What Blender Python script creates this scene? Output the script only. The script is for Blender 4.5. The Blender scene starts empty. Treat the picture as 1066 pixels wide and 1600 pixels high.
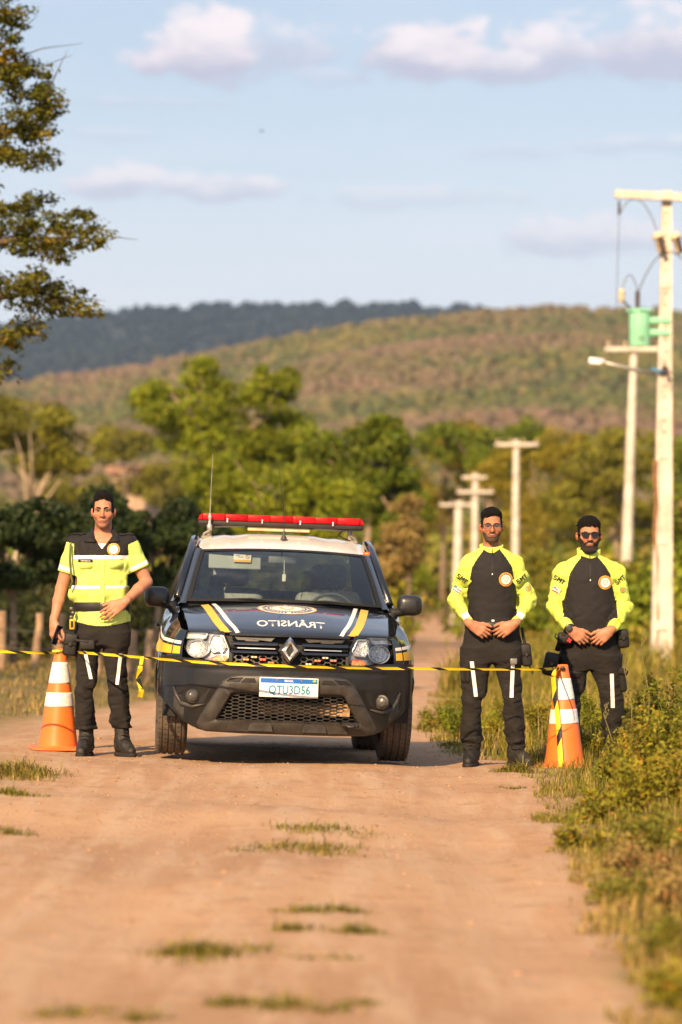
import bpy, bmesh, math, random
import numpy as np
from mathutils import Vector, Matrix, Euler
from mathutils.bvhtree import BVHTree

SC = bpy.context.scene
COL = SC.collection
R = math.radians
rnd = random.Random(7)
rng = np.random.default_rng(7)

# ------------------------------------------------------------------ camera
FPX, HX, HY, CAMZ = 5000.0, 533.0, 880.0, 1.40      # focal length in photo pixels, principal column, horizon row
cam = bpy.data.cameras.new('camera')
cam.sensor_fit = 'VERTICAL'
cam.sensor_height = 36.0
cam.sensor_width = 24.0
cam.lens = 36.0 * FPX / 1600.0
cam.clip_start = 0.3
cam.clip_end = 30000.0
cam.dof.use_dof = True
cam.dof.focus_distance = 22.4
cam.dof.aperture_fstop = 2.0
camo = bpy.data.objects.new('camera', cam)
COL.objects.link(camo)
camo.location = (0, 0, CAMZ)
camo.rotation_euler = (R(90) + math.atan((HY - 800.0) / FPX), 0, 0)
SC.camera = camo

def P(px, py, d):
    """world point seen at a photo pixel, at distance d"""
    return Vector(((px - HX) / FPX * d, d, CAMZ + (HY - py) / FPX * d))

# ------------------------------------------------------------------ light
SUN_AZ, SUN_EL = R(20), R(31)          # azimuth to the left of straight behind the camera
S = Vector((-math.sin(SUN_AZ) * math.cos(SUN_EL), -math.cos(SUN_AZ) * math.cos(SUN_EL), math.sin(SUN_EL)))
sun = bpy.data.lights.new('sun', 'SUN')
sun.energy = 5.0
sun.angle = R(0.6)
sun.color = (1.0, 0.69, 0.37)
suno = bpy.data.objects.new('sun', sun)
COL.objects.link(suno)
suno.rotation_euler = S.to_track_quat('Z', 'Y').to_euler()
suno.location = S * 50

SC.view_settings.view_transform = 'Standard'
SC.view_settings.look = 'None'
SC.view_settings.exposure = 0.83
SC.view_settings.gamma = 1.0
SC.render.engine = 'CYCLES'
cy = SC.cycles
cy.use_denoising = True
cy.max_bounces = 8
cy.diffuse_bounces = 3
cy.glossy_bounces = 3
cy.transmission_bounces = 6
cy.transparent_max_bounces = 12
cy.volume_bounces = 0
cy.sample_clamp_indirect = 6.0
cy.caustics_reflective = False
cy.caustics_refractive = False

# ------------------------------------------------------------------ node helper
class NT:
    def __init__(s, tree):
        s.t = tree; s.n = tree.nodes; s.l = tree.links
    def new(s, kind, props=None, **ins):
        n = s.n.new(kind)
        for k, v in (props or {}).items():
            setattr(n, k, v)
        for k, v in ins.items():
            key = int(k[1:]) if k[0] == 'i' and k[1:].isdigit() else k.replace('_', ' ')
            s.set(n.inputs[key], v)
        return n
    def set(s, sock, v):
        if isinstance(v, bpy.types.NodeSocket):
            s.l.new(v, sock)
        elif isinstance(v, bpy.types.Node):
            s.l.new(v.outputs[0], sock)
        elif isinstance(v, (tuple, list)) and len(v) == 3 and sock.type == 'RGBA':
            sock.default_value = (*v, 1.0)
        else:
            sock.default_value = v
    def m(s, op, a, b=None, c=None):
        n = s.n.new('ShaderNodeMath'); n.operation = op
        for i, v in enumerate((a, b, c)):
            if v is not None: s.set(n.inputs[i], v)
        return n.outputs[0]
    def mix(s, f, a, b, blend='MIX'):
        n = s.n.new('ShaderNodeMix'); n.data_type = 'RGBA'; n.blend_type = blend
        s.set(n.inputs[0], f); s.set(n.inputs[6], a); s.set(n.inputs[7], b)
        return n.outputs[2]
    def ramp(s, f, a, b, lo=0.0, hi=1.0, smooth=True):
        n = s.n.new('ShaderNodeMapRange')
        n.interpolation_type = 'SMOOTHSTEP' if smooth else 'LINEAR'
        s.set(n.inputs[0], f)
        for i, v in enumerate((a, b, lo, hi)):
            s.set(n.inputs[i + 1], v)
        return n.outputs[0]
    def noise(s, vec, scale, detail=4.0, rough=0.55, dist=0.0):
        n = s.n.new('ShaderNodeTexNoise')
        if vec is not None: s.set(n.inputs['Vector'], vec)
        n.inputs['Scale'].default_value = scale
        n.inputs['Detail'].default_value = detail
        n.inputs['Roughness'].default_value = rough
        n.inputs['Distortion'].default_value = dist
        return n.outputs[0]

# ------------------------------------------------------------------ sky
W = bpy.data.worlds.new('World')
SC.world = W
W.use_nodes = True
wt = NT(W.node_tree)
wt.n.clear()
sky = wt.new('ShaderNodeTexSky', dict(sky_type='NISHITA', sun_disc=False))
sky.sun_elevation = SUN_EL
sky.sun_rotation = math.pi + SUN_AZ     # checked: the bright side lies behind the camera, to the left
sky.air_density = 1.0
sky.dust_density = 1.6
sky.ozone_density = 1.5
tc = wt.new('ShaderNodeTexCoord')
sep = wt.new('ShaderNodeSeparateXYZ', i0=tc.outputs['Generated'])
az = wt.m('ARCTAN2', sep.outputs[0], sep.outputs[1])
el = wt.m('ARCSINE', sep.outputs[2])
cv = wt.new('ShaderNodeCombineXYZ', i0=az, i1=wt.m('MULTIPLY', el, 1.9), i2=0.0)
n1 = wt.noise(cv.outputs[0], 38.0, 6.0, 0.62, 0.15)
n2 = wt.noise(cv.outputs[0], 110.0, 4.0, 0.6)
edge = wt.m('ADD', wt.m('MULTIPLY', wt.m('SUBTRACT', n1, 0.5), 2.3), wt.m('MULTIPLY', wt.m('SUBTRACT', n2, 0.5), 0.9))
# (column, row, half width, half height up, half height down, density) of each cloud in the sky ahead
CL = [(318, 104, 100, 78, 34, .95), (430, 92, 120, 50, 28, .55), (665, 100, 118, 72, 34, .92), (770, 112, 90, 40, 32, .8), (850, 96, 100, 50, 34, .8),
      (1030, 92, 130, 62, 34, .85), (1180, 80, 130, 60, 40, .8), (190, 300, 90, 40, 20, .62), (330, 300, 150, 28, 16, .55),
      (620, 312, 210, 22, 14, .28), (905, 378, 150, 38, 24, .50), (1000, 232, 110, 18, 12, .28), (800, 240, 70, 18, 12, .25),
      (500, 124, 60, 18, 14, .25), (170, 215, 80, 12, 10, .2), (-150, 150, 160, 70, 30, .9), (-420, 60, 180, 90, 40, .9), (1500, 190, 200, 70, 34, .8), (240, 165, 120, 10, 8, .2)]
tot = None
shade = None
for (cx, cyy, rx, ru, rd, dens) in CL:
    a0 = (cx - HX) / FPX; e0 = (HY - cyy) / FPX
    dx = wt.m('DIVIDE', wt.m('SUBTRACT', az, a0), 1.18 * rx / FPX)
    de = wt.m('SUBTRACT', el, e0)
    up = wt.m('DIVIDE', wt.m('MAXIMUM', de, 0.0), 1.25 * ru / FPX)
    dn = wt.m('DIVIDE', wt.m('MINIMUM', de, 0.0), 1.3 * rd / FPX)
    vv = wt.m('ADD', up, dn)
    r2 = wt.m('SQRT', wt.m('ADD', wt.m('MULTIPLY', dx, dx), wt.m('MULTIPLY', vv, vv)))
    f = wt.m('ADD', wt.m('SUBTRACT', 1.0, r2), edge)
    g = wt.m('MULTIPLY', wt.ramp(f, 0.02, 0.48), dens)
    sh = wt.m('MULTIPLY', g, wt.ramp(wt.m('ADD', vv, wt.m('MULTIPLY', edge, 0.8)), -0.30, 0.72))
    if tot is None:
        tot, shade = g, sh
    else:
        tot = wt.m('MAXIMUM', tot, g); shade = wt.m('MAXIMUM', shade, sh)
# thin streaky cloud all round, thicker low down, and scattered cumulus over the rest of the sky
cv2 = wt.new('ShaderNodeCombineXYZ', i0=az, i1=wt.m('MULTIPLY', el, 5.0), i2=3.0)
st = wt.noise(cv2.outputs[0], 9.0, 5.0, 0.55, 0.3)
low = wt.ramp(el, 0.12, 0.02)
streak = wt.m('MULTIPLY', wt.ramp(st, 0.42, 0.70), wt.m('ADD', 0.12, wt.m('MULTIPLY', low, 0.6)))
big = wt.noise(tc.outputs['Generated'], 3.2, 6.0, 0.55)
cum = wt.m('MULTIPLY', wt.ramp(big, 0.56, 0.68), wt.ramp(el, 0.2, 0.35, 0.0, 0.8))
tot2 = wt.m('MAXIMUM', tot, wt.m('MAXIMUM', streak, cum))
lit = wt.m('DIVIDE', shade, wt.m('MAXIMUM', tot, 0.02))
ccol = wt.mix(lit, (4.2, 4.15, 5.1), (7.4, 6.6, 6.7))
ccol = wt.mix(wt.m('GREATER_THAN', tot, 0.03), (6.6, 6.5, 7.0), ccol)
SKY = wt.mix(0.48, sky.outputs[0], (4.9, 5.2, 5.8))
SKY = wt.mix(wt.ramp(el, 0.165, 0.06, 0.0, 0.60), SKY, (6.6, 6.6, 7.0))
skyc = wt.mix(tot2, SKY, ccol)
bg = wt.new('ShaderNodeBackground', i0=skyc, i1=0.083)
wo = wt.new('ShaderNodeOutputWorld', i0=bg.outputs[0])
# ------------------------------------------------------------------ mesh helpers
def link(o, parent=None):
    COL.objects.link(o)
    if parent is not None: o.parent = parent
    return o

def tag(o, label=None, cat=None, group=None, kind=None):
    if label: o['label'] = label
    if cat: o['category'] = cat
    if group: o['group'] = group
    if kind: o['kind'] = kind
    return o

def empty(name, label, cat, loc=(0, 0, 0), rot=(0, 0, 0), group=None):
    o = bpy.data.objects.new(name, None)
    o.empty_display_size = 0.2
    o.location = loc; o.rotation_euler = rot
    link(o)
    return tag(o, label, cat, group)

def npmesh(name, V, F, mat, parent=None, smooth=False, col=None, attr=None, loc=None):
    V = np.ascontiguousarray(V, dtype=np.float32); F = np.ascontiguousarray(F, dtype=np.int32)
    me = bpy.data.meshes.new(name)
    k = F.shape[1]
    me.vertices.add(len(V)); me.vertices.foreach_set('co', V.ravel())
    me.loops.add(F.size); me.loops.foreach_set('vertex_index', F.ravel())
    me.polygons.add(len(F)); me.polygons.foreach_set('loop_start', np.arange(len(F), dtype=np.int32) * k)
    if smooth: me.polygons.foreach_set('use_smooth', np.ones(len(F), dtype=bool))
    me.update(calc_edges=True)
    if col is not None:
        a = me.color_attributes.new('tint', 'FLOAT_COLOR', 'POINT')
        c = np.ones((len(V), 4), dtype=np.float32); c[:, :3] = col
        a.data.foreach_set('color', c.ravel())
    for an, av in (attr or {}).items():
        a = me.attributes.new(an, 'FLOAT', 'POINT'); a.data.foreach_set('value', np.asarray(av, dtype=np.float32))
    me.materials.append(mat)
    o = bpy.data.objects.new(name, me)
    if loc is not None: o.location = loc
    return link(o, parent)

class MB:
    """collects faces and links them as one object"""
    def __init__(s): s.v = []; s.f = []
    def add(s, V, F):
        b = len(s.v)
        s.v.extend(tuple(p) for p in V); s.f.extend(tuple(i + b for i in f) for f in F)
        return s
    def box(s, c, size, M=None):
        hx, hy, hz = (q / 2 for q in size)
        V = [Vector((x * hx, y * hy, z * hz)) for x in (-1, 1) for y in (-1, 1) for z in (-1, 1)]
        if M is not None: V = [M @ p for p in V]
        V = [p + Vector(c) for p in V]
        return s.add(V, [(0, 1, 3, 2), (4, 6, 7, 5), (0, 4, 5, 1), (2, 3, 7, 6), (0, 2, 6, 4), (1, 5, 7, 3)])
    def rbox(s, c, size, r=0.01, seg=2, M=None):
        bm = bmesh.new()
        bmesh.ops.create_cube(bm, size=1.0)
        for v in bm.verts: v.co = Vector((v.co.x * size[0], v.co.y * size[1], v.co.z * size[2]))
        bmesh.ops.bevel(bm, geom=bm.edges[:] + bm.verts[:], offset=min(r, min(size) * 0.49), segments=seg, profile=0.5, affect='EDGES')
        V = [v.co.copy() for v in bm.verts]
        bm.verts.index_update()
        F = [tuple(v.index for v in f.verts) for f in bm.faces]
        bm.free()
        if M is not None: V = [M @ p for p in V]
        return s.add([p + Vector(c) for p in V], F)
    def tube(s, pts, rad, n=8, caps=True):
        pts = [Vector(p) for p in pts]
        if not hasattr(rad, '__len__'): rad = [rad] * len(pts)
        V = []; F = []
        up = Vector((0, 0, 1))
        prev = None
        for i, p in enumerate(pts):
            t = (pts[min(i + 1, len(pts) - 1)] - pts[max(i - 1, 0)]).normalized()
            if prev is None:
                a = t.cross(up)
                if a.length < 1e-3: a = t.cross(Vector((1, 0, 0)))
            else:
                a = prev - t * prev.dot(t)
            a.normalize(); b = t.cross(a); prev = a
            for k in range(n):
                w = 2 * math.pi * k / n
                V.append(p + (a * math.cos(w) + b * math.sin(w)) * rad[i])
        for i in range(len(pts) - 1):
            for k in range(n):
                F.append((i * n + k, i * n + (k + 1) % n, (i + 1) * n + (k + 1) % n, (i + 1) * n + k))
        if caps:
            F.append(tuple(range(n))[::-1]); F.append(tuple((len(pts) - 1) * n + k for k in range(n)))
        return s.add(V, F)
    def lathe(s, prof, n=24, M=None, close=True):
        """profile of (radius, height) turned about local z"""
        V = []; F = []
        for (r, z) in prof:
            for k in range(n):
                w = 2 * math.pi * k / n
                V.append(Vector((r * math.cos(w), r * math.sin(w), z)))
        for i in range(len(prof) - 1):
            for k in range(n):
                F.append((i * n + k, i * n + (k + 1) % n, (i + 1) * n + (k + 1) % n, (i + 1) * n + k))
        if close:
            F.append(tuple(range(n))[::-1]); F.append(tuple((len(prof) - 1) * n + k for k in range(n)))
        if M is not None: V = [M @ p for p in V]
        return s.add(V, F)
    def grid(s, A, closed=False, flip=False):
        A = np.asarray(A, dtype=float); nu, nv = A.shape[:2]
        F = []
        for i in range(nu if closed else nu - 1):
            for j in range(nv - 1):
                a, b = i * nv + j, i * nv + j + 1
                c, d = ((i + 1) % nu) * nv + j + 1, ((i + 1) % nu) * nv + j
                F.append((a, d, c, b) if flip else (a, b, c, d))
        return s.add(A.reshape(-1, 3), F)
    def prism(s, poly, fr, bk):
        """poly of 2D points; fr/bk map (u, v) to front / back 3D points"""
        n = len(poly)
        V = [fr(u, v) for u, v in poly] + [bk(u, v) for u, v in poly]
        F = [tuple(range(n)), tuple(range(n, 2 * n))[::-1]]
        F += [(i, i + n, (i + 1) % n + n, (i + 1) % n) for i in range(n)]
        return s.add(V, F)
    def mirror(s):
        """add the mirror image in x"""
        V = [(-x, y, z) for x, y, z in s.v]; F = [f[::-1] for f in s.f]
        return s.add(V, F)
    def build(s, name, mat, parent=None, smooth=False, fix=True, angle=None, solid=0.0):
        me = bpy.data.meshes.new(name)
        me.from_pydata(s.v, [], s.f)
        if fix or solid:
            bm = bmesh.new(); bm.from_mesh(me)
            bmesh.ops.remove_doubles(bm, verts=bm.verts[:], dist=1e-5)
            bmesh.ops.recalc_face_normals(bm, faces=bm.faces[:])
            bm.to_mesh(me); bm.free()
        if smooth or angle:
            me.polygons.foreach_set('use_smooth', [True] * len(me.polygons))
        if angle: me.set_sharp_from_angle(angle=R(angle))
        me.materials.append(mat)
        o = bpy.data.objects.new(name, me)
        link(o, parent)
        if solid:
            md = o.modifiers.new('Solidify', 'SOLIDIFY'); md.thickness = solid; md.offset = -1
        return o

def cr(x, keys, vals):
    """smooth (cubic Hermite) interpolation through key values"""
    keys = np.asarray(keys, float); vals = np.asarray(vals, float); x = np.asarray(x, float)
    m = np.gradient(vals, keys, axis=0)
    i = np.clip(np.searchsorted(keys, x) - 1, 0, len(keys) - 2)
    h = keys[i + 1] - keys[i]; t = np.clip((x - keys[i]) / h, 0, 1)
    if vals.ndim > 1: h = h[..., None]; t = t[..., None]
    return ((2 * t**3 - 3 * t**2 + 1) * vals[i] + (t**3 - 2 * t**2 + t) * h * m[i] + (-2 * t**3 + 3 * t**2) * vals[i + 1] + (t**3 - t**2) * h * m[i + 1])

def lin(x, tab):
    return np.interp(x, [t[0] for t in tab], [t[1] for t in tab])

def sm(a, b, x):
    t = np.clip((np.asarray(x, float) - a) / (b - a), 0, 1)
    return t * t * (3 - 2 * t)

_gs = np.random.default_rng(3)
_K = _gs.normal(size=(14, 3)); _K /= np.linalg.norm(_K, axis=1)[:, None]; _PH = _gs.uniform(0, 6.28, 14)
def wob(x, y, z, f, n=6, o=0):
    """cheap smooth noise in -1..1"""
    s = 0.0
    for i in range(n):
        k = _K[(i + o) % 14] * f * (1 + 0.37 * i)
        s = s + np.sin(k[0] * x + k[1] * y + k[2] * z + _PH[(i + o) % 14] + 1.3 * np.sin(0.6 * (k[1] * x - k[0] * y + k[2] * z)))/ (1 + 0.35 * i)
    return s / 2.6

# ------------------------------------------------------------------ materials
MATS = {}
def pm(name, col, rough=0.6, metal=0.0, var=0.12, scale=8.0, bump=0.0, bscale=60.0, coat=0.0, spec=0.5, col2=None, tint=False, trans=0.0, emit=None, es=0.0, alpha=None, sheen=0.0):
    """procedural principled material: two-tone noise colour, noise bump"""
    if name in MATS: return MATS[name]
    m = bpy.data.materials.new(name); m.use_nodes = True
    t = NT(m.node_tree); t.n.clear()
    tcn = t.new('ShaderNodeTexCoord')
    co = tcn.outputs['Object']
    nz = t.noise(co, scale, 5.0, 0.6)
    c2 = col2 or tuple(min(1.0, q * (1 + var)) for q in col)
    c1 = tuple(q * (1 - var) for q in col) if not col2 else col
    c = t.mix(t.ramp(nz, 0.35, 0.65), c1, c2)
    if tint:
        at = t.new('ShaderNodeAttribute', dict(attribute_name='tint'))
        c = t.mix(1.0, c, at.outputs[0], 'MULTIPLY')
    b = t.new('ShaderNodeBsdfPrincipled')
    t.set(b.inputs['Base Color'], c)
    t.set(b.inputs['Roughness'], t.ramp(nz, 0.3, 0.7, max(0.02, rough * 0.88), min(1.0, rough * 1.12)))
    b.inputs['Metallic'].default_value = metal
    b.inputs['Specular IOR Level'].default_value = spec
    b.inputs['Coat Weight'].default_value = coat
    b.inputs['Coat Roughness'].default_value = 0.04
    b.inputs['Sheen Weight'].default_value = sheen
    if emit:
        b.inputs['Emission Color'].default_value = (*emit, 1); b.inputs['Emission Strength'].default_value = es
    if bump:
        bp = t.new('ShaderNodeBump', i0=bump, i1=0.01)
        t.set(bp.inputs['Height'], t.noise(co, bscale, 4.0, 0.6))
        t.set(b.inputs['Normal'], bp)
    out = t.new('ShaderNodeOutputMaterial')
    if trans:
        tr = t.new('ShaderNodeBsdfTranslucent'); t.set(tr.inputs[0], c)
        mx = t.new('ShaderNodeMixShader', i0=trans, i1=b.outputs[0], i2=tr.outputs[0])
        t.set(out.inputs[0], mx)
    else:
        t.set(out.inputs[0], b)
    MATS[name] = m
    return m

def glass(name, tint, refl=0.08, rough=0.02):
    """thin clear sheet: tinted transparency under a fresnel reflection"""
    if name in MATS: return MATS[name]
    m = bpy.data.materials.new(name); m.use_nodes = True
    t = NT(m.node_tree); t.n.clear()
    fr = t.new('ShaderNodeFresnel', i0=1.5)
    tr = t.new('ShaderNodeBsdfTransparent', i0=tint)
    gl = t.new('ShaderNodeBsdfGlossy', i0=(1, 1, 1), i1=rough)
    f = t.m('MINIMUM', t.m('ADD', t.m('MULTIPLY', fr.outputs[0], 0.9), refl), 1.0)
    mx = t.new('ShaderNodeMixShader', i0=f, i1=tr.outputs[0], i2=gl.outputs[0])
    t.new('ShaderNodeOutputMaterial', i0=mx.outputs[0])
    MATS[name] = m
    return m

# ------------------------------------------------------------------ text and flat shapes as 2D meshes
_TX = {}
def text2d(s, size=1.0, bold=0.0, sx=1.0):
    key = (s, bold)
    if key not in _TX:
        cu = bpy.data.curves.new('lettering', 'FONT'); cu.body = s; cu.size = 1.0; cu.offset = bold; cu.resolution_u = 3
        cu.align_x = 'CENTER'; cu.align_y = 'CENTER'
        o = bpy.data.objects.new('lettering', cu); COL.objects.link(o)
        dg = bpy.context.evaluated_depsgraph_get(); dg.update()
        me = o.evaluated_get(dg).to_mesh()
        V = np.array([v.co[:2] for v in me.vertices]); F = [tuple(p.vertices) for p in me.polygons]
        o.evaluated_get(dg).to_mesh_clear()
        bpy.data.objects.remove(o); bpy.data.curves.remove(cu)
        V = V - (V.max(0) + V.min(0)) / 2
        _TX[key] = (V, F)
    V, F = _TX[key]
    h = V[:, 1].max() - V[:, 1].min()
    return V * size / h * np.array([sx, 1.0]), F

def disc2d(r0, r1, n=40, rows=3, a0=0, a1=2 * math.pi):
    V = []; F = []
    full = abs(a1 - a0 - 2 * math.pi) < 1e-6
    m = n if full else n + 1
    for j in range(rows + 1):
        r = r0 + (r1 - r0) * j / rows
        for i in range(m):
            w = a0 + (a1 - a0) * i / n
            V.append((max(r, 1e-4) * math.cos(w), max(r, 1e-4) * math.sin(w)))
    for j in range(rows):
        for i in range(n):
            k = (i + 1) % m
            F.append((j * m + i, (j + 1) * m + i, (j + 1) * m + k, j * m + k))
    return np.array(V), F

def quad2d(c, nu=8, nv=2):
    """four corners (a, b, c, d) filled with a grid: u runs a->b, v runs a->d"""
    a, b, cc, d = (np.array(q, float) for q in c)
    V = []; F = []
    for i in range(nu + 1):
        u = i / nu
        for j in range(nv + 1):
            v = j / nv
            V.append((a * (1 - u) + b * u) * (1 - v) + (d * (1 - u) + cc * u) * v)
    for i in range(nu):
        for j in range(nv):
            p = i * (nv + 1) + j
            F.append((p, p + nv + 1, p + nv + 2, p + 1))
    return np.array(V), F

def strip2d(pa, pb, nv=3):
    """area between two polylines of the same length"""
    V = []; F = []
    n = len(pa)
    for a, b in zip(pa, pb):
        for j in range(nv + 1):
            t = j / nv; V.append((a[0] * (1 - t) + b[0] * t, a[1] * (1 - t) + b[1] * t))
    for i in range(n - 1):
        for j in range(nv):
            p = i * (nv + 1) + j
            F.append((p, p + nv + 1, p + nv + 2, p + 1))
    return np.array(V), F

def rot2(V, deg):
    c, s = math.cos(R(deg)), math.sin(R(deg))
    return V @ np.array([[c, s], [-s, c]])

def decal(name, shape, bvh, frame, mat, parent, off=0.002, smooth=True, thick=0.0, fit=False, box=None):
    """lay a flat shape on a surface: frame = (origin, u axis, v axis, ray direction)"""
    V, F = shape
    o, u, v, d = (Vector(q) for q in frame)
    out = []; last = None
    if fit:
        # follow a smooth quadric through the surface, as stiff cloth patches do
        V = np.asarray(V, float); lo, hi = (V.min(0), V.max(0)) if box is None else (np.array(box[0]), np.array(box[1])); rows = []; dep = []
        for a in np.linspace(lo[0], hi[0], 9):
            for b in np.linspace(lo[1], hi[1], 9):
                p = o + u * float(a) + v * float(b); h = bvh.ray_cast(p - d * 1.0, d, 2.0)
                if h[0] is not None: rows.append([1, a, b, a * a, a * b, b * b]); dep.append((h[0] - p).dot(d))
        rows = np.array(rows); dep = np.array(dep)
        w_ = np.ones(len(dep))
        for _ in range(4):
            cf = np.linalg.lstsq(rows * w_[:, None], dep * w_, rcond=None)[0]; rs = dep - rows @ cf; w_ = 1 / (1 + (np.maximum(rs, 0) / .004) ** 2)
        q_ = np.stack([np.ones(len(V)), V[:, 0], V[:, 1], V[:, 0] ** 2, V[:, 0] * V[:, 1], V[:, 1] ** 2], 1) @ cf
        mb = MB(); mb.add([o + u * float(a) + v * float(b) + d * (float(k) - off) for (a, b), k in zip(V, q_)], F)
        ob = mb.build(name, mat, parent, smooth=smooth, fix=False)
        if thick:
            md = ob.modifiers.new('Solidify', 'SOLIDIFY'); md.thickness = thick; md.offset = 0
        return ob
    for a, b in V:
        p = o + u * float(a) + v * float(b)
        h = bvh.ray_cast(p - d * 1.0, d, 2.0)
        if h[0] is None:
            q = p + d * last if last is not None else p
        else:
            q = h[0]; last = (q - p).dot(d)
        out.append(q - d * off)
    mb = MB(); mb.add(out, F)
    ob = mb.build(name, mat, parent, smooth=smooth, fix=False)
    if thick:
        md = ob.modifiers.new('Solidify', 'SOLIDIFY'); md.thickness = thick; md.offset = 0
    return ob

def bvh_of(*obs):
    """surface of some objects, in their parent's coordinates"""
    V = []; F = []
    for o in obs:
        b = len(V)
        V.extend(v.co.copy() for v in o.data.vertices)
        F.extend(tuple(i + b for i in p.vertices) for p in o.data.polygons)
    return BVHTree.FromPolygons(V, F)

FRONT = Vector((0, 1, 0))
def front_frame(x, z): return ((x, 0, z), (1, 0, 0), (0, 0, 1), (0, 1, 0))
# ------------------------------------------------------------------ ground and hills
DROP = [(-50, 0.0), (0, 0.0), (22.3, 0.0), (25.7, .088), (30, .18), (60, .66), (100, 1.30), (200, 2.6), (260, 3.1), (400, 3.4), (20000, 3.4)]
RE = ([4, 9.7, 13, 16, 19, 21, 22.6, 24, 26, 30, 36, 45, 55, 62, 100, 200, 260], [.92, .93, 1.06, 1.15, 1.25, 1.33, 1.48, 1.25, .85, .9, 1.15, 1.4, 2.4, 3.0, 4.2, 8.2, 9.5])
LE = ([4, 18, 20.5, 21.5, 23, 30, 34, 40, 60, 100, 200, 260], [-2.4, -2.2, -2.1, -2.35, -2.9, -3.0, -2.6, -2.0, -1.0, .2, 3.6, 5.0])

def zg(x, y):
    x = np.asarray(x, float); y = np.asarray(y, float)
    d = lin(y, DROP)
    z = -d - 0.035 * np.clip(x, -4, 3.0) * np.clip(1.2 - np.abs(y - 22) / 60, 0, 1)
    near = np.clip(1 - np.abs(y - 18) / 22, 0, 1)
    z = z + near * (0.026 * np.sin(1.9 * y + 0.5 * x) * np.exp(-((y - 18.5) / 4.0)**2) + 0.020 * wob(x, y, 0 * x, 1.4) + .010 * wob(x, y, 0 * x, 4.5, 5, 3))
    z = z - 0.03 * near * np.exp(-((x - .62) / .24)**2) - 0.02 * near * np.exp(-((x + .95) / .3)**2)      # wheel ruts
    z = z + near * .010 * wob(x * 1.6, y, 0 * x, 9.0, 6, 5) * np.exp(-((y - 20.5) / 5)**2) + 0.030 * np.exp(-((y - 21.3) / .35)**2 - ((x + .1) / 1.0)**2) - .016 * np.exp(-((y - 20.4) / .4)**2 - ((x + .3) / 1.4)**2) + .012 * np.exp(-((y - 19.3) / .3)**2 - ((x + .8) / .9)**2)                                  # hump before the car
    e = np.interp(y, *RE); l = np.interp(y, *LE)
    z = z + .16 * sm(0.1, 1.4, x - e) * np.clip(1.4 - y / 60, 0.2, 1) + .15 * sm(.2, 2.5, l - x) * sm(24, 40, y)
    return z + 0.0

def zgf(x, y): return float(zg(np.array([x]), np.array([y]))[0])

def axis(*segs):
    out = []
    for a, b, s in segs:
        out.extend(np.arange(a, b - 1e-6, s))
    return out
ys = axis((-60, 4, 8), (4, 8, .5), (8, 27, .11), (27, 40, .3), (40, 80, 1.0), (80, 300, 5), (300, 1000, 40), (1000, 8600, 760)) + [8600]
xs = axis((.0, 2.6, .11), (2.6, 6, .3), (6, 16, 1.0), (16, 80, 6), (80, 500, 40), (500, 6000, 500)) + [6000]
xs = sorted([-q for q in xs if q > 0] + list(xs))
X, Y = np.meshgrid(np.array(xs), np.array(ys), indexing='ij')
Z = zg(X, Y)
V = np.stack([X, Y, Z], -1).reshape(-1, 3)
nx, ny = X.shape
I = np.arange(nx * ny).reshape(nx, ny)
F = np.stack([I[:-1, :-1], I[1:, :-1], I[1:, 1:], I[:-1, 1:]], -1).reshape(-1, 4)
e = np.interp(Y, *RE); l = np.interp(Y, *LE)
wv = .12 * wob(X, Y, 0 * X, 3.0) + .05 * wob(X, Y, 0 * X, 11.0)
road = (sm(-.22, .10, e - X + wv) * sm(-.3, .3, X - l + wv)).ravel() * (1 - sm(250, 300, Y)).ravel()
m = bpy.data.materials.new('ground'); m.use_nodes = True
t = NT(m.node_tree); t.n.clear()
co = t.new('ShaderNodeTexCoord').outputs['Object']
at = t.new('ShaderNodeAttribute', dict(attribute_name='road'))
na = t.noise(co, .55, 5, .6, .4); nb = t.noise(co, 5.0, 6, .65); nc = t.noise(co, 60.0, 5, .7)
mp = t.new('ShaderNodeMapping', i0=co); mp.inputs['Scale'].default_value = (3.2, .35, 1)
tr = t.noise(mp.outputs[0], 1.6, 5, .6, .3)
dirt = t.mix(t.ramp(na, .35, .65), (0.367, 0.217, 0.129), (0.455, 0.285, 0.171))
dirt = t.mix(t.m('MULTIPLY', t.ramp(tr, .42, .66), .85), dirt, (0.470, 0.321, 0.216))
dirt = t.mix(t.m('MULTIPLY', t.ramp(nb, .50, .70), .62), dirt, (0.294, 0.169, 0.097))
dirt = t.mix(t.m('MULTIPLY', t.ramp(nc, .60, .72), .55), dirt, (0.516, 0.373, 0.240))
dirt = t.mix(t.m('MULTIPLY', t.ramp(nc, .40, .30), .6), dirt, (0.239, 0.142, 0.077))
sx_ = t.new('ShaderNodeSeparateXYZ', i0=co)
wv_ = t.m('ADD', sx_.outputs[0], t.m('MULTIPLY', t.m('SUBTRACT', na, .5), .5))
lane = t.m('ADD', t.m('POWER', 2.718, t.m('MULTIPLY', t.m('POWER', t.m('DIVIDE', t.m('SUBTRACT', wv_, .62), .13), 2.0), -1.0)), t.m('POWER', 2.718, t.m('MULTIPLY', t.m('POWER', t.m('DIVIDE', t.m('ADD', wv_, .95), .13), 2.0), -1.0)))
tread = t.m('MULTIPLY', lane, t.m('SINE', t.m('MULTIPLY', t.m('ADD', sx_.outputs[1], t.m('ABSOLUTE', t.m('MULTIPLY', t.m('PINGPONG', wv_, .06), 1.5))), 70.0)))
tread = t.m('MULTIPLY', tread, t.ramp(nb, .45, .6))
dirt = t.mix(t.m('MULTIPLY', lane, .45), dirt, (.42, .27, .175))
verge = t.mix(t.ramp(nb, .4, .62), (0.163, 0.125, 0.041), (0.272, 0.184, 0.075))
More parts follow.
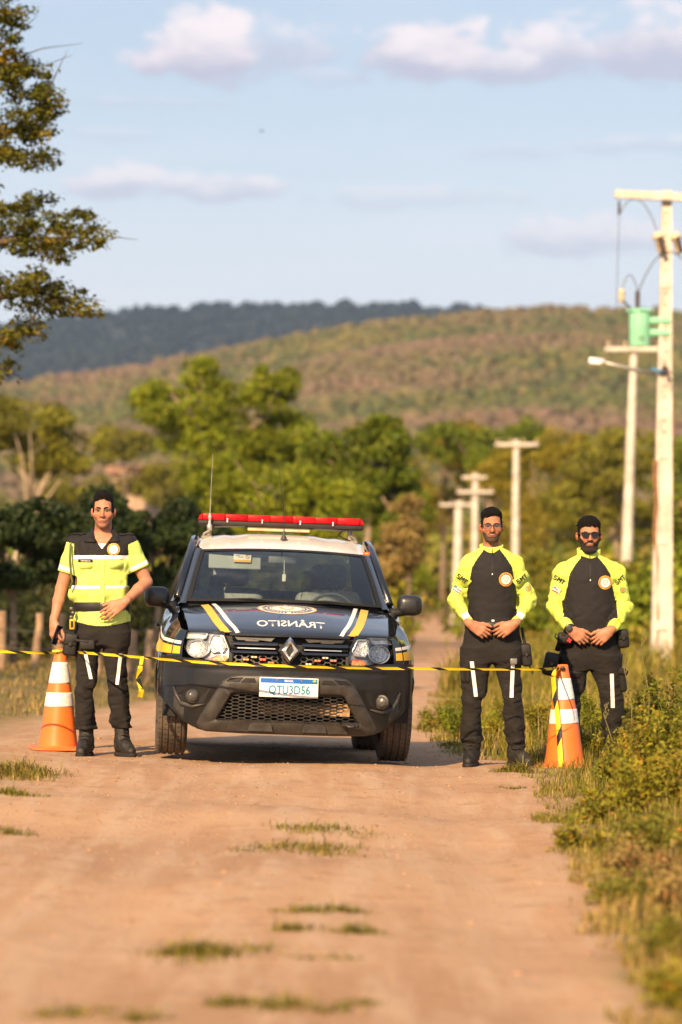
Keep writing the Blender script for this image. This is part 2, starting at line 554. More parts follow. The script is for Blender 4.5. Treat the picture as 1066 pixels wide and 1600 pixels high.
verge = t.mix(t.m('MULTIPLY', t.ramp(na, .5, .65), .7), verge, (0.102, 0.116, 0.030))
c = t.mix(t.m('MINIMUM', t.m('ADD', at.outputs['Fac'], t.m('MULTIPLY', t.m('SUBTRACT', nb, .5), .3)), 1.0), verge, dirt)
b = t.new('ShaderNodeBsdfPrincipled', Base_Color=c, Roughness=.95)
b.inputs['Specular IOR Level'].default_value = .15
hgt = t.m('ADD', t.m('ADD', t.m('MULTIPLY', nb, .6), t.m('MULTIPLY', tread, .10)), t.m('ADD', t.m('MULTIPLY', nc, .16), t.m('MULTIPLY', tr, .5)))
bp = t.new('ShaderNodeBump', i0=.9, i1=.035); t.set(bp.inputs['Height'], hgt)
t.set(b.inputs['Normal'], bp)
t.new('ShaderNodeOutputMaterial', i0=b)
tag(npmesh('ground', V, F, m, smooth=True, attr={'road': road}), kind='structure')

# loose stones on the dirt
def blob_mesh():
    bm = bmesh.new(); bmesh.ops.create_icosphere(bm, subdivisions=2, radius=1.0)
    V = np.array([v.co for v in bm.verts]); bm.verts.index_update()
    F = np.array([[v.index for v in f.verts] for f in bm.faces]); bm.free()
    return V, F
BV, BF = blob_mesh()
def small_blob():
    bm = bmesh.new(); bmesh.ops.create_icosphere(bm, subdivisions=1, radius=1.0)
    V = np.array([v.co for v in bm.verts]); bm.verts.index_update()
    F = np.array([[v.index for v in f.verts] for f in bm.faces]); bm.free()
    return V, F
SV, SF = small_blob()

def scatter_blobs(pos, size, colr, jit=.28, flat=.8):
    n = len(pos); k = len(SV)
    J = 1 + rng.uniform(-jit, jit, (n, k, 1))
    sc = np.stack([size * rng.uniform(.8, 1.25, n), size * rng.uniform(.8, 1.25, n), size * flat * rng.uniform(.75, 1.25, n)], -1)
    V = pos[:, None, :] + SV[None] * J * sc[:, None, :]
    F = (SF[None] + (np.arange(n) * k)[:, None, None]).reshape(-1, 3)
    C = np.repeat(colr[:, None, :], k, 1) * rng.uniform(.88, 1.12, (n, k, 1))
    return V.reshape(-1, 3), F, C.reshape(-1, 3)
n = 2600
sx = rng.uniform(-2.6, 1.5, n); sy = 9 + 18 * rng.uniform(0, 1, n) ** .7
ss = rng.uniform(.003, .010, n) * (1 + (rng.uniform(0, 1, n) > .985) * 1.6)
V, F, C = scatter_blobs(np.stack([sx, sy, zg(sx, sy)], -1), ss, np.tile([[1.0, 1, 1]], (n, 1)) * rng.uniform(.6, 1.3, (n, 1)), .3, .6)
tag(npmesh('pebbles', V, F, pm('pebble', (.34, .20, .12), .9, tint=True), col=C), kind='stuff')

# ---- hills: rows of (photo column, crest row)
def hill(name, crest, d0, d1, d2, zb, px0, px1, nu, nv, mat, bump, power):
    az = np.linspace(px0, px1, nu)
    ce = (HY - np.interp(az, [c[0] for c in crest], [c[1] for c in crest])) / FPX
    T = np.linspace(0, 1.35, nv)
    A, TT = np.meshgrid(az, T, indexing='ij')
    D = np.where(TT <= 1, d0 + (d1 - d0) * TT, d1 + (d2 - d1) * (TT - 1) / .35)
    top = (CAMZ + ce * d1)[:, None]
    Zc = np.where(TT <= 1, zb + (top - zb) * TT ** power, top - (top - zb) * .45 * ((TT - 1) / .35) ** 1.5)
    Xw = (A - HX) / FPX * D
    und = bump * (wob(Xw / d1 * 9, D / d1 * 9, 0 * D, 1.0) + .5 * wob(Xw / d1 * 9, D / d1 * 9, 0 * D, 3.2, 6, 4))
    Zc = Zc + und * np.clip(TT, 0, 1) * (1 - .8 * np.exp(-((TT - 1) / .12) ** 2))
    V = np.stack([Xw, D, Zc], -1)
    I = np.arange(nu * nv).reshape(nu, nv)
    F = np.stack([I[:-1, :-1], I[1:, :-1], I[1:, 1:], I[:-1, 1:]], -1).reshape(-1, 4)
    o = npmesh(name, V.reshape(-1, 3), F, mat, smooth=True)
    tag(o, kind='structure')
    return V
H1 = [(-1600, 700), (-800, 650), (-300, 622), (0, 604), (200, 578), (400, 537), (550, 508), (760, 488), (850, 481), (1066, 488), (1500, 505), (2400, 600)]
H2 = [(-1600, 560), (-600, 512), (20, 512), (100, 497), (160, 487), (300, 479), (450, 476), (700, 478), (760, 484), (1066, 505), (1600, 520), (2600, 560)]
hm = pm('hill_soil', (0.203, 0.151, 0.078), .95, scale=.02, col2=(0.257, 0.169, 0.095))
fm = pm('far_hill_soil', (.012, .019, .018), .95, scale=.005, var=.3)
HV1 = hill('near_hill', H1, 430, 1500, 2300, -3.6, -1600, 2600, 120, 90, hm, 7.0, 1.12)
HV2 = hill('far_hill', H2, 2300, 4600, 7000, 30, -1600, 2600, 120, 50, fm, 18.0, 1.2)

def hill_trees(name, HV, n, pxlo, pxhi, tmin, tmax, size, pal, patch, mat, up):
    nu, nv = HV.shape[:2]
    iu = (rng.uniform(pxlo, pxhi, n) + 1600) / 4200 * (nu - 1)
    tv = rng.uniform(tmin, tmax, n) / 1.35 * (nv - 1)
    a = iu.astype(int); b = tv.astype(int); fa = (iu - a)[:, None]; fb = (tv - b)[:, None]
    p = HV[a, b] * (1 - fa) * (1 - fb) + HV[a + 1, b] * fa * (1 - fb) + HV[a, b + 1] * (1 - fa) * fb + HV[a + 1, b + 1] * fa * fb
    sz = size[0] + (size[1] - size[0]) * rng.uniform(0, 1, n) ** 1.8
    p[:, 2] += sz * up
    g = 1.15 * wob(p[:, 0] / patch, p[:, 1] / patch, p[:, 2] / patch, 1.0) + rng.normal(0, .22, n)
    pal = np.array(pal)
    k = np.clip(((g + 1.1) / 2.2 * len(pal)).astype(int), 0, len(pal) - 1)
    colr = pal[k] * rng.uniform(.82, 1.18, (n, 1))
    V, F, C = scatter_blobs(p, sz, colr)
    tag(npmesh(name, V, F, mat, col=C, smooth=False), kind='stuff')
leafm = pm('distant_foliage', (1, 1, 1), .9, tint=True, var=.25, scale=.35, spec=.15)
PAL1 = [(.172, .120, .084), (.156, .118, .076), (.138, .116, .062), (.150, .128, .060), (.080, .092, .040), (.108, .116, .040), (.152, .136, .048)]
hill_trees('hillside_scrub', HV1, 34000, -900, 1950, .10, 1.03, (1.0, 2.9), PAL1, 45.0, leafm, .35)
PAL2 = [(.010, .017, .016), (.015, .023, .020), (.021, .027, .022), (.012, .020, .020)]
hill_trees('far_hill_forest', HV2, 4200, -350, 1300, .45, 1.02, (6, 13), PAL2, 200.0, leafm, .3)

# ---- the air between here and the hills
hz = bpy.data.materials.new('haze'); hz.use_nodes = True
t = NT(hz.node_tree); t.n.clear()
pv = t.new('ShaderNodeVolumePrincipled')
pv.inputs['Color'].default_value = (.42, .62, 1.0, 1)
pv.inputs['Density'].default_value = .000058
pv.inputs['Anisotropy'].default_value = 0.0
o_ = t.new('ShaderNodeOutputMaterial'); t.l.new(pv.outputs[0], o_.inputs['Volume'])
mb = MB(); mb.box((0, 4200, 250), (14000, 9200, 510))
HAZE = tag(mb.build('haze', hz), kind='stuff')
# ------------------------------------------------------------------ vegetation
def leafmat(name, c1, c2, tr=.3):
    return pm(name, c1, .6, scale=3.0, col2=c2, tint=True, trans=tr, spec=.25)
LM = {'yellowgreen': leafmat('leaf_yellowgreen', (.165, .220, .012), (.275, .290, .018), .42),
      'green': leafmat('leaf_green', (.115, .175, .013), (.200, .225, .018), .40),
      'olive': leafmat('leaf_olive', (.170, .180, .022), (.255, .230, .028), .40),
      'gold': leafmat('leaf_gold', (.235, .205, .015), (.330, .260, .022), .40),
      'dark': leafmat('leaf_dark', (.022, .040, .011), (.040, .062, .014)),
      'straw': leafmat('leaf_straw', (.24, .17, .05), (.32, .23, .08)),
      'weed': leafmat('leaf_weed', (.200, .195, .016), (.320, .270, .026), .38)}
BARK = pm('bark', (0.244, 0.183, 0.128), .9, scale=6, var=.35, bump=.6, bscale=25)
PALEBARK = pm('pale_bark', (0.415, 0.329, 0.244), .9, scale=6, var=.25, bump=.5, bscale=25)

def unit(n, g=rng):
    v = g.normal(size=(n, 3)); return v / np.linalg.norm(v, axis=1)[:, None]

def leaves(C, N, size, tints, aspect=.5, fold=.25, g=rng):
    """folded diamond leaves: centres, normals, sizes"""
    n = len(C)
    t = np.cross(N, unit(n, g)); t /= np.linalg.norm(t, axis=1)[:, None] + 1e-9
    b = np.cross(N, t)
    s = np.asarray(size).reshape(-1, 1) * np.ones((n, 1))
    p0 = C - t * s * .5; p1 = C + b * s * aspect * .5 + N * s * fold * .3; p2 = C + t * s * .5; p3 = C - b * s * aspect * .5 + N * s * fold * .3
    V = np.stack([p0, p1, p2, p3], 1).reshape(-1, 3)
    i = np.arange(n)[:, None] * 4
    F = np.concatenate([i + np.array([[0, 1, 2]]), i + np.array([[0, 2, 3]])], 0)
    return V, F, np.repeat(tints, 4, 0)

def crown_leaves(ells, n, size, g, nclump=26, csize=.30, up=.35, tvar=.3):
    """leaf clumps spread near the surface of some ellipsoids ((cx,cy,cz),(rx,ry,rz))"""
    vols = np.array([e[1][0] * e[1][2] for e in ells]); share = (vols / vols.sum() * n).astype(int)
    CC = []; NN = []; TT = []
    for (c, r), m in zip(ells, share):
        c = np.array(c); r = np.array(r)
        k = max(5, int(nclump))
        d = unit(k, g); rad = g.uniform(.45, 1.0, (k, 1)) ** .6
        cl = c + d * rad * r * .82
        cr_ = csize * r.mean() * g.uniform(.6, 1.4, k)
        w = cr_ ** 2; w /= w.sum()
        idx = g.choice(k, m, p=w)
        dd = unit(m, g)
        rr = g.uniform(.35, 1.0, (m, 1)) ** .5
        p = cl[idx] + dd * rr * cr_[idx][:, None] * np.array([1.15, 1.15, .75])
        nrm = dd * .7 + np.array([0, 0, up]) + .8 * unit(m, g)
        nrm /= np.linalg.norm(nrm, axis=1)[:, None]
        ct = g.uniform(1 - tvar, 1 + tvar, (k, 1))
        CC.append(p); NN.append(nrm); TT.append(ct[idx] * g.uniform(.8, 1.2, (m, 1)) * np.array([[1, 1, 1]]))
    C = np.concatenate(CC); N = np.concatenate(NN); T = np.concatenate(TT)
    return leaves(C, N, size * g.uniform(.7, 1.3, len(C)), T, .62, .3, g)

def make_tree(name, label, cat, base, ells, n, size, mat, bark=BARK, trunk=None, tr=.18, seed=1, group=None, limbs=True, **kw):
    """ells are relative to the base; trunk is a list of points relative to the base"""
    g = np.random.default_rng(seed)
    o = empty(name, label, cat, base, group=group)
    V, F, T = crown_leaves(ells, n, size, g, **kw)
    npmesh('crown', V, F, mat, o, col=T)
    mb = MB()
    trunk = trunk or [(0, 0, -.3), (g.uniform(-.2, .2), 0, ells[0][0][2] * .5), ells[0][0]]
    k = len(trunk)
    mb.tube(trunk, [tr * (1 - .65 * i / max(1, k - 1)) for i in range(k)], 8)
    if limbs:
        a = Vector(trunk[-2]); b = Vector(trunk[-1])
        for (c, r) in ells:
            for q in range(4):
                d = unit(1, g)[0] * np.array(r) * .75
                e = Vector(c) + Vector(d)
                s = a.lerp(b, g.uniform(.0, .8))
                mid = s.lerp(e, .5) + Vector((0, 0, .08 * (e - s).length))
                mb.tube([s, mid, e], [tr * .38, tr * .22, tr * .06], 5)
    mb.build('trunk', bark, o, smooth=True)
    return o

def tree_at(name, label, cat, px, py_base, d, ells_px, n, size, mat, **kw):
    """crown ellipses given as (column, row, half width, half height) in the photo at distance d"""
    x = (px - HX) / FPX * d
    zb = zgf(x, d)
    s = d / FPX
    el = [(((cx - px) * s, dy, CAMZ + (HY - cy_) * s - zb), (rx * s, max(rx, ry) * s * .8, ry * s)) for (cx, cy_, rx, ry, dy) in ells_px]
    return make_tree(name, label, cat, (x, d, zb), el, n, size, mat, **kw)

# the big tree at the left edge: limbs reach into the picture, the trunk stands outside it
def near_tree():
    D = 36.0; s = D / FPX
    bx = -6.6; zb = zgf(bx, D)
    o = empty('shade_tree', 'tall dark leafy tree whose branches reach in from the left edge', 'tree', (bx, D, zb))
    g = np.random.default_rng(5)
    def q(px, py, dy=0.0): return Vector(((px - HX) * s - bx, dy, CAMZ + (HY - py) * s - zb))
    mb = MB()
    mb.tube([(0, 0, -.3), (.1, 0, 2.0), (-.05, 0, 4.5), (.15, .1, 7.0), (.2, 0, 9.0)], [.34, .28, .22, .14, .05], 10)
    sprays = []       # (centre, half width, half height)
    def limb(pts, r0):
        mb.tube(pts, [r0 * (1 - .95 * i / (len(pts) - 1)) ** 1.4 for i in range(len(pts))], 6)
    limb([(0, 0, 3.6), q(-60, 470, .1), q(60, 455, .2), q(140, 470, .1)], .09)
    limb([(0, 0, 4.4), q(-80, 390, .0), q(30, 375, -.1), q(120, 370, 0), q(175, 378, 0)], .08)
    limb([(.05, 0, 5.6), q(-80, 250, .2), q(20, 200, .1), q(70, 150, 0), (q(105, 75, 0))], .08)
    limb([(.1, 0, 6.6), q(-60, 120, -.2), q(20, 60, -.1), q(60, 20, 0)], .06)
    limb([(.05, 0, 2.6), q(-90, 560, .2), q(-20, 545, .1), q(20, 540, 0)], .06)
    fine = [(10, 20, 40, 36), (0, 90, 55, 45), (40, 120, 58, 42), (60, 155, 42, 40), (30, 190, 62, 26), (5, 225, 55, 34), (55, 240, 38, 18), (15, 250, 40, 18), (60, 205, 34, 22),
            (20, 310, 58, 24), (40, 345, 75, 28), (105, 348, 55, 26), (130, 375, 52, 20), (60, 380, 62, 22), (-10, 370, 50, 30), (90, 400, 34, 12),
            (40, 440, 58, 20), (100, 455, 58, 20), (20, 460, 50, 26), (75, 480, 58, 18), (135, 482, 30, 13), (40, 510, 42, 16), (10, 535, 28, 25), (0, 575, 22, 18),
            (-90, 60, 90, 70), (-110, 180, 90, 70), (-110, 300, 90, 60), (-110, 420, 90, 60), (-110, 540, 80, 60), (-60, -60, 110, 80)]
    # the rest of the crown, round the trunk and beyond the frame
    for (x0, y0, z0, ex, ey, ez) in [(0, 0, 5.6, -2.6, .6, 6.4), (0, 0, 4.6, -2.9, -1.0, 5.1), (0, 0, 4.0, -1.6, 2.4, 4.6), (0, 0, 5.0, .6, -2.4, 5.8), (0, 0, 6.4, -1.4, -1.2, 7.8), (0, 0, 7.0, .2, 1.6, 8.4), (0, 0, 3.4, -2.4, 1.4, 3.6)]:
        limb([(x0, y0, z0), (ex * .5, ey * .5, (z0 + ez) / 2 + .15), (ex, ey, ez)], .09)
        for k in range(3):
            f = (.6, .85, 1.08)[k]; fine.append((ex * f + g.uniform(-.3, .3), ey * f + g.uniform(-.3, .3), z0 + (ez - z0) * f + g.uniform(0, .4)))
    CC = []; NN = []; TT = []
    for f_ in fine:
        if len(f_) == 3:
            px, py, rw, rh = 0, 0, 80, 52; c = np.array(f_)
        else:
            px, py, rw, rh = f_; c = np.array(q(px, py, g.uniform(-.3, .3)))
        k = int(rw * rh * .42) + 60
        sub = c + unit(14, g) * np.array([rw * s, .55, rh * s]) * g.uniform(.4, .95, (14, 1))
        idx = g.integers(0, 14, k)
        rr = .05 + .12 * g.uniform(0, 1, 14)
        d = unit(k, g)
        CC.append(sub[idx] + d * (g.uniform(.1, 1, (k, 1)) ** .5) * rr[idx][:, None] * np.array([1.5, 1.5, .7]))
        nn = d * .4 + np.array([0, 0, .7]) + .6 * unit(k, g); NN.append(nn / np.linalg.norm(nn, axis=1)[:, None])
        tt = g.uniform(.6, 1.35, (14, 1)); gold = (g.uniform(0, 1, (14, 1)) > .86)
        TT.append((tt[idx] * np.array([[1, 1, 1]])) * np.where(gold[idx], np.array([[1.8, 1.3, .9]]), 1.0))
    # bare twig tips
    for (a, b) in [((5, 95), (128, 66)), ((30, 130), (112, 84)), ((0, 60), (62, 6)), ((130, 378), (215, 374)), ((-20, 140), (30, 100)), ((80, 470), (165, 470))]:
        p = q(*a, 0); e = q(*b, 0)
        mb.tube([p, p.lerp(e, .5) + Vector((0, 0, .05)), e], [.010, .006, .002], 5)
    C = np.concatenate(CC); N = np.concatenate(NN); T = np.concatenate(TT)
    V, F, TC = leaves(C, N, g.uniform(.05, .09, len(C)), T, .5, .3, g)
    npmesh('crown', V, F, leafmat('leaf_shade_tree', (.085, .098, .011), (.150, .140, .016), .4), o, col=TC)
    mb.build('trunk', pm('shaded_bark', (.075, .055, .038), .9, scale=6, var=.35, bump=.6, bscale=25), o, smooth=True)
near_tree()

# mid-ground trees: columns and rows of the crowns as they stand, left to right
tree_at('spreading_tree', 'olive spreading tree with pale leaning trunk behind the left fence', 'tree', 10, 900, 112,
        [(40, 668, 95, 46, 0), (-30, 660, 90, 55, 1), (120, 705, 58, 40, 0), (60, 720, 60, 25, .5)], 9880, 0.177, LM['olive'], bark=PALEBARK,
        trunk=[(-.35, 0, -.3), (0, 0, 2.0), (.75, 0, 4.0), (1.3, 0, 5.6)], tr=.15, seed=11)
tree_at('leafy_tree', 'bright yellow-green tree standing highest behind the truck, crown split in two', 'tree', 360, 900, 118,
        [(300, 640, 100, 62, 0), (420, 615, 52, 62, 0), (250, 625, 55, 38, .4), (350, 705, 110, 55, -.5), (440, 690, 70, 60, .5), (330, 590, 48, 35, 0)], 20900, 0.184, LM['yellowgreen'], tr=.22, seed=12, nclump=34)
tree_at('leafy_tree', 'deep green tree with rounded top behind the right side of the light bar', 'tree', 580, 900, 105,
        [(590, 700, 62, 50, 0), (540, 760, 80, 60, .5), (610, 780, 60, 70, 0), (500, 700, 42, 36, .5), (600, 665, 34, 26, 0)], 16150, 0.170, LM['green'], tr=.18, seed=13, nclump=34)
tree_at('bushy_tree', 'low bushy yellow-green tree right behind the roof of the truck', 'tree', 440, 940, 84,
        [(430, 770, 120, 50, 0), (350, 760, 70, 60, .5), (500, 800, 90, 60, -.4), (400, 830, 110, 60, .2)], 14250, 0.136, LM['yellowgreen'], tr=.14, seed=14)
tree_at('golden_tree', 'golden olive tree between the two smallest power poles', 'tree', 690, 900, 212,
        [(690, 740, 66, 62, 0), (650, 800, 60, 60, 1), (720, 690, 50, 40, 0)], 9880, 0.245, LM['gold'], tr=.2, seed=15)
tree_at('golden_tree', 'orange-tinged dense tree behind the spectacled officer and third pole', 'tree', 850, 900, 190,
        [(850, 760, 80, 62, 0), (790, 740, 60, 60, .4), (880, 700, 60, 40, .5), (830, 830, 110, 55, 0)], 14250, 0.231, LM['gold'], tr=.22, seed=16)
tree_at('leafy_tree', 'dark green tree filling the gap behind the golden trees at the road end', 'tree', 760, 880, 205,
        [(770, 720, 70, 50, 0), (820, 690, 70, 40, 1), (690, 690, 60, 35, 1)], 9880, 0.286, LM['green'], tr=.2, seed=17)
tree_at('olive_tree', 'olive green tree behind the slanting second power pole', 'tree', 960, 880, 150,
        [(940, 730, 70, 60, 0), (1000, 700, 70, 50, .5), (910, 800, 70, 60, 0), (990, 790, 70, 60, .3)], 12350, 0.218, LM['olive'], tr=.2, seed=18)
tree_at('leafy_tree', 'green tree at the right edge behind the nearest power pole', 'tree', 1085, 960, 78,
        [(1080, 760, 60, 90, 0), (1100, 850, 70, 80, .4), (1060, 890, 50, 55, 0), (1150, 720, 80, 90, .5)], 12350, 0.129, LM['green'], tr=.15, seed=19)
tree_at('dead_tree', 'sunlit straw-coloured thin tree at the right of the truck', 'tree', 640, 940, 96,
        [(632, 850, 36, 52, 0), (600, 890, 46, 42, .3), (640, 800, 28, 36, 0)], 6080, 0.136, LM['straw'], tr=.1, seed=20)
tree_at('olive_tree', 'pale olive tree on the slope above the small house roof', 'tree', 190, 880, 240,
        [(190, 690, 60, 30, 0), (120, 760, 80, 30, 1), (260, 760, 80, 36, 1)], 7600, 0.340, LM['olive'], tr=.2, seed=21)
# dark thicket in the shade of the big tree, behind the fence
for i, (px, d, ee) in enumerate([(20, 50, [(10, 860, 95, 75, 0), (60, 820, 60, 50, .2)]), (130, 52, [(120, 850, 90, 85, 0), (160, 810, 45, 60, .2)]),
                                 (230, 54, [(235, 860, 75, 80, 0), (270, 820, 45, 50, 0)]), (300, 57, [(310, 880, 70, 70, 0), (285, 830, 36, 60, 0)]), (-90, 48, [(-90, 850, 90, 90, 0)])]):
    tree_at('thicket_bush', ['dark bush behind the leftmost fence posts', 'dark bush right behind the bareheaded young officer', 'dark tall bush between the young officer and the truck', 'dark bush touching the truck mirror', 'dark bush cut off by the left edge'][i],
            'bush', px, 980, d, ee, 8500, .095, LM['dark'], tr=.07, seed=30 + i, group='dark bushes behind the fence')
# low sunny shrubs along the right of the road, beyond the officers
for i, (px, d, ee, mt) in enumerate([(640, 120, [(640, 905, 46, 36, 0), (610, 915, 40, 28, 0)], 'yellowgreen'), (800, 110, [(800, 905, 80, 42, 0)], 'weed'), (860, 90, [(870, 925, 60, 50, 0), (840, 890, 40, 30, .4)], 'olive'),
                                     (960, 82, [(955, 925, 62, 62, 0), (930, 880, 40, 36, .3)], 'weed'), (1010, 70, [(1000, 950, 50, 60, 0)], 'green'), (760, 84, [(770, 950, 60, 28, 0), (810, 965, 50, 26, 0)], 'yellowgreen'), (575, 100, [(570, 930, 60, 40, 0)], 'olive')]):
    tree_at('roadside_shrub', ['yellow-green shrub where the road bends out of sight', 'broad weedy shrub behind the spectacled officer', 'olive shrub between the two right officers',
                               'tall weedy shrub behind the officer in sunglasses', 'green shrub at the foot of the nearest pole', 'low bright shrub on the road edge behind the spectacled officer', 'olive shrub behind the truck mirror'][i],
            'shrub', px, 990, d, ee, 2600, .17, LM[mt], tr=.05, seed=50 + i, group='sunny shrubs along the road')
# undergrowth that joins the trees to the ground on both sides of the road: one mass
def thicket(name, n, dlo, dhi, plo, phi, hlo, hhi, pal, leaf, per, keep=None):
    d = rng.uniform(dlo, dhi, n); px = rng.uniform(plo, phi, n)
    if keep is not None:
        k = keep(px, d); d, px = d[k], px[k]
    x = (px - HX) / FPX * d
    V = []; N = []; T = []; SZ = []
    for xx, dd in zip(x, d):
        h = rng.uniform(hlo, hhi); w = h * rng.uniform(.6, 1.1)
        u = unit(per); c = np.array([xx, dd, zgf(xx, dd) + h * .48])
        sub_ = c + unit(9) * np.array([w * .7, w * .7, h * .42]) * rng.uniform(.5, 1, (9, 1))
        V.append(sub_[rng.integers(0, 9, per)] + u * h * .24 * rng.uniform(.4, 1, (per, 1)))
        nn = u * .7 + np.array([0, -.1, .35]) + .6 * unit(per); N.append(nn / np.linalg.norm(nn, axis=1)[:, None])
        T.append(np.tile(np.array(pal[rng.integers(0, len(pal))]) * rng.uniform(.75, 1.25), (per, 1)) * rng.uniform(.75, 1.25, (per, 1))); SZ.append(np.full(per, leaf * dd / 80) * rng.uniform(.7, 1.3, per))
    Vv, F, C = leaves(np.concatenate(V), np.concatenate(N), np.concatenate(SZ), np.concatenate(T), .62, .3)
    tag(npmesh(name, Vv, F, pm('undergrowth_leaf', (1, 1, 1), .7, tint=True, var=.2, scale=2, trans=.25, spec=.2), col=C), kind='stuff')
PG = [(.240, .270, .018), (.165, .205, .016), (.310, .285, .024), (.33, .26, .035), (.115, .155, .015)]
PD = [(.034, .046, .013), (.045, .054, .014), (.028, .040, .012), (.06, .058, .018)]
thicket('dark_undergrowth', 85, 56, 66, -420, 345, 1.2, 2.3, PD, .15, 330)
thicket('sunny_undergrowth', 75, 74, 125, 200, 640, 1.4, 3.6, PG, .20, 300, lambda px, d: (px < 610 - (d - 74) * .5))
thicket('roadside_undergrowth', 110, 62, 150, 690, 1250, 1.0, 3.0, PG, .20, 260, lambda px, d: (px > 770 - (d - 62) * .35) & ((px > 900) | (d > 80)))
thicket('distant_undergrowth', 90, 150, 215, 430, 1200, 2.0, 5.0, PG, .26, 220, lambda px, d: (px > 770) | (px < 590))
thicket('olive_undergrowth', 85, 118, 180, -600, 330, 1.8, 4.5, [(0.110, 0.104, 0.024), (0.146, 0.128, 0.029), (0.085, 0.085, 0.020), (0.207, 0.146, 0.061)], .22, 260)
# a bare crooked tree by the far poles
mb = MB()
o = empty('bare_tree', 'bare crooked pale tree among the far poles', 'tree', P(690, 900, 215))
g = np.random.default_rng(3)
s_ = 215 / FPX
def bq(px, py): return ((px - 690) * s_, 0, (900 - py) * s_)
mb.tube([bq(700, 905), bq(690, 840), bq(678, 790), bq(695, 740), bq(688, 700), bq(710, 672)], [.09, .08, .07, .06, .04, .02], 6)
mb.tube([bq(695, 800), bq(725, 770), bq(760, 752), bq(775, 725), bq(782, 700)], [.06, .05, .04, .03, .02], 6)
mb.tube([bq(690, 730), bq(665, 700), bq(655, 690)], [.07, .04, .02], 5)
mb.tube([bq(700, 850), bq(780, 800), bq(790, 770)], [.07, .05, .02], 5)
mb.build('trunk', BARK, o, smooth=True)

# woodland filling the valley between the trees and the hill: reads as one mass
n = 2600
d = 215 + 330 * rng.uniform(0, 1, n); px = rng.uniform(-500, 1600, n)
xx = (px - HX) / FPX * d
sz = rng.uniform(1.2, 2.6, n) * (d / 300)
keep = ~((px > 560) & (px < 780) & (d < 250))
pos = np.stack([xx, d, zg(xx, d) + sz * rng.uniform(.4, 1.9, n) + (d - 200) * .018], -1)[keep]
pal = np.array([(.17, .18, .025), (.23, .21, .032), (.12, .145, .02), (.27, .21, .04), (.24, .235, .03)])
V = []; C = []; N = []; SZ = []
for p, s0 in zip(pos, sz[keep]):
    m = 26
    dd = unit(m); V.append(p + dd * s0 * rng.uniform(.5, 1, (m, 1)) * np.array([1, 1, .8]))
    C.append(np.tile(pal[rng.integers(0, 5)] * rng.uniform(.8, 1.3), (m, 1)) * rng.uniform(.8, 1.2, (m, 1)))
    nn = dd + np.array([0, 0, .4]) + .4 * unit(m); N.append(nn / np.linalg.norm(nn, axis=1)[:, None]); SZ.append(np.full(m, s0 * .75))
V, F, T = leaves(np.concatenate(V), np.concatenate(N), np.concatenate(SZ), np.concatenate(C), .8, .2)
tag(npmesh('valley_woodland', V, F, pm('valley_foliage', (1, 1, 1), .8, tint=True, var=.2, scale=.3, trans=.2, spec=.15), col=T), kind='stuff')

# ------------------------------------------------------------------ grass
def blades(x, y, h, lean, wd, tints, g=rng, z=None):
    n = len(x)
    z = zg(x, y) if z is None else z
    a = g.uniform(0, 6.283, n); dx, dy = np.cos(a), np.sin(a)
    wx, wy = -dy * wd * .5, dx * wd * .5
    b = np.stack([x, y, z - .01], -1)
    m = b + np.stack([dx * lean * h * .35, dy * lean * h * .35, h * .6], -1)
    t_ = b + np.stack([dx * lean * h, dy * lean * h, h * (1 - .25 * lean)], -1)
    w = np.stack([wx, wy, 0 * wx], -1)
    V = np.stack([b - w, b + w, m + w * .8, m - w * .8, t_], 1).reshape(-1, 3)
    i = np.arange(n)[:, None] * 5
    F = np.concatenate([i + np.array([[0, 1, 2]]), i + np.array([[0, 2, 3]]), i + np.array([[3, 2, 4]])], 0)
    sh = np.repeat(tints, 5, 0)
    return V, F, sh
GP = np.array([(.185, .180, .018), (.265, .220, .028), (.125, .140, .014), (.37, .265, .080), (.43, .29, .105)])
def grass_tints(n, w, g=rng):
    k = g.choice(5, n, p=np.array(w) / sum(w)); return GP[k] * g.uniform(.7, 1.3, (n, 1))
GM = pm('grass_blade', (1, 1, 1), .6, tint=True, var=.1, scale=2, trans=.3, spec=.25)
def grass_patch(name, x, y, h, wd, w, lean=(.1, .9), label=None, cat=None, group=None, kind='stuff', loc=None):
    n = len(x)
    V, F, T = blades(x, y, h, rng.uniform(*lean, n), wd, grass_tints(n, w))
    if loc is not None:
        V = V - np.array(loc)
        return tag(npmesh(name, V, F, GM, col=T, loc=loc), label, cat, group, 'stuff')
    return tag(npmesh(name, V, F, GM, col=T), kind=kind)
# right verge, near to far; dry by the road, greener behind
def verge_pts(n, y0, y1, off, spread, powr=1.0):
    y = y0 + (y1 - y0) * rng.uniform(0, 1, n) ** powr
    e = np.interp(y, *RE)
    return e + off + spread * rng.uniform(0, 1, n) ** 1.3 + .12 * wob(y * 2, y, 0 * y, 3), y
def clumped(x, y, f, thr, g=rng):
    return (wob(x, y, 0 * x, f) + g.normal(0, .25, len(x))) > thr
x, y = verge_pts(15000, 8.6, 15.5, -.02, 1.3); k = clumped(x, y, 5.0, -.25); x, y = x[k], y[k]
grass_patch('dry_verge_grass', x, y, rng.uniform(.04, .2, len(x)) * (.45 + np.clip((x - np.interp(y, *RE)) * 1.2, 0, .9)), .006, (.5, .9, .3, 2.6, 2.6))
x, y = verge_pts(26000, 15, 25, -.06, 1.9); k = clumped(x, y, 4.0, -.2); x, y = x[k], y[k]
grass_patch('verge_grass', x, y, rng.uniform(.03, .24, len(x)) * (.3 + np.clip((x - np.interp(y, *RE)) * 1.0, 0, 1)), .006, (2.2, 2.0, 1.5, 1.0, .5))
x, y = verge_pts(30000, 25, 48, -.1, 4.0); k = clumped(x, y, 2.2, .0); x, y = x[k], y[k]
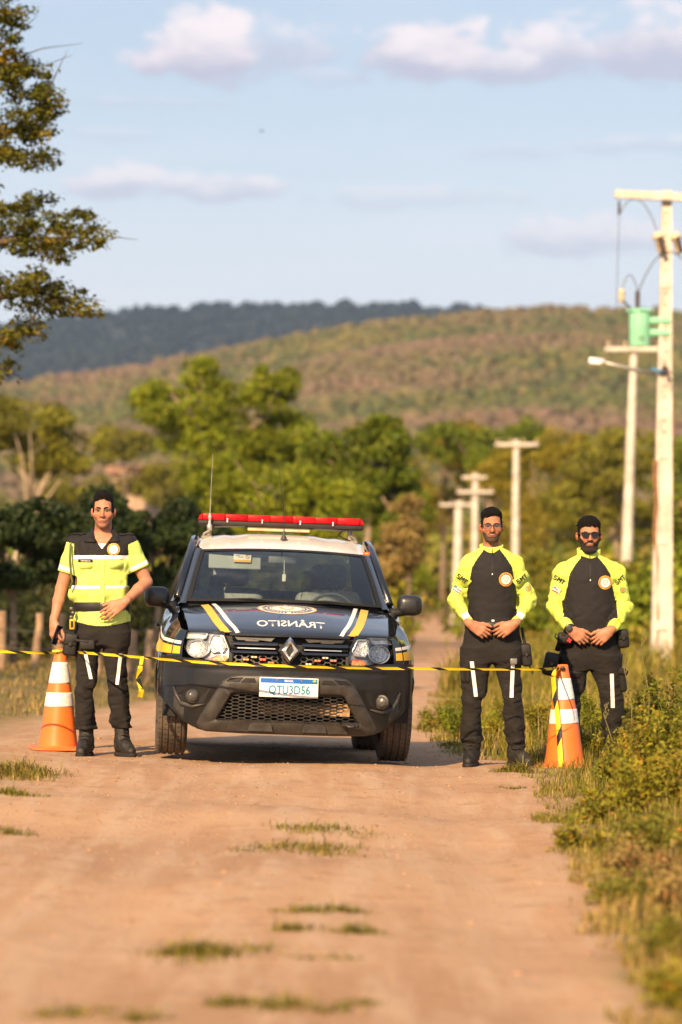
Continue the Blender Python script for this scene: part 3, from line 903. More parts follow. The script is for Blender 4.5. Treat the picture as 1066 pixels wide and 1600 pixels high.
grass_patch('green_verge_grass', x, y, rng.uniform(.04, .30, len(x)) * (.35 + np.clip((x - np.interp(y, *RE)) * .7, 0, 1)), .011, (2.2, 2.6, 1.0, 1.2, .7))
x, y = verge_pts(24000, 46, 130, -.2, 9.0)
grass_patch('far_verge_grass', x, y, rng.uniform(.15, .8, len(x)), .03, (2.2, 2.6, .8, 1.0, .6))
n = 26000
y = 31 + 50 * rng.uniform(0, 1, n) ** 1.2; x = np.interp(y, *LE) - .1 - 6.5 * rng.uniform(0, 1, n)
k = clumped(x, y, 2.5, .05); x, y = x[k], y[k]
grass_patch('dry_grass_by_fence', x, y, rng.uniform(.02, .17, len(x)) * (1 + .8 * (rng.uniform(0, 1, len(x)) > .93)), .014, (.5, .7, .3, 2.6, 1.6), (.4, 1.4))
# tufts standing alone in the dirt road
TU = [(490, 1298, .30, .05, 260, 'thin green grass tuft in the road nearest the truck'), (497, 1328, .36, .05, 420, 'wide low grass tuft second from the truck'),
      (525, 1422, .14, .04, 200, 'small grass tuft right of the road centre'), (470, 1422, .12, .035, 130, 'faint grass tuft left of the small centre one'), (540, 1454, .13, .045, 220, 'grass tuft just below the small centre one'), (455, 1452, .07, .045, 120, 'tiny grass tuft beside the lower centre one'),
      (310, 1492, .22, .055, 420, 'leafy green tuft in the left wheel track'), (400, 1482, .18, .03, 160, 'sparse dry grass right of the leafy tuft'), (510, 1497, .10, .03, 100, 'thin dark tuft below the centre tufts'),
      (355, 1568, .11, .04, 170, 'small blurred tuft near the bottom edge'), (450, 1572, .17, .045, 240, 'larger blurred tuft at the bottom centre'), (560, 1566, .08, .03, 80, 'faint blurred tuft right of the bottom centre'),
      (130, 1584, .15, .04, 160, 'dry tuft in the bottom left corner'), (22, 1212, .32, .10, 900, 'thick green and dry grass clump at the left road edge'), (8, 1300, .14, .05, 200, 'small grass clump below the thick one at the left edge'),
      (12, 1240, .20, .05, 260, 'low grass under the thick clump at the left edge'), (220, 1592, .10, .04, 120, 'blurred green tuft at the bottom left'),
      (690, 1140, .26, .14, 500, 'fresh green grass patch between the truck and the spectacled officer'), (700, 1165, .10, .06, 200, 'short grass just left of the spectacled officer'),
      (815, 1205, .16, .07, 300, 'short grass in front of the spectacled officer'), (805, 1232, .10, .03, 140, 'low weed in the dirt before the right cone')]
for (px, py, r, h, nb, lab) in TU:
    d = 22.0
    for _ in range(8):
        x0 = (px - HX) / FPX * d
        d = (CAMZ - zgf(x0, d)) * FPX / (py - HY)
    x0 = (px - HX) / FPX * d
    nb = int(nb * 1.5); cc_ = rng.normal(0, .5, (9, 2)) * np.array([r, r * .8]); q = cc_[rng.integers(0, 9, nb)] + rng.normal(0, .22, (nb, 2)) * r * np.where(rng.uniform(0, 1, (nb, 1)) > .85, 2.2, 1.0)
    x, y = x0 + q[:, 0], d + q[:, 1]
    hh = 1.4 * h * rng.uniform(.25, 1.1, nb) * np.where(rng.uniform(0, 1, nb) > .93, 1.7, 1.0) * np.exp(-.4 * (q ** 2).sum(1) / r ** 2)
    wts = (1.4, 1.6, 1.0, 1.6, 1.0) if 'dry' in lab else (2.2, 2.2, 1.4, .8, .3)
    grass_patch('grass_tuft', x, y, hh, .0055, wts, (.5, 1.5), lab, 'grass tuft', 'grass tufts in the dirt road', loc=(x0, d, zgf(x0, d)))

# weeds on the right bank: leafy stems, each plant a thing of its own
def weed(px, d, h, r, n, mat, lab, seed, lsize=.035, flowers=0):
    g = np.random.default_rng(seed)
    x0 = (px - HX) / FPX * d; z0 = zgf(x0, d)
    o = empty('weedy_shrub', lab, 'shrub', (x0, d, z0), group='weedy shrubs on the right bank')
    mb = MB(); CC = []; NN = []; TT = []
    ns = max(6, int(n / 190))
    for i in range(ns):
        a = g.uniform(0, 6.283); q = r * g.uniform(.05, 1) ** .7; hh = h * g.uniform(.5, 1.1) * (1 - .35 * (q / r) ** 2)
        b0 = Vector((math.cos(a) * q * .35, math.sin(a) * q * .35, -.02)); tp = Vector((math.cos(a) * q, math.sin(a) * q, hh))
        mid = b0.lerp(tp, .5) + Vector((g.uniform(-.03, .03), g.uniform(-.03, .03), .05))
        mb.tube([b0, mid, tp], [.006, .004, .0015], 4)
        m = n // ns
        tt = g.uniform(.15, 1.0, m) ** .75
        p0, p1, p2 = np.array(b0), np.array(mid), np.array(tp)
        c = ((1 - tt) ** 2)[:, None] * p0 + (2 * tt * (1 - tt))[:, None] * p1 + (tt ** 2)[:, None] * p2
        CC.append(c + unit(m, g) * g.uniform(.01, .085, (m, 1)))
        nn = unit(m, g) * .8 + np.array([-.1, -.25, .6]); NN.append(nn / np.linalg.norm(nn, axis=1)[:, None])
        TT.append(np.ones((m, 3)) * g.uniform(.6, 1.35) * g.uniform(.75, 1.25, (m, 1)))
    C = np.concatenate(CC); T = np.concatenate(TT)
    dry = g.uniform(0, 1, (len(C), 1)) > .86
    T = T * np.where(dry, np.array([[1.25, .80, .9]]), 1.0)
    V, F, TC = leaves(C, np.concatenate(NN), lsize * g.uniform(.5, 1.6, len(C)), T, .5, .3, g)
    npmesh('foliage', V, F, mat, o, col=TC)
    mb.build('stem', pm('weed_stem', (.13, .12, .035), .7), o)
    for i in range(flowers):
        j = g.integers(0, len(C)); p = C[j]
        f = MB(); f.v = []
        f.lathe([(.004, -.006), (.016, .002), (.018, .008), (.004, .006)], 8, Matrix.Translation(p + np.array([0, -.03, .02])))
        f.build('flower', pm('orange_flower', (.75, .24, .03), .6), o, smooth=True)
WD = [(1052, 19.0, .74, .36, 2300, 'weed', 'tallest leafy shrub on the right bank at the picture edge', 3), (1005, 20.6, .36, .28, 1000, 'weed', 'bushy weed just right of the officer in sunglasses', 2), (1025, 17.4, .40, .34, 1700, 'weed', 'dense weed below the tallest shrub', 1),
      (975, 20.0, .24, .24, 900, 'olive', 'low olive weed between the right cone and the tallest shrub', 1), (985, 18.0, .22, .28, 1000, 'weed', 'spreading low weed on the verge right of the cone base', 0), (1065, 21.8, .62, .34, 1600, 'yellowgreen', 'yellow-green tall weed before the nearest pole', 0),
      (1015, 22.6, .34, .24, 900, 'weed', 'weed between the officer in sunglasses and the nearest pole', 0), (905, 24.3, .22, .24, 700, 'weed', 'weed between the right cone and the officer in sunglasses', 0), (925, 17.6, .11, .18, 420, 'olive', 'flat olive weed at the dirt edge', 0), (905, 16.2, .09, .16, 300, 'weed', 'small weed patch at the dirt edge lower down', 0),
      (1045, 15.2, .30, .28, 1100, 'olive', 'olive weed at the right picture edge below the shrubs', 1), (1000, 14.4, .16, .22, 700, 'straw', 'dry straw-coloured weed on the verge', 0), (1060, 13.0, .20, .24, 800, 'straw', 'dry blurred weed at the right picture edge', 0), (960, 13.6, .10, .2, 500, 'olive', 'low blurred weed at the road edge', 0), (1040, 11.6, .14, .18, 600, 'olive', 'blurred olive weed near the bottom right corner', 0),
      (1058, 10.3, .11, .13, 420, 'weed', 'blurred weed in the bottom right corner', 0), (935, 26.0, .42, .3, 900, 'yellowgreen', 'sunny weed behind the officer in sunglasses', 0), (860, 27.0, .34, .3, 900, 'weed', 'sunny weed between the two right officers', 0), (800, 28.0, .34, .34, 900, 'weed', 'weed behind the legs of the spectacled officer', 0),
      (735, 29.0, .34, .36, 1000, 'yellowgreen', 'bright weed left of the spectacled officer', 0), (690, 31.0, .30, .34, 800, 'olive', 'weed by the road beyond the truck', 0), (1040, 25.5, .55, .34, 1100, 'weed', 'tall weed at the foot of the nearest pole', 0)]
for i, (px, d, h, r, n, mt, lab, fl) in enumerate(WD):
    weed(px, d, h, r, int(n * 1.9), LM[mt], lab, 200 + i, .029 if d > 16 else .024, fl)
# a few long seed-head stalks
for (px, d, h, lab) in [(985, 23.6, .78, 'long bent grass stalk beside the officer in sunglasses'), (1012, 22.8, .95, 'dark seed stalk standing before the nearest pole'), (845, 25.0, .5, 'thin stalk left of the right cone'), (955, 20.8, .52, 'feathery seed stalk above the weeds')]:
    x0 = (px - HX) / FPX * d; z0 = zgf(x0, d)
    mb = MB(); mb.tube([(x0, d, z0), (x0 + .01, d, z0 + h * .5), (x0 - .05, d, z0 + h * .85), (x0 - .02, d - .01, z0 + h)], [.004, .0035, .003, .002], 5)
    for k in range(14):
        zz = z0 + h * (.8 + .2 * k / 14); xx = x0 - .03 + rnd.uniform(-.012, .012)
        mb.rbox((xx, d + rnd.uniform(-.01, .01), zz), (.008, .008, .016), .003, 1)
    tag(mb.build('grass_stalk', pm('stalk', (.16, .14, .05), .8)), lab, 'grass stalk')
# ------------------------------------------------------------------ power poles, wires, fence, house
CONC = pm('pole_concrete', (.58, .525, .46), .9, scale=2.5, var=.2, bump=.3, bscale=30)
PORC = pm('porcelain', (.62, .50, .34), .4, var=.15)
DARKI = pm('dark_insulator', (.05, .032, .025), .4)
STEEL = pm('galvanised_steel', (.45, .43, .40), .5, metal=.6)
WIRE = pm('wire', (.10, .095, .09), .6)
def pole(name, label, px_b, px_t, row_b, row_t, d, wb, wt, arm=None, arm_row=None, group='concrete power poles', panels=False):
    b = P(px_b, row_b, d); tp = P(px_t, row_t, d)
    z0 = zgf(b.x, d)
    o = empty(name, label, 'power pole', (b.x, d, z0), group=group)
    b = Vector((0, 0, -.3)); tp = Vector((tp.x - P(px_b, row_b, d).x, 0, tp.z - z0))
    L = tp.z
    mb = MB()
    def cx(z): return tp.x * z / L
    def w(z): return wb + (wt - wb) * z / L
    if panels:
        # double-T post: two flanges with a web between, the web broken by solid battens
        ring = []
        for z in np.linspace(-.3, L, 30):
            ring.append((cx(z), w(z), z))
        for s in (-1, 1):
            A = []
            for (c, ww, z) in ring:
                x0 = c + s * ww * .5; x1 = c + s * ww * .28; h = ww * .42
                A.append([(x0, -h, z), (x0, h, z), (x1, h, z), (x1, -h, z), (x0, -h, z)])
            mb.grid(np.array(A))
            mb.box((cx(L) + s * w(L) * .39, 0, L), (w(L) * .22, w(L) * .84, .01))
        mb.build('pole', CONC, o)
        wb_ = MB()
        A = []
        for (c, ww, z) in ring:
            A.append([(c - ww * .29, -ww * .30, z), (c + ww * .29, -ww * .30, z)])
        wb_.grid(np.array(A)); A2 = [[(a[0][0], -a[0][1], a[0][2]), (a[1][0], -a[1][1], a[1][2])] for a in A]; wb_.grid(np.array(A2), flip=True)
        wb_.build('web', CONC, o)
        for zz in np.arange(.9, L - .4, 1.55):
            bb = MB(); bb.box((cx(zz), 0, zz), (w(zz) * .6, w(zz) * .80, .17)); bb.build('batten', CONC, o)
        sp = MB()
        for zz in np.arange(L * .5, L - .2, .21):
            sp.lathe([(.022, -.002), (.022, .002)], 8, Matrix.Translation((cx(zz), -w(zz) * .305, zz)) @ Matrix.Rotation(R(90), 4, 'X'))
        sp.build('bolt_hole', DARKI, o)['kind'] = 'stuff'
    else:
        mb.tube([b, tp * .5, tp], [wb / 2 * 1.02, (wb + wt) / 4, wt / 2], 12)
        mb.build('pole', CONC, o, angle=40)
    if arm:
        za = P(0, arm_row, d).z - z0
        x0 = P(arm[0], 0, d).x - o.location.x; x1 = P(arm[1], 0, d).x - o.location.x
        th = .11 if panels else .13
        am = MB(); am.rbox(((x0 + x1) / 2, -(w(za) * .45 + th * .5), za), (x1 - x0, th, th * 1.1), .02, 1)
        am.build('crossarm', CONC, o)
        for q in (.06, .36, .66, .94):
            if abs(x0 + (x1 - x0) * q - cx(za)) < .1: continue
            ins = MB(); ins.lathe([(.012, 0), (.012, .06), (.045, .07), (.05, .10), (.03, .115), (.045, .13), (.04, .16), (.015, .175)], 10, Matrix.Translation((x0 + (x1 - x0) * q, -(w(za) * .45 + th * .5), za + th * .5)))
            ins.build('insulator', PORC, o, smooth=True)
    return o, cx, w, z0
p1, cx1, w1, zp1 = pole('power_pole', 'nearest concrete power pole with transformer, lamp arm and bolt holes', 1033, 1043, 1062, 297, 58.0, .39, .17, None, None, panels=True)
D1 = 58.0
def q1(px, py, dy=0.0): return P(px, py, D1) - Vector((p1.location.x, D1, zp1)) + Vector((0, dy, 0))
a0, a1 = q1(960, 304), q1(1126, 312)
mb = MB(); A = Matrix.Rotation(math.atan2(a1.z - a0.z, a1.x - a0.x) * -1, 3, 'Y')
mb.rbox((a0 + a1) / 2 + Vector((0, -.17, 0)), ((a1 - a0).length, .11, .15), .015, 1, A)
mb.build('crossarm', CONC, p1)
for px in (1030, 1058):
    mb = MB(); c = q1(px, 380, -.16); mb.lathe([(.05, -.2), (.075, -.16), (.07, .06), (.11, .08), (.10, .14), (.05, .2)], 12, Matrix.Translation(c) @ Matrix.Rotation(R(-14), 4, 'Y'))
    f = mb.build('fuse_cutout', PORC, p1, smooth=True)
    mb = MB(); mb.rbox(q1(px + 2, 384, -.28), (.09, .06, .30), .02, 1, Matrix.Rotation(R(-14), 3, 'Y')); mb.build('fuse_tube', DARKI, f)
mb = MB(); mb.tube([q1(967, 314, -.17), q1(967, 336, -.17)], [.02, .03], 8); mb.build('hanging_insulator', DARKI, p1)
# transformer
trm = pm('transformer_green', (.24, .58, .38), .45, var=.08, scale=3)
c0 = q1(1000, 510, -.05)
mb = MB(); mb.lathe([(0, -.36), (.185, -.36), (.19, -.34), (.19, .26), (.215, .265), (.215, .30), (.18, .315), (.0, .33)], 28, Matrix.Translation(c0), close=False)
tank = mb.build('transformer', trm, p1, angle=35)
for dz in (-.12, .10):
    mb = MB(); mb.lathe([(.075, 0), (.075, .40)], 14, Matrix.Translation(c0 + Vector((.15, 0, dz))) @ Matrix.Rotation(R(90), 4, 'Y')); mb.build('radiator_tube', trm, tank, angle=40)
mb = MB()
for k in range(6):
    z = .31 + k * .055; mb.lathe([(.035, z), (.058, z + .02), (.035, z + .04), (.035, z + .055)], 12, Matrix.Translation(c0 + Vector((-.04, 0, 0))))
mb.build('bushing', DARKI, tank, smooth=True)
mb = MB(); mb.lathe([(.03, -.12), (.07, -.08), (.04, -.03), (.08, .0), (.04, .05), (.08, .08), (.03, .13)], 12, Matrix.Translation(q1(971, 463, -.15))); mb.build('surge_arrester', PORC, tank, smooth=True)
for k in range(8):
    w_ = 2 * math.pi * k / 8
    mb = MB(); mb.rbox(c0 + Vector((math.cos(w_) * .215, math.sin(w_) * .215, .285)), (.05, .05, .05), .01, 1); mb.build('lid_clamp', trm, tank)
V, F = text2d('75', .10, .01)
bv = bvh_of(tank)
decal('tank_number', (V, F), bv, ((c0.x, c0.y, c0.z - .24), (1, 0, 0), (0, 0, 1), (0, 1, 0)), DARKI, tank, .003)
# lamp arm
h0, h1 = q1(1024, 586, -.1), q1(936, 568, -.5)
mb = MB(); mb.tube([h0, h1], .035, 10); arm = mb.build('lamp_arm', STEEL, p1, smooth=True)
mb = MB(); mb.rbox(q1(929, 566.5, -.55), (.30, .20, .10), .04, 3, Matrix.Rotation(R(8), 3, 'Y')); mb.build('lamp_head', pm('lamp_alloy', (.72, .72, .74), .3, metal=.35), p1, smooth=True)
mb = MB(); mb.rbox(q1(926, 570, -.58), (.22, .17, .06), .02, 2, Matrix.Rotation(R(8), 3, 'Y')); mb.build('lamp_glass', pm('lamp_lens', (.85, .85, .86), .12), p1, smooth=True)
mb = MB(); mb.rbox(q1(1038, 578, -.14), (.12, .1, .1), .02, 1); mb.rbox(q1(1041, 582, -.18), (.05, .05, .28), .01, 1, Matrix.Rotation(R(-20), 3, 'Y')); mb.build('cable_clamp', DARKI, p1)
mb = MB(); mb.tube([q1(1016, 577, -.2), q1(1024, 580, -.2), q1(1034, 580, -.2)], .035, 6); mb.build('blue_connector', pm('blue_plastic', (.07, .20, .38), .5), p1)
# jumper wires on this pole
mb = MB()
def sag(a, b, h, n=12): return [a.lerp(b, i / n) + Vector((0, 0, h * 4 * (i / n) * (1 - i / n))) for i in range(n + 1)]
mb.tube(sag(q1(967, 336, -.17), q1(1026, 362, -.2), .42), .010, 5)
mb.tube(sag(q1(997, 458, -.05), q1(1066, 405, -.1), .38), .012, 5)
mb.tube(sag(q1(972, 452, -.15), q1(997, 456, -.05), .28), .010, 5)
mb.tube([q1(975, 472, -.15), q1(983, 480, -.1), q1(990, 488, -.05)], .02, 5)
mb.tube([q1(967, 336, -.17), q1(964, 440, -.17), q1(961, 545, -.17)], .006, 4)
mb.build('jumper_wire', WIRE, p1)
mb = MB(); pts = [q1(1024 - 1.2 * math.sin(k * .9), 720 + k * 13, -.1) for k in range(27)]
mb.tube(pts, .05, 6); mb.build('dry_vine', pm('dry_vine', (.20, .10, .04), .9, var=.4, scale=20), p1)
pole('power_pole', 'slanting concrete pole standing second, its crossarm below the transformer', 974, 991.5, 965, 538, 100.0, .40, .22, (945, 1035), 546)
pole('power_pole', 'third pole, upright with a plain crossarm, behind the spectacled officer', 804, 807, 985, 687, 138.0, .40, .26, (773, 841), 695)
p4_, cx4_, w4_, z4_ = pole('power_pole', 'far pole with two crossarms, just left of the spectacled officer', 741, 743, 985, 740, 162.0, .42, .30, (714, 771), 769)
mb = MB(); mb.rbox((0, -.22, P(0, 746, 162.0).z - z4_), (1.25, .13, .14), .02, 1); mb.build('crossarm', CONC, p4_)
pole('power_pole', 'farthest short pole where the road ends, crossarm low', 713, 717, 980, 783, 172.0, .58, .40, (686, 740), 789)
# thin conductors running down the line
def span(name, a, b, dip, lab):
    mb = MB(); mb.tube([a.lerp(b, i / 16) - Vector((0, 0, dip * 4 * (i / 16) * (1 - i / 16))) for i in range(17)], .010, 4)
    tag(mb.build(name, WIRE), lab, 'wire', 'wires strung between the poles')
span('wire', P(1034, 579, 58), P(1130, 565, 50), .1, 'low wire leaving the nearest pole to the right')
span('wire', P(960, 541, 100), P(777, 691, 138), .6, 'left wire between the second and third poles')
span('wire', P(1020, 541, 100), P(836, 691, 138), .6, 'right wire between the second and third poles')
span('wire', P(777, 691, 138), P(718, 766, 175), .5, 'wire between the third pole and the far pole')
span('wire', P(735, 800, 175), P(1070, 842, 90), .4, 'slack wire low behind the two right officers')

# fence of rough posts at the left
WOOD = pm('weathered_wood', (.30, .20, .125), .95, scale=5, var=.3, bump=.8, bscale=30)
fn = empty('post_and_wire_fence', 'rough wooden post and wire fence behind the young officer at left', 'fence', (0, 0, 0))
FP = [(3, 955, 1092, 22), (57, 958, 1090, 18), (90, 958, 1092, 22), (155, 975, 1090, 15), (204, 985, 1088, 20), (229, 984, 1092, 17), (-60, 950, 1096, 20), (-130, 950, 1100, 20), (262, 995, 1085, 16)]
for (px, rt, rb, wd) in FP:
    d = 47 - (px - 50) * .006
    s = d / FPX
    a = P(px - 4, rb, d); a.z = zgf(a.x, d) - .3
    b = P(px + (6 if px > 40 else 2), rt, d)
    mb = MB()
    pts = [a.lerp(b, i / 6) + Vector((rnd.uniform(-.012, .012), rnd.uniform(-.012, .012), 0)) for i in range(7)]
    mb.tube(pts, [wd * s * .42 * (1.12 - .05 * i) * rnd.uniform(.93, 1.07) for i in range(7)], 8)
    mb.build('post', WOOD, fn, angle=50)
for rr in (985, 1015, 1050):
    mb = MB(); pts = sorted(FP)
    mb.tube([P(p[0], rr + rnd.uniform(-3, 3), 46.85 - (p[0] - 50) * .006) for p in pts], .006, 4); mb.build('fence_wire', WIRE, fn)

# small house whose roof shows between the trees
D = 250.0
hb = P(215, 760, D); gz = zgf(hb.x, D)
ho = empty('small_house', 'small tile-roofed house half hidden between the trees at left', 'house', (hb.x, D, gz))
zr = P(0, 727, D).z - gz; ze = P(0, 738, D).z - gz
mb = MB(); mb.box((0, 1.5, ze / 2), (4.2, 3.4, ze)); mb.build('wall', pm('house_plaster', (.42, .30, .22), .9), ho)
mb = MB()
mb.add([(-2.5, -.6, ze - .08), (2.5, -.6, ze - .08), (2.5, 1.5, zr), (-2.5, 1.5, zr), (2.5, 3.6, ze - .08), (-2.5, 3.6, ze - .08)], [(0, 1, 2, 3), (3, 2, 4, 5), (0, 3, 5), (1, 4, 2)])
mb.build('roof', pm('clay_tile', (.40, .20, .12), .85, scale=2, var=.2), ho)
for x_ in (-1.1, .9):
    mb = MB(); mb.box((x_, -.22, ze - .9), (.8, .06, .9)); mb.build('window', DARKI, ho)

# a bird far off in the sky
bp_ = P(408, 204, 70)
bo = empty('bird', 'tiny dark bird gliding in the open sky below the left cloud', 'bird', bp_)
mb = MB(); mb.tube([(-.05, 0, 0), (0, 0, .006), (.04, 0, .004), (.075, 0, 0)], [.004, .013, .011, .003], 6); mb.build('body', DARKI, bo, smooth=True)
for s in (-1, 1):
    mb = MB(); mb.add([(-.015, 0, .006), (.02, 0, .006), (.01, s * .07, .022), (-.02, s * .12, .012)], [(0, 1, 2, 3)]); mb.build('wing', DARKI, bo, fix=False, solid=.003)
# ------------------------------------------------------------------ pickup truck, own axes: x to the right of the picture, y back, z up
PAINT = pm('black_paint', (.0055, .007, .0125), .22, scale=3, var=.1, coat=1.0, spec=.5)
BUMP = pm('black_bumper_paint', (.011, .0105, .011), .30, scale=6, var=.2, coat=.3, spec=.35)
PLAST = pm('grey_black_plastic', (.036, .032, .029), .45, scale=14, var=.25, bump=.12, bscale=400)
DARK = pm('dark_recess', (.006, .006, .006), .7)
WHITE = pm('white_paint', (.74, .70, .66), .3, scale=2, var=.04, coat=.6)
CHROME = pm('chrome', (.88, .86, .84), .30, metal=1.0, var=.05)
YEL = pm('yellow_vinyl', (.78, .46, .035), .4, var=.05)
WHV = pm('white_vinyl', (.80, .78, .74), .4, var=.04)
NAVY = pm('navy_vinyl', (.02, .02, .05), .5)
RUB = pm('tyre_rubber', (.060, .050, .042), .85, scale=9, var=.3, bump=.2, bscale=90, col2=(.115, .088, .066))
GLS = glass('windscreen_glass', (.80, .90, .91), .035)
SIDEG = glass('side_glass', (.16, .19, .20), .06)
HLG = glass('headlight_lens', (.95, .96, .97), .03)
SEAT = pm('seat_fabric', (.27, .28, .285), .9, scale=30, var=.2)
DASH = pm('dash_plastic', (.055, .062, .066), .7)

car = empty('pickup_truck', 'black traffic patrol pickup truck with white roof and red light bar, parked facing the camera', 'truck',
            (-.377, 22.0, .040), (R(-1.7), R(2.0), R(3.3)))
PLAN = np.array([(0, 0), (.2, .008), (.4, .035), (.55, .08), (.68, .15), (.745, .235), (.815, .30), (.868, .395), (.892, .48)])
def Yf(x): return np.interp(np.abs(x), PLAN[:, 0], PLAN[:, 1])
_s = np.concatenate([[0], np.cumsum(np.hypot(*np.diff(PLAN, axis=0).T))])
def plan(s):
    u = np.abs(s) * _s[-1]
    return np.sign(s) * cr(u, _s, PLAN[:, 0]), cr(u, _s, PLAN[:, 1])
def face_y(x, z):
    return Yf(x) + np.where(z > .6, (z - .6) * .16, np.where(z < .5, (.5 - z) * .14, 0.0))

# --- hood
nu, nv = 49, 26
A = np.zeros((nu, nv, 3))
for i, u in enumerate(np.linspace(-1, 1, nu)):
    for j, v in enumerate(np.linspace(0, 1, nv)):
        v = v ** 1.4
        x = u * (.697 + .056 * v)
        yf = float(lin(abs(x), [(0, .055), (.3, .085), (.5, .165), (.70, .285), (.76, .33)])); yr = 1.07 + .14 * (x / .75) ** 2
        zf = .864 + .008 * (abs(x) / .7) ** 2; zr = 1.105 - .048 * (abs(x) / .75) ** 2.2
        g = float(cr(v, [0, .03, .1, .25, .5, .75, 1], [0, .075, .185, .375, .65, .855, 1]))
        ridge = .013 * float(sm(.50, .40, abs(x) - .08 * (v - .5))) * math.sin(math.pi * min(1, v * 1.15 + .02)) ** .6
        A[i, j] = (x, yf + (yr - yf) * v, zf + (zr - zf) * g + ridge)
mb = MB(); mb.grid(A)
lipA = np.stack([A[:, 0], A[:, 0] + np.array([0, .012, -.016]), A[:, 0] + np.array([0, .06, -.02])], 1)
mb.grid(lipA, flip=True)
hood = mb.build('hood', PAINT, car, angle=40)

# --- side shells
W_T = ([.235, .30, .395, .48, .7, 1.0, 1.4, 3.0, 4.4, 4.7], [.745, .815, .868, .892, .908, .912, .908, .908, .90, .88])
ZT_T = ([.235, .3, .5, .8, 1.15, 1.4, 3.0, 4.7], [.874, .892, .968, 1.022, 1.057, 1.072, 1.09, 1.09])
IN_T = ([.235, .4, .8, 1.15, 1.42, 3.0, 4.7], [.035, .11, .15, .155, .075, .06, .06])
def side_x(Y, z):
    w = np.interp(Y, *W_T); zt = np.interp(Y, *ZT_T); ins = np.interp(Y, *IN_T)
    x = w - ins * np.exp(-np.maximum(zt - z, 0) / .095) - .03 * np.clip((.6 - z) / .3, 0, 1) ** 2 - .006 * np.exp(-((z - .66) / .05) ** 2)
    for yc in (.85, 3.68):
        r = np.hypot(Y - yc, z - .34)
        x = x + .016 * np.exp(-((r - .43) / .035) ** 2) * (z > .3)
    return x
def side_zb(Y):
    if Y < .455: return .682
    z = .295
    for yc in (.85, 3.68):
        if abs(Y - yc) < .40: z = max(z, .34 + math.sqrt(.16 - (Y - yc) ** 2))
    return z
def side_panel(name, y0, y1, n, s):
    A = []
    for Y in np.linspace(y0, y1, n):
        zb = side_zb(Y); zt = float(np.interp(Y, *ZT_T))
        row = []
        for t_ in np.linspace(0, 1, 20):
            z = zb + (zt - zb) * (1 - (1 - t_) ** 1.6)
            row.append((s * float(side_x(Y, z)), Y, z))
        row.insert(0, (s * (row[0][0] * s - .04), Y, row[0][2] + .005))
        A.append(row)
    mb = MB(); mb.grid(np.array(A), flip=(s < 0))
    return mb.build(name, PAINT, car, angle=50)
fend = {}
for s in (-1, 1):
    fend[s] = side_panel('fender', .235, 1.345, 60, s)
    fd = side_panel('front_door', 1.353, 2.30, 20, s)
    rd = side_panel('rear_door', 2.308, 3.06, 20, s)
    side_panel('bed_side', 3.068, 4.69, 50, s)
    for dr, yy in ((fd, 2.15), (rd, 2.92)):
        mb = MB(); mb.rbox((s * (float(side_x(yy, .93)) + .02), yy, .93), (.03, .17, .03), .012, 2); mb.build('door_handle', PAINT, dr, smooth=True)

# --- bumper
def hole(x, z): return .268 < z < .458 and abs(x) < np.interp(z, [.268, .458], [.49, .385])
ns, nz = 97, 30
mb = MB(); A = np.zeros((ns, nz, 3))
for i, s_ in enumerate(np.linspace(-1, 1, ns)):
    x, y = plan(s_); ax = abs(x)
    zb = lin(ax, [(0, .195), (.55, .195), (.64, .21), (.72, .255), (.80, .335), (.86, .40), (.892, .44)])
    zt = lin(ax, [(0, .662), (.40, .662), (.55, .668), (.64, .685), (.745, .69), (.9, .69)])
    for j, v in enumerate(np.linspace(0, 1, nz)):
        z = zb + (zt - zb) * v
        dy = (z - .6) * .16 if z > .6 else ((.5 - z) * .14 if z < .5 else 0)
        k = 1 - sm(.55, .85, ax)
        side = .004 * sm(.7, .85, ax)
        lipy = -.012 * math.exp(-((z - .645) / .014) ** 2) * k
        A[i, j] = (x * (1 + side), y + dy * float(k) + float(lipy), z)
FG = []
for i in range(ns - 1):
    for j in range(nz - 1):
        c = (A[i, j] + A[i + 1, j + 1]) / 2
        if hole(c[0], c[2]): continue
        FG.append((i * nz + j, (i + 1) * nz + j, (i + 1) * nz + j + 1, i * nz + j + 1))
mb.add(A.reshape(-1, 3), FG)
bump_o = mb.build('bumper', BUMP, car, angle=50)

def by_(x, z):
    ax = abs(x); dy = (z - .6) * .16 if z > .6 else ((.5 - z) * .14 if z < .5 else 0)
    return float(Yf(x)) + dy * float(1 - sm(.55, .85, ax))
# --- skid guard: a frame round the lower grille, standing proud of the bumper
outer = [(0, .588), (.20, .590), (.33, .588), (.40, .576), (.455, .540), (.50, .465), (.56, .365), (.635, .235), (.620, .203), (.55, .186), (.30, .180), (0, .180)]
inner = [(0, .458), (.20, .458), (.33, .458), (.375, .457), (.390, .448), (.415, .40), (.450, .335), (.487, .272), (.475, .266), (.42, .266), (.30, .266), (0, .266)]
def loop(h):
    return h + [(-x, z) for x, z in h[::-1]][1:-1]
def resample(poly, n):
    P_ = np.array(poly + [poly[0]]); return P_
lo_, li_ = loop(outer), loop(inner)
def dens(a, k=4):
    out = []
    for i in range(len(a)):
        p, q = np.array(a[i]), np.array(a[(i + 1) % len(a)])
        for m_ in range(k): out.append(p + (q - p) * m_ / k)
    return out
lo_, li_ = dens(lo_), dens(li_)
prof = [(-.02, .02), (0, .0), (.04, -.018), (.14, -.028), (.86, -.024), (.96, -.014), (1.0, .0), (1.0, .05)]
A = np.zeros((len(lo_), len(prof), 3))
for i, (a, b) in enumerate(zip(lo_, li_)):
    for j, (t_, off) in enumerate(prof):
        p = a + (b - a) * t_
        low = .06 * max(0, (.30 - p[1]) / .12) if p[1] < .3 else 0
        A[i, j] = (p[0], float(face_y(p[0], p[1])) + off - .004 + low * .4, p[1])
mb = MB(); mb.grid(A, closed=True)
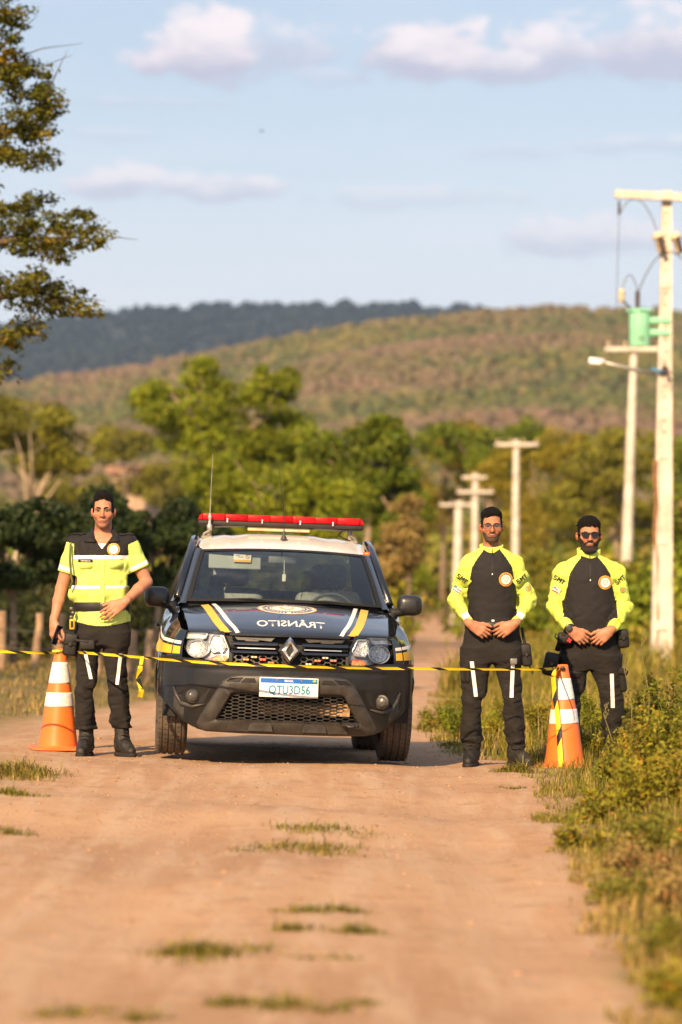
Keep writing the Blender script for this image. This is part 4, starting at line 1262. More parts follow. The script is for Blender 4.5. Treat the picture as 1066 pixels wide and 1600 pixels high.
skid = mb.build('skid_guard', PLAST, car, angle=45)
# recess band at the top of the guard, with its slots left and right of the plate
for s in (-1, 1):
    mb = MB(); pts = [(s * .235, .562), (s * .30, .562), (s * .33, .535), (s * .225, .535)]
    mb.prism(pts, lambda u, v: Vector((u, float(face_y(u, v)) - .036, v)), lambda u, v: Vector((u, float(face_y(u, v)) - .01, v)))
    mb.build('guard_slot', DARK, skid)
    mb = MB(); pts = [(s * .315, .566), (s * .40, .560), (s * .43, .536), (s * .345, .538)]
    mb.prism(pts, lambda u, v: Vector((u, float(face_y(u, v)) - .038, v)), lambda u, v: Vector((u, float(face_y(u, v)) - .01, v)))
    mb.build('guard_slot', BUMP, skid)
# lower lip: a raised centre step with two pads
mb = MB()
pts = [(-.40, .25), (-.35, .275), (.35, .275), (.40, .25), (.42, .195), (-.42, .195)]
mb.prism(pts, lambda u, v: Vector((u, float(face_y(u, v)) - .046 + .01 * (.275 - v) / .08, v)), lambda u, v: Vector((u, float(face_y(u, v)) + .02, v)))
mb.build('skid_plate', PLAST, skid)
for x in (-.185, .185):
    mb = MB(); pts = [(x - .075, .24), (x - .06, .258), (x + .06, .258), (x + .075, .24), (x + .085, .20), (x - .085, .20)]
    mb.prism(pts, lambda u, v: Vector((u, float(face_y(u, v)) - .054, v)), lambda u, v: Vector((u, float(face_y(u, v)) - .02, v)))
    mb.build('skid_pad', PLAST, skid)
mb = MB(); mb.rbox((.435, .0, .262), (.12, .04, .034), .008, 1); mb.build('tow_hook_slot', DARK, skid)
mb = MB(); mb.tube([(.40, -.012, .262), (.42, -.03, .250), (.45, -.03, .250), (.46, -.015, .262)], .008, 6); mb.build('tow_hook', PLAST, skid, smooth=True)

# --- honeycomb grilles
def honey(x0, x1, z0, z1, w, h, inside, yfun, depth, th=.0045):
    mb = MB(); r = 0; z = z0
    while z <= z1:
        x = x0 + (w * .75 if r % 2 else 0)
        while x <= x1:
            if inside(x, z):
                hx = [(x + w * .5 * c, z + h * sgn) for c, sgn in ((1, 0), (.5, 1), (-.5, 1), (-1, 0), (-.5, -1), (.5, -1))]
                hi = [(x + (w * .5 - th) * c, z + (h - th) * sgn) for c, sgn in ((1, 0), (.5, 1), (-.5, 1), (-1, 0), (-.5, -1), (.5, -1))]
                V = [(a, yfun(a, b), b) for a, b in hx] + [(a, yfun(a, b), b) for a, b in hi] + [(a, yfun(a, b) + depth, b) for a, b in hi]
                F = []
                for k in range(6):
                    l = (k + 1) % 6
                    F.append((k, l, 6 + l, 6 + k)); F.append((6 + k, 6 + l, 12 + l, 12 + k))
                mb.add(V, F)
            x += w * 1.5
        z += h; r += 1
    return mb
gy = lambda x, z: float(face_y(x, z)) + .012
mb = honey(-.54, .54, .262, .47, .060, .0120, lambda x, z: .262 < z < .462 and abs(x) < np.interp(z, [.26, .46], [.50, .39]), gy, .03, .0032)
mb.build('lower_grille', PLAST, car, fix=False)
mb = MB(); A = np.array([[(x, float(face_y(x, z)) + .075, z) for z in (.22, .50)] for x in np.linspace(-.6, .6, 12)]); mb.grid(A); mb.build('grille_back', DARK, car)
mb = MB(); mb.box((.12, .07, .36), (.62, .006, .085)); mb.build('radiator_core', pm('dusty_radiator', (.30, .19, .10), .8, scale=40, var=.4, bump=.6, bscale=120), car)
# upper grille
def uy(x, z): return float(np.interp(abs(x), [0, .2, .41, .5], [.02, .026, .05, .07])) + (z - .66) * .14
mb = MB(); A = np.array([[(x, uy(x, z) + .075, z) for z in (.64, .75, .88)] for x in np.linspace(-.45, .45, 14)]); mb.grid(A); mb.build('grille_back', DARK, car)
def bar(name, z0, z1, out, mat, x0=.085, x1=.405, mid=None, par=None):
    for s in (-1, 1):
        A = []
        for x in np.linspace(x0, x1, 12):
            x_ = s * x
            A.append([(x_, uy(x_, z0) + .05, z0), (x_, uy(x_, z0) - out + .006, z0 + .002), (x_, uy(x_, z0) - out, z0 + .008), (x_, uy(x_, z1) - out, z1 - .008), (x_, uy(x_, z1) - out + .006, z1 - .002), (x_, uy(x_, z1) + .05, z1)])
        mb = MB(); mb.grid(np.array(A)); mb.build(name, mat, par or car, angle=40)
grille = MB(); grille.grid(np.array([[(x, uy(x, .868) + .03, .868), (x, uy(x, .868) - .012, .866), (x, uy(x, .85) - .016, .852), (x, uy(x, .845) + .04, .850)] for x in np.linspace(-.415, .415, 24)]))
grl = grille.build('grille', BUMP, car, angle=40)
bar('grille_slat', .783, .812, .018, PAINT, par=grl)
bar('grille_slat', .757, .778, .004, BUMP, par=grl)
bar('grille_slat', .727, .752, .020, PAINT, par=grl)
for s in (-1, 1):
    mb = MB(); mb.grid(np.array([[(s * x, uy(x, .77) - .012, .764), (s * x, uy(x, .77) - .012, .771)] for x in np.linspace(.10, .36, 8)])); mb.build('trim_strip', CHROME, grl, solid=.004)
    pts = [(s * .10, .846), (s * .385, .846), (s * .36, .822), (s * .31, .822), (s * .30, .815), (s * .22, .815), (s * .21, .823), (s * .13, .818)]
    mb = MB(); mb.prism(pts, lambda u, v: Vector((u, uy(u, v) + .004, v)), lambda u, v: Vector((u, uy(u, v) + .04, v))); mb.build('upper_insert', PLAST, grl)
    mb = honey(.10, .39, .668, .725, .055, .017, lambda x, z: True, lambda x, z: uy(x, z) + .012, .03)
    if s < 0: mb.v = [(-x, y, z) for x, y, z in mb.v]; mb.f = [f[::-1] for f in mb.f]
    mb.build('honeycomb', PLAST, grl, fix=False)
    mb = MB(); mb.rbox((s * .402, .07, .70), (.026, .05, .075), .006, 2); mb.build('grille_end', PLAST, grl)
AMB = pm('amber_led', (.75, .40, .10), .25, emit=(1, .5, .1), es=.25)
REDL = pm('red_led', (.8, .06, .03), .25, emit=(1, .15, .05), es=1.2)
PALE = pm('pale_led', (.85, .66, .42), .25)
for (cx_, cy_, k) in [(390, 594, 0), (420, 585, 2), (452, 594, 1), (483, 606, 1), (622, 612, 2), (655, 599, 1), (684, 589, 2), (714, 599, 1)]:
    x = (cx_ - 551) / 538; z = 1.362 + (237 - cy_ - .035 * (551 - cx_)) / 538
    mb = MB(); mb.rbox((x, uy(x, z) - .006, z), (.052, .03, .020), .007, 2); h = mb.build('strobe_light', PLAST, car, smooth=True)
    for e in (-.011, .011):
        mb = MB(); mb.rbox((x + e, uy(x, z) - .021, z), (.018, .008, .012), .003, 2); mb.build('strobe_lens', (AMB, REDL, PALE)[k], h, smooth=True)
# diamond badge
c0 = (0.0, .76)
def dia(w, h, y): return [(c0[0], y, c0[1] + h), (c0[0] + w, y, c0[1]), (c0[0], y, c0[1] - h), (c0[0] - w, y, c0[1])]
mb = MB()
o_, r_, i_ = dia(.081, .094, .005), dia(.056, .068, -.035), dia(.027, .044, -.012)
b_ = dia(.027, .044, .02)
for a, b in ((o_, r_), (r_, i_), (i_, b_)):
    for k in range(4):
        l = (k + 1) % 4; mb.add([a[k], a[l], b[l], b[k]], [(0, 1, 2, 3)])
mb.build('diamond_badge', CHROME, car, fix=True)
mb = MB(); mb.add(dia(.03, .047, .0), [(0, 1, 2, 3)])
for k in range(7):
    z = .76 - .03 + k * .01; mb.box((0, -.004, z), (.05 - abs(k - 3) * .012, .004, .003))
mb.build('badge_back', PLAST, car)

# --- headlights
XL = [(.662, .43), (.70, .411), (.756, .411), (.866, .456), (.874, .462)]
XR = [(.662, .50), (.668, .56), (.685, .64), (.712, .69), (.755, .716), (.82, .735), (.862, .731), (.874, .715)]
def hy(x, z): return float(np.interp(abs(x), PLAN[:, 0], PLAN[:, 1])) + .018 + (z - .66) * .26
REFL = pm('lamp_reflector', (.60, .60, .60), .22, metal=.55, var=.40, scale=60, bump=1.0, bscale=45)
HOUS = pm('lamp_housing', (.24, .24, .26), .35, metal=.3)
BEZ = pm('lamp_bezel', (.60, .62, .66), .25, metal=.7)
INDI = pm('indicator_amber', (.80, .25, .06), .25, var=.35, scale=50, bump=.6, bscale=60)
LITW = pm('lamp_clear', (.80, .78, .74), .2, var=.3, scale=60, bump=.5, bscale=70)
for s in (-1, 1):
    hl = MB()
    zs = np.linspace(.664, .873, 14)
    A = np.array([[(s * (xl + (xr - xl) * t_), hy(xl + (xr - xl) * t_, z) + .045, z) for t_ in np.linspace(0, 1, 12)] for z in zs for xl, xr in [(float(lin(z, XL)), float(lin(z, XR)))]])
    hl.grid(A, flip=(s > 0))
    h = hl.build('headlight', HOUS, car, smooth=True)
    L = A.copy(); L[:, :, 1] -= .045
    L[:, :, 1] += .012 * (np.abs(np.linspace(-1, 1, 12)) ** 4)[None, :]
    mb = MB(); mb.grid(L, flip=(s > 0)); mb.build('lens', HLG, h, smooth=True)
    # rim
    rim = [A[0, k] for k in range(12)] + [A[k, -1] for k in range(14)] + [A[-1, k] for k in range(11, -1, -1)] + [A[k, 0] for k in range(13, -1, -1)]
    mb = MB(); mb.tube([Vector(p) - Vector((0, .028, 0)) for p in rim], .007, 5, caps=False); mb.build('rim', DARK, h, smooth=True)
    def lamp(name, pts, dep, mat, out=.02, bez=True):
        c = np.mean(pts, 0)
        n = len(pts)
        mb = MB()
        R_ = []
        for f, dd in ((1.0, 0.0), (.92, .010), (.6, dep * .75), (.25, dep), (.02, dep)):
            R_.append([(s * (c[0] + (p[0] - c[0]) * f), hy(c[0] + (p[0] - c[0]) * f, c[1] + (p[1] - c[1]) * f) + .038 - out + dd, c[1] + (p[1] - c[1]) * f) for p in pts])
        R_ = np.array(R_); mb.grid(np.concatenate([R_, R_[:, :1]], 1), flip=(s < 0))
        mb.build(name, mat, h, angle=30)
        if bez:
            mb = MB(); pp = [Vector((s * q[0], hy(*q) + .034 - out, q[1])) for q in [(c[0] + (p[0] - c[0]) * 1.05, c[1] + (p[1] - c[1]) * 1.05) for p in list(pts) + [pts[0]]]]
            mb.tube(pp, .0055, 5, caps=False); mb.build('bezel', BEZ, h, smooth=True)
    circ = [(.628 + .072 * math.cos(a), .752 + .058 * math.sin(a)) for a in np.linspace(0, 2 * math.pi, 20)[:-1]]
    lamp('main_beam', circ, .022, REFL)
    lamp('high_beam', [(.475, .845), (.53, .848), (.548, .80), (.552, .765), (.525, .735), (.455, .742), (.440, .77)], .02, REFL)
    lamp('position_light', [(.570, .858), (.70, .857), (.712, .823), (.60, .820), (.578, .828)], .012, LITW)
    lamp('indicator', [(.435, .712), (.50, .712), (.545, .688), (.52, .674), (.44, .672), (.424, .69)], .012, INDI, bez=False)

# --- fog lamps
for s in (-1, 1):
    pts = [(.775, .494), (.66, .498), (.528, .488), (.575, .385), (.66, .365), (.725, .372), (.765, .43)]
    mb = MB(); mb.prism([(s * a, b) for a, b in pts], lambda u, v: Vector((u, float(by_(u, v)) - .006, v)), lambda u, v: Vector((u, float(by_(u, v)) + .03, v)))
    fp = mb.build('fog_lamp_bezel', DARK, car)
    M_ = Matrix.Translation((s * .655, float(Yf(.655)) - .012, .425)) @ Matrix.Rotation(R(-20 * s), 4, 'Z') @ Matrix.Rotation(R(90), 4, 'X')
    mb = MB(); mb.lathe([(.050, -.01), (.050, .012), (.042, .016)], 24, M_); mb.build('fog_lamp_ring', PLAST, fp, angle=40)
    mb = MB(); mb.lathe([(.041, .010), (.037, .022), (.025, .030), (.0005, .033)], 24, M_, close=False); mb.build('fog_lamp', pm('fog_glass', (.075, .072, .07), .3, metal=.1, var=.2, scale=40), fp, smooth=True)
    mb = MB()
    ed = [(.79, .49), (.765, .425), (.73, .372), (.655, .352), (.57, .372)]
    mb.tube([Vector((s * a, float(by_(a, b)) - .010, b)) for a, b in ed], [.006, .016, .018, .014, .006], 6); mb.build('fog_lamp_lip', PLAST, fp, smooth=True)
    mb = MB(); mb.grid(np.array([[(s * x, float(by_(x, z)) - .004, z) for z in np.linspace(zb_, zt_, 4)] for x, zb_, zt_ in [(.60, .215, .345), (.66, .225, .345), (.72, .27, .365), (.78, .325, .42), (.83, .375, .435), (.868, .41, .44)]]), flip=(s < 0))
    mb.build('lower_valance', PLAST, car, smooth=True, solid=.01)

# --- number plate
pl = MB(); pl.rbox((0, -.045, .505), (.405, .012, .136), .012, 3)
plate = pl.build('number_plate', pm('plate_white', (.82, .82, .80), .35, var=.03), car, angle=40)
bv = bvh_of(plate)
blue = pm('plate_blue', (.01, .12, .50), .4)
decal('plate_band', quad2d([(-.196, .029), (.196, .029), (.195, .062), (-.195, .062)], 6, 2), bv, front_frame(0, .505), blue, plate, .0012)
pt = pm('plate_teal_ink', (.012, .20, .34), .4)
decal('plate_lettering', text2d('QTU3D56', .072, .020, .80), bv, front_frame(0.004, .505 - .020), pt, plate, .0014)
decal('plate_lettering', text2d('BRASIL', .015, .01), bv, front_frame(0.0, .505 + .046), WHV, plate, .0028)
fl = decal('plate_flag', quad2d([(.160, .041), (.188, .041), (.188, .059), (.160, .059)], 2, 2), bv, front_frame(0, .505), pm('flag_green', (.02, .30, .06), .5), plate, .0022)
decal('plate_flag', (np.array([(.174, .043), (.186, .05), (.174, .057), (.162, .05)]), [(0, 1, 2, 3)]), bv, front_frame(0, .505), YEL, plate, .003)
decal('plate_lettering', text2d('BR', .014, .01), bv, front_frame(-.186, .505 - .05), pt, plate, .0014)
for x in (-.085, .085):
    mb = MB(); mb.lathe([(.006, 0), (.005, .004)], 10, Matrix.Translation((x, -.051, .505 + .050)) @ Matrix.Rotation(R(90), 4, 'X')); mb.build('plate_screw', pm('rusty_screw', (.30, .16, .10), .6), plate)

# --- hood graphics: laid down on the hood from above
bh = bvh_of(hood)
def down(x, y): return ((x, y, 0), (1, 0, 0), (0, 1, 0), (0, 0, -1))
def hdecal(name, shape, x, y, mat, off=.0015): return decal(name, shape, bh, ((x, y, 1.0), (1, 0, 0), (0, 1, 0), (0, 0, -1)), mat, hood, off)
for s in (-1, 1):
    def stripe(xa, xb, wa, wb, mat, nm):
        ys_ = np.linspace(.06, 1.12, 24)
        c = cr(ys_, [.06, .12, .3, .6, 1.12], [xa, xa + .012, xa + (xb - xa) * .36, xa + (xb - xa) * .66, xb])
        w_ = np.interp(ys_, [.06, 1.12], [wa, wb])
        yy = [max(y, float(lin(abs(x), [(0, .055), (.3, .085), (.5, .165), (.7, .285)])) + .006) for x, y in zip(c, ys_)]
        a = [(s * (x - w / 2), y) for x, y, w in zip(c, yy, w_)]; b = [(s * (x + w / 2), y) for x, y, w in zip(c, yy, w_)]
        hdecal(nm, strip2d(a, b, 2), 0, 0, mat)
    stripe(.425, .580, .058, .056, YEL, 'yellow_stripe')
    stripe(.352, .515, .026, .030, WHV, 'white_stripe')
V, F = text2d('TRÂNSITO', .17, .015)
V = V * np.array([-.475 / (V[:, 0].max() - V[:, 0].min()), 1.0])
hdecal('reversed_lettering', (V, F), .012, .270, WHV, .0016)
ex, ey = .0, .70
hdecal('round_emblem', disc2d(0, .212, 56, 8), ex, ey, WHV, .0014)
EMB = pm('emblem_gold', (.62, .40, .16), .5)
hdecal('emblem_ring', disc2d(.196, .212, 56, 1), ex, ey, EMB, .0022)
hdecal('emblem_ring', disc2d(.128, .140, 56, 1), ex, ey, NAVY, .0022)
hdecal('emblem_ring', disc2d(.108, .119, 56, 1), ex, ey, EMB, .0022)
for k in range(44):
    if k % 11 in (0,): continue
    a = 2 * math.pi * k / 44
    hdecal('emblem_mark', disc2d(.150, .184, 1, 2, a, a + .085), ex, ey, NAVY, .0024)
hdecal('emblem_shield', (np.array([(-.05, .06), (.05, .06), (.055, .0), (.03, -.05), (0, -.075), (-.03, -.05), (-.055, 0)]), [tuple(range(7))[::-1]]), ex, ey, EMB, .0024)
hdecal('emblem_shield', (np.array([(-.032, .04), (.032, .04), (.034, .0), (0, -.05), (-.034, 0)]), [tuple(range(5))[::-1]]), ex, ey, WHV, .0032)
# fender stripes
for s in (-1, 1):
    bf = bvh_of(fend[s])
    fr = ((s * 1.2, 0, 0), (0, 1, 0), (0, 0, 1), (-s, 0, 0))
    yv = np.linspace(.25, 1.33, 26)
    def band(nm, lo, hi, mat):
        a = [(y, float(lin(y, lo))) for y in yv]; b = [(y, float(lin(y, hi))) for y in yv]
        decal(nm, strip2d(a, b, 4), bf, fr, mat, fend[s], .0016)
    band('white_stripe', [(.25, .782), (.6, .823), (1.33, .90)], [(.25, .803), (.6, .845), (1.33, .925)], WHV)
    band('yellow_stripe', [(.25, .715), (.6, .728), (1.33, .76)], [(.25, .765), (.6, .806), (1.33, .875)], YEL)

# --- cabin
def wbase(u): x = .715 * u; return Vector((x, 1.075 + .16 * u * u, 1.108 - .012 * u * u))
def wtop(u): x = .610 * u; return Vector((x, 1.775 + .075 * u * u, 1.517 - .020 * u * u))
A = np.array([[wbase(u).lerp(wtop(u), v) + Vector((0, -.02, .03)) * 4 * v * (1 - v) * (1 - .5 * u * u) for v in np.linspace(0, 1, 9)] for u in np.linspace(-1, 1, 25)])
mb = MB(); mb.grid(A); wsh = mb.build('windscreen', GLS, car, smooth=True)
for edge_ in (A[:, :1], A[:, -1:]):
    pass
mb = MB(); mb.grid(np.array([[Vector(A[i, 8]) + Vector((0, -.002, .002)), Vector(A[i, 8]).lerp(Vector(A[i, 7]), .45) + Vector((0, -.003, .003))] for i in range(25)]), flip=True)
mb.grid(np.array([[Vector(A[i, 0]) + Vector((0, -.002, .002)), Vector(A[i, 0]).lerp(Vector(A[i, 1]), .32) + Vector((0, -.003, .003))] for i in range(25)]))
for e in (0, 24):
    i2 = 1 if e == 0 else 23
    mb.grid(np.array([[Vector(A[e, j]) + Vector((0, -.002, .002)), Vector(A[e, j]).lerp(Vector(A[i2, j]), .6) + Vector((0, -.003, .003))] for j in range(9)]))
mb.build('frit_band', DARK, wsh)
# cowl and wipers
mb = MB(); mb.grid(np.array([[(u * .75, 1.03 + .14 * u * u, 1.072 - .04 * u * u), (u * .735, 1.13 + .15 * u * u, 1.088 - .03 * u * u), wbase(u) + Vector((0, .03, .015))] for u in np.linspace(-1, 1, 17)])); cowl = mb.build('cowl', DARK, car)
for (xa, xb) in ((-.52, .02), (.02, .56)):
    mb = MB(); mb.tube([(xa, 1.13 + .16 * (xa / .7) ** 2, 1.118), ((xa + xb) / 2, 1.085, 1.128), (xb, 1.085, 1.112)], [.006, .008, .009], 6); mb.build('wiper', DARK, cowl)
# roof
def rz(v): return float(cr(v, [0, .08, .2, .4, .7, 1], [1.517, 1.552, 1.592, 1.635, 1.660, 1.640]))
A2 = []
for u in np.linspace(-1, 1, 25):
    row = []
    for v in np.linspace(0, 1, 18):
        row.append((u * (.612 + .018 * min(1, v * 4)), 1.775 + .075 * u * u + (3.04 - 1.775 - .075 * u * u) * v, rz(v) - .020 * u * u - .035 * abs(u) ** 4 * min(1, v * 5) - .012 * math.exp(-((abs(u) - .55) / .06) ** 2) * min(1, v * 4)))
    A2.append(row)
mb = MB(); mb.grid(np.array(A2)); roof = mb.build('roof', WHITE, car, smooth=True)
# pillars, side glass, rails
for s in (-1, 1):
    A3 = []
    for v in np.linspace(-.04, 1.02, 12):
        w0 = wbase(1).lerp(wtop(1), v)
        A3.append([(s * (w0.x - .006), w0.y - .004, w0.z + .004), (s * (w0.x + .035), w0.y + .02, w0.z + .006), (s * (w0.x + .062), w0.y + .085, w0.z - .012), (s * (w0.x + .060), w0.y + .13, w0.z - .04)])
    mb = MB(); mb.grid(np.array(A3), flip=(s > 0)); pil = mb.build('pillar', PAINT, car, smooth=True)
    def topz(Y): return float(np.interp(Y, [1.36, 1.98, 2.2, 3.06], [1.10, 1.50, 1.555, 1.56]))
    def topx(Y): return float(np.interp(Y, [1.36, 1.98, 2.4, 3.06], [.795, .668, .655, .655]))
    for nm, y0, y1 in (('side_window', 1.38, 2.28), ('side_window', 2.34, 3.0)):
        A4 = [[(s * (.845 + (topx(Y) - .845) * t_), Y, float(np.interp(Y, *ZT_T)) - .005 + (topz(Y) - float(np.interp(Y, *ZT_T)) + .005) * t_) for t_ in np.linspace(0, 1, 5)] for Y in np.linspace(y0, y1, 12)]
        mb = MB(); mb.grid(np.array(A4), flip=(s < 0)); mb.build(nm, SIDEG, car, smooth=True)
    for Y in (2.31, 3.03):
        mb = MB(); mb.tube([(s * .846, Y, 1.07), (s * (topx(Y) + .003), Y, topz(Y) + .01)], .032, 6); mb.build('pillar', DARK, car, smooth=True)
    mb = MB(); mb.tube([(s * .775, 1.36, 1.125), (s * .672, 1.98, 1.528), (s * .652, 2.2, 1.585), (s * .648, 3.03, 1.59)], [.03, .032, .034, .03], 8); mb.build('roof_rail', PAINT, car, smooth=True)
    # mirror
    mb = MB(); mb.rbox((s * .925, 1.36, 1.125), (.185, .11, .150), .055, 4); mi = mb.build('wing_mirror', pm('mirror_plastic', (.018, .018, .020), .35, coat=.2), car, smooth=True)
    mb = MB(); mb.tube([(s * .78, 1.34, 1.065), (s * .84, 1.35, 1.068), (s * .90, 1.36, 1.085)], [.034, .03, .035], 8); mb.build('mirror_arm', DARK, mi, smooth=True)
# rear wall of the cab with its window
rw = MB()
rw.box((0, 3.045, .80), (1.62, .03, .62)); rw.box((0, 3.045, 1.585), (1.24, .03, .09))
for s in (-1, 1):
    rw.add([(s * .80, 3.03, 1.10), (s * .62, 3.03, 1.10), (s * .56, 3.03, 1.55), (s * .64, 3.03, 1.55)], [(0, 1, 2, 3)])
rw.build('cab_back', DASH, car)
mb = MB(); mb.add([(-.62, 3.05, 1.10), (.62, 3.05, 1.10), (.56, 3.05, 1.55), (-.56, 3.05, 1.55)], [(0, 1, 2, 3)]); mb.build('rear_window', SIDEG, car)
# interior
mb = MB(); mb.grid(np.array([[(u * .72, 1.10 + .15 * u * u, 1.06), (u * .72, 1.30, 1.075), (u * .72, 1.52, 1.06 + .03 * math.exp(-((u - .5) / .22) ** 2)), (u * .72, 1.58, .95), (u * .72, 1.60, .6)] for u in np.linspace(-1, 1, 30)])); mb.build('dashboard', DASH, car, smooth=True)
for x in (-.37, .37):
    o = MB(); o.rbox((x, 2.12, .93), (.50, .15, .62), .07, 3, Matrix.Rotation(R(-14), 3, 'X')); seat = o.build('seat', SEAT, car, smooth=True)
    o = MB(); o.rbox((x, 2.22, 1.335), (.27, .10, .19), .05, 3, Matrix.Rotation(R(-8), 3, 'X')); o.build('headrest', SEAT, seat, smooth=True)
    o = MB()
    for e in (-.06, .06): o.tube([(x + e, 2.2, 1.15), (x + e, 2.22, 1.28)], .008, 6)
    o.build('headrest_post', CHROME, seat, smooth=True)
    o = MB(); o.rbox((x, 1.88, .62), (.52, .52, .16), .06, 3); o.build('seat_cushion', SEAT, seat, smooth=True)
mb = MB(); mb.rbox((0, 2.85, .98), (1.3, .14, .5), .06, 2); mb.build('rear_bench', SEAT, car, smooth=True)
mb = MB(); ring = [Vector((.37 + .185 * math.cos(a), 1.66 + .06 * math.sin(a), 1.02 + .175 * math.sin(a))) for a in np.linspace(0, 2 * math.pi, 33)]
mb.tube(ring, .014, 6, caps=False); mb.rbox((.37, 1.65, 1.02), (.15, .04, .10), .03, 2); mb.tube([(.19, 1.66, 1.02), (.55, 1.66, 1.02)], .014, 6); mb.build('steering_wheel', DASH, car, smooth=True)
mb = MB(); mb.rbox((0, 1.80, 1.438), (.215, .03, .058), .022, 3); rv = mb.build('inner_mirror', pm('mirror_back', (.16, .17, .17), .5), car, smooth=True)
mb = MB(); mb.tube([(0, 1.80, 1.46), (0, 1.79, 1.50)], .01, 6); mb.build('mirror_stem', DASH, rv)
mb = MB(); mb.tube([(.012, 1.775, 1.44), (.014, 1.775, 1.33)], .003, 4); ck = mb.build('hanging_cord', WHV, car)
mb = MB(); mb.rbox((.014, 1.772, 1.305), (.028, .012, .055), .005, 2); mb.build('pendant', pm('pendant', (.70, .66, .62), .4), ck)
mb = MB(); mb.rbox((-.355, 1.83, 1.425), (.39, .022, .135), .04, 3, Matrix.Rotation(R(-10), 3, 'X')); vis = mb.build('sun_visor', pm('visor_vinyl', (.34, .36, .365), .8), car, smooth=True)
mb = MB(); mb.box((-.30, 1.800, 1.452), (.13, .003, .046)); st_ = mb.build('visor_sticker', WHV, car)
mb = MB(); mb.box((-.30, 1.7985, 1.421), (.13, .003, .018)); mb.build('sticker_band', YEL, st_)
no = MB(); no.tube([(-.262 + .013 * math.cos(a), 1.797, 1.453 + .013 * math.sin(a)) for a in np.linspace(0, 6.283, 17)], .0015, 4, caps=False); no.tube([(-.272, 1.797, 1.462), (-.252, 1.797, 1.444)], .0015, 4); no.build('sticker_sign', pm('sign_red', (.6, .03, .02), .5), st_)
ln = MB(); ln.rbox((-.335, 1.797, 1.462), (.03, .002, .004), .001, 1); ln.rbox((-.315, 1.797, 1.45), (.04, .002, .004), .001, 1); ln.build('sticker_line', NAVY, st_)
bw = bvh_of(wsh)
decal('windscreen_sticker', quad2d([(-.022, -.012), (.022, -.012), (.022, .012), (-.022, .012)], 2, 2), bw, front_frame(.505, 1.445), pm('red_sticker', (.75, .07, .03), .5), wsh, .003)
decal('sticker_band', quad2d([(-.014, -.003), (.014, -.003), (.012, .005), (-.012, .005)], 1, 1), bw, front_frame(.505, 1.445), YEL, wsh, .0045)
# bed and underside
mb = MB(); mb.box((0, 4.67, .78), (1.72, .04, .62)); mb.build('tailgate', PAINT, car)
mb = MB(); mb.box((0, 3.86, .62), (1.60, 1.6, .04)); mb.build('bed_floor', DARK, car)
mb = MB(); mb.box((0, 1.9, .47), (1.20, 2.6, .34)); mb.box((0, 1.15, .74), (1.30, 1.5, .24)); mb.box((0, 3.86, .42), (.9, 1.5, .22)); mb.build('chassis', DARK, car)
mb = MB(); mb.tube([(-.66, .85, .31), (.66, .85, .31)], .03, 6); mb.tube([(-.66, 3.68, .33), (.66, 3.68, .33)], .05, 6); mb.tube([(-.6, .62, .27), (-.45, .55, .25), (.45, .55, .25), (.6, .62, .27)], .014, 6); mb.build('axle', DARK, car)
for s in (-1, 1):
    for yc in (.85, 3.68):
        mb = MB(); A = np.array([[(s * x, yc + .415 * math.cos(a), .34 + .415 * math.sin(a)) for x in (.50, .86)] for a in np.linspace(-.15, math.pi + .15, 18)]); mb.grid(A); mb.build('wheel_well', DARK, car)
# wheels
def wheel(x, y, s, steer=0):
    M_ = Matrix.Translation((x, y, .345)) @ Matrix.Rotation(R(steer), 4, 'Z') @ Matrix.Rotation(R(90), 4, 'Y')
    w = .108
    pr = [(.215, -w * .82), (.25, -w * .97), (.30, -w), (.325, -w * .93), (.337, -w * .84)]
    for g in (-.62, -.22, .22, .62):
        c = g * w
        pr += [(.345, c - .007 - .016), (.345, c - .006), (.336, c - .004), (.336, c + .004), (.345, c + .006)]
    pr += [(.345, w * .76), (.337, w * .84), (.325, w * .93), (.30, w), (.25, w * .97), (.215, w * .82)]
    mb = MB(); mb.lathe(pr, 64, M_, close=False)
    t_ = mb.build('tyre', RUB, wroot := empty_part('wheel'), angle=50)
    sip = MB()
    for k in range(54):
        a = 2 * math.pi * k / 54
        for c in (-.84, -.42, 0, .42, .84):
            q = M_ @ Matrix.Rotation(a + c * .06, 4, 'Z') @ Matrix.Translation((.3452, 0, c * w))
            sip.box((0, 0, 0), (.002, .003, .022)); b = len(sip.v) - 8
            for i in range(b, b + 8): sip.v[i] = tuple(q @ Vector(sip.v[i]))
    sip.build('tread_cuts', DARK, t_, fix=False)['kind'] = 'stuff'
    mb = MB(); mb.lathe([(.215, -w * .8), (.20, -w * .5), (.19, w * .3), (.06, w * .42), (.05, w * .6), (.001, w * .62)] if s > 0 else [(.215, w * .8), (.20, w * .5), (.19, -w * .3), (.06, -w * .42), (.05, -w * .6), (.001, -w * .62)], 32, M_, close=False)
    rm = mb.build('rim', pm('dark_alloy', (.06, .06, .065), .4, metal=.7), wroot, angle=40)
    for k in range(5):
        sp = MB(); q = M_ @ Matrix.Rotation(2 * math.pi * k / 5, 4, 'Z')
        sp.rbox((.13, 0, s * w * .5), (.17, .05, .03), .012, 2); sp.v = [tuple(q @ Vector(p)) for p in sp.v]; sp.build('spoke', pm('alloy', (.42, .42, .43), .35, metal=.8), rm, smooth=True)
def empty_part(name):
    o = bpy.data.objects.new(name, None); o.empty_display_size = .1
    return link(o, car)
wheel(-.79, .85, -1, 1); wheel(.79, .85, 1, 1); wheel(-.79, 3.68, -1); wheel(.79, 3.68, 1)

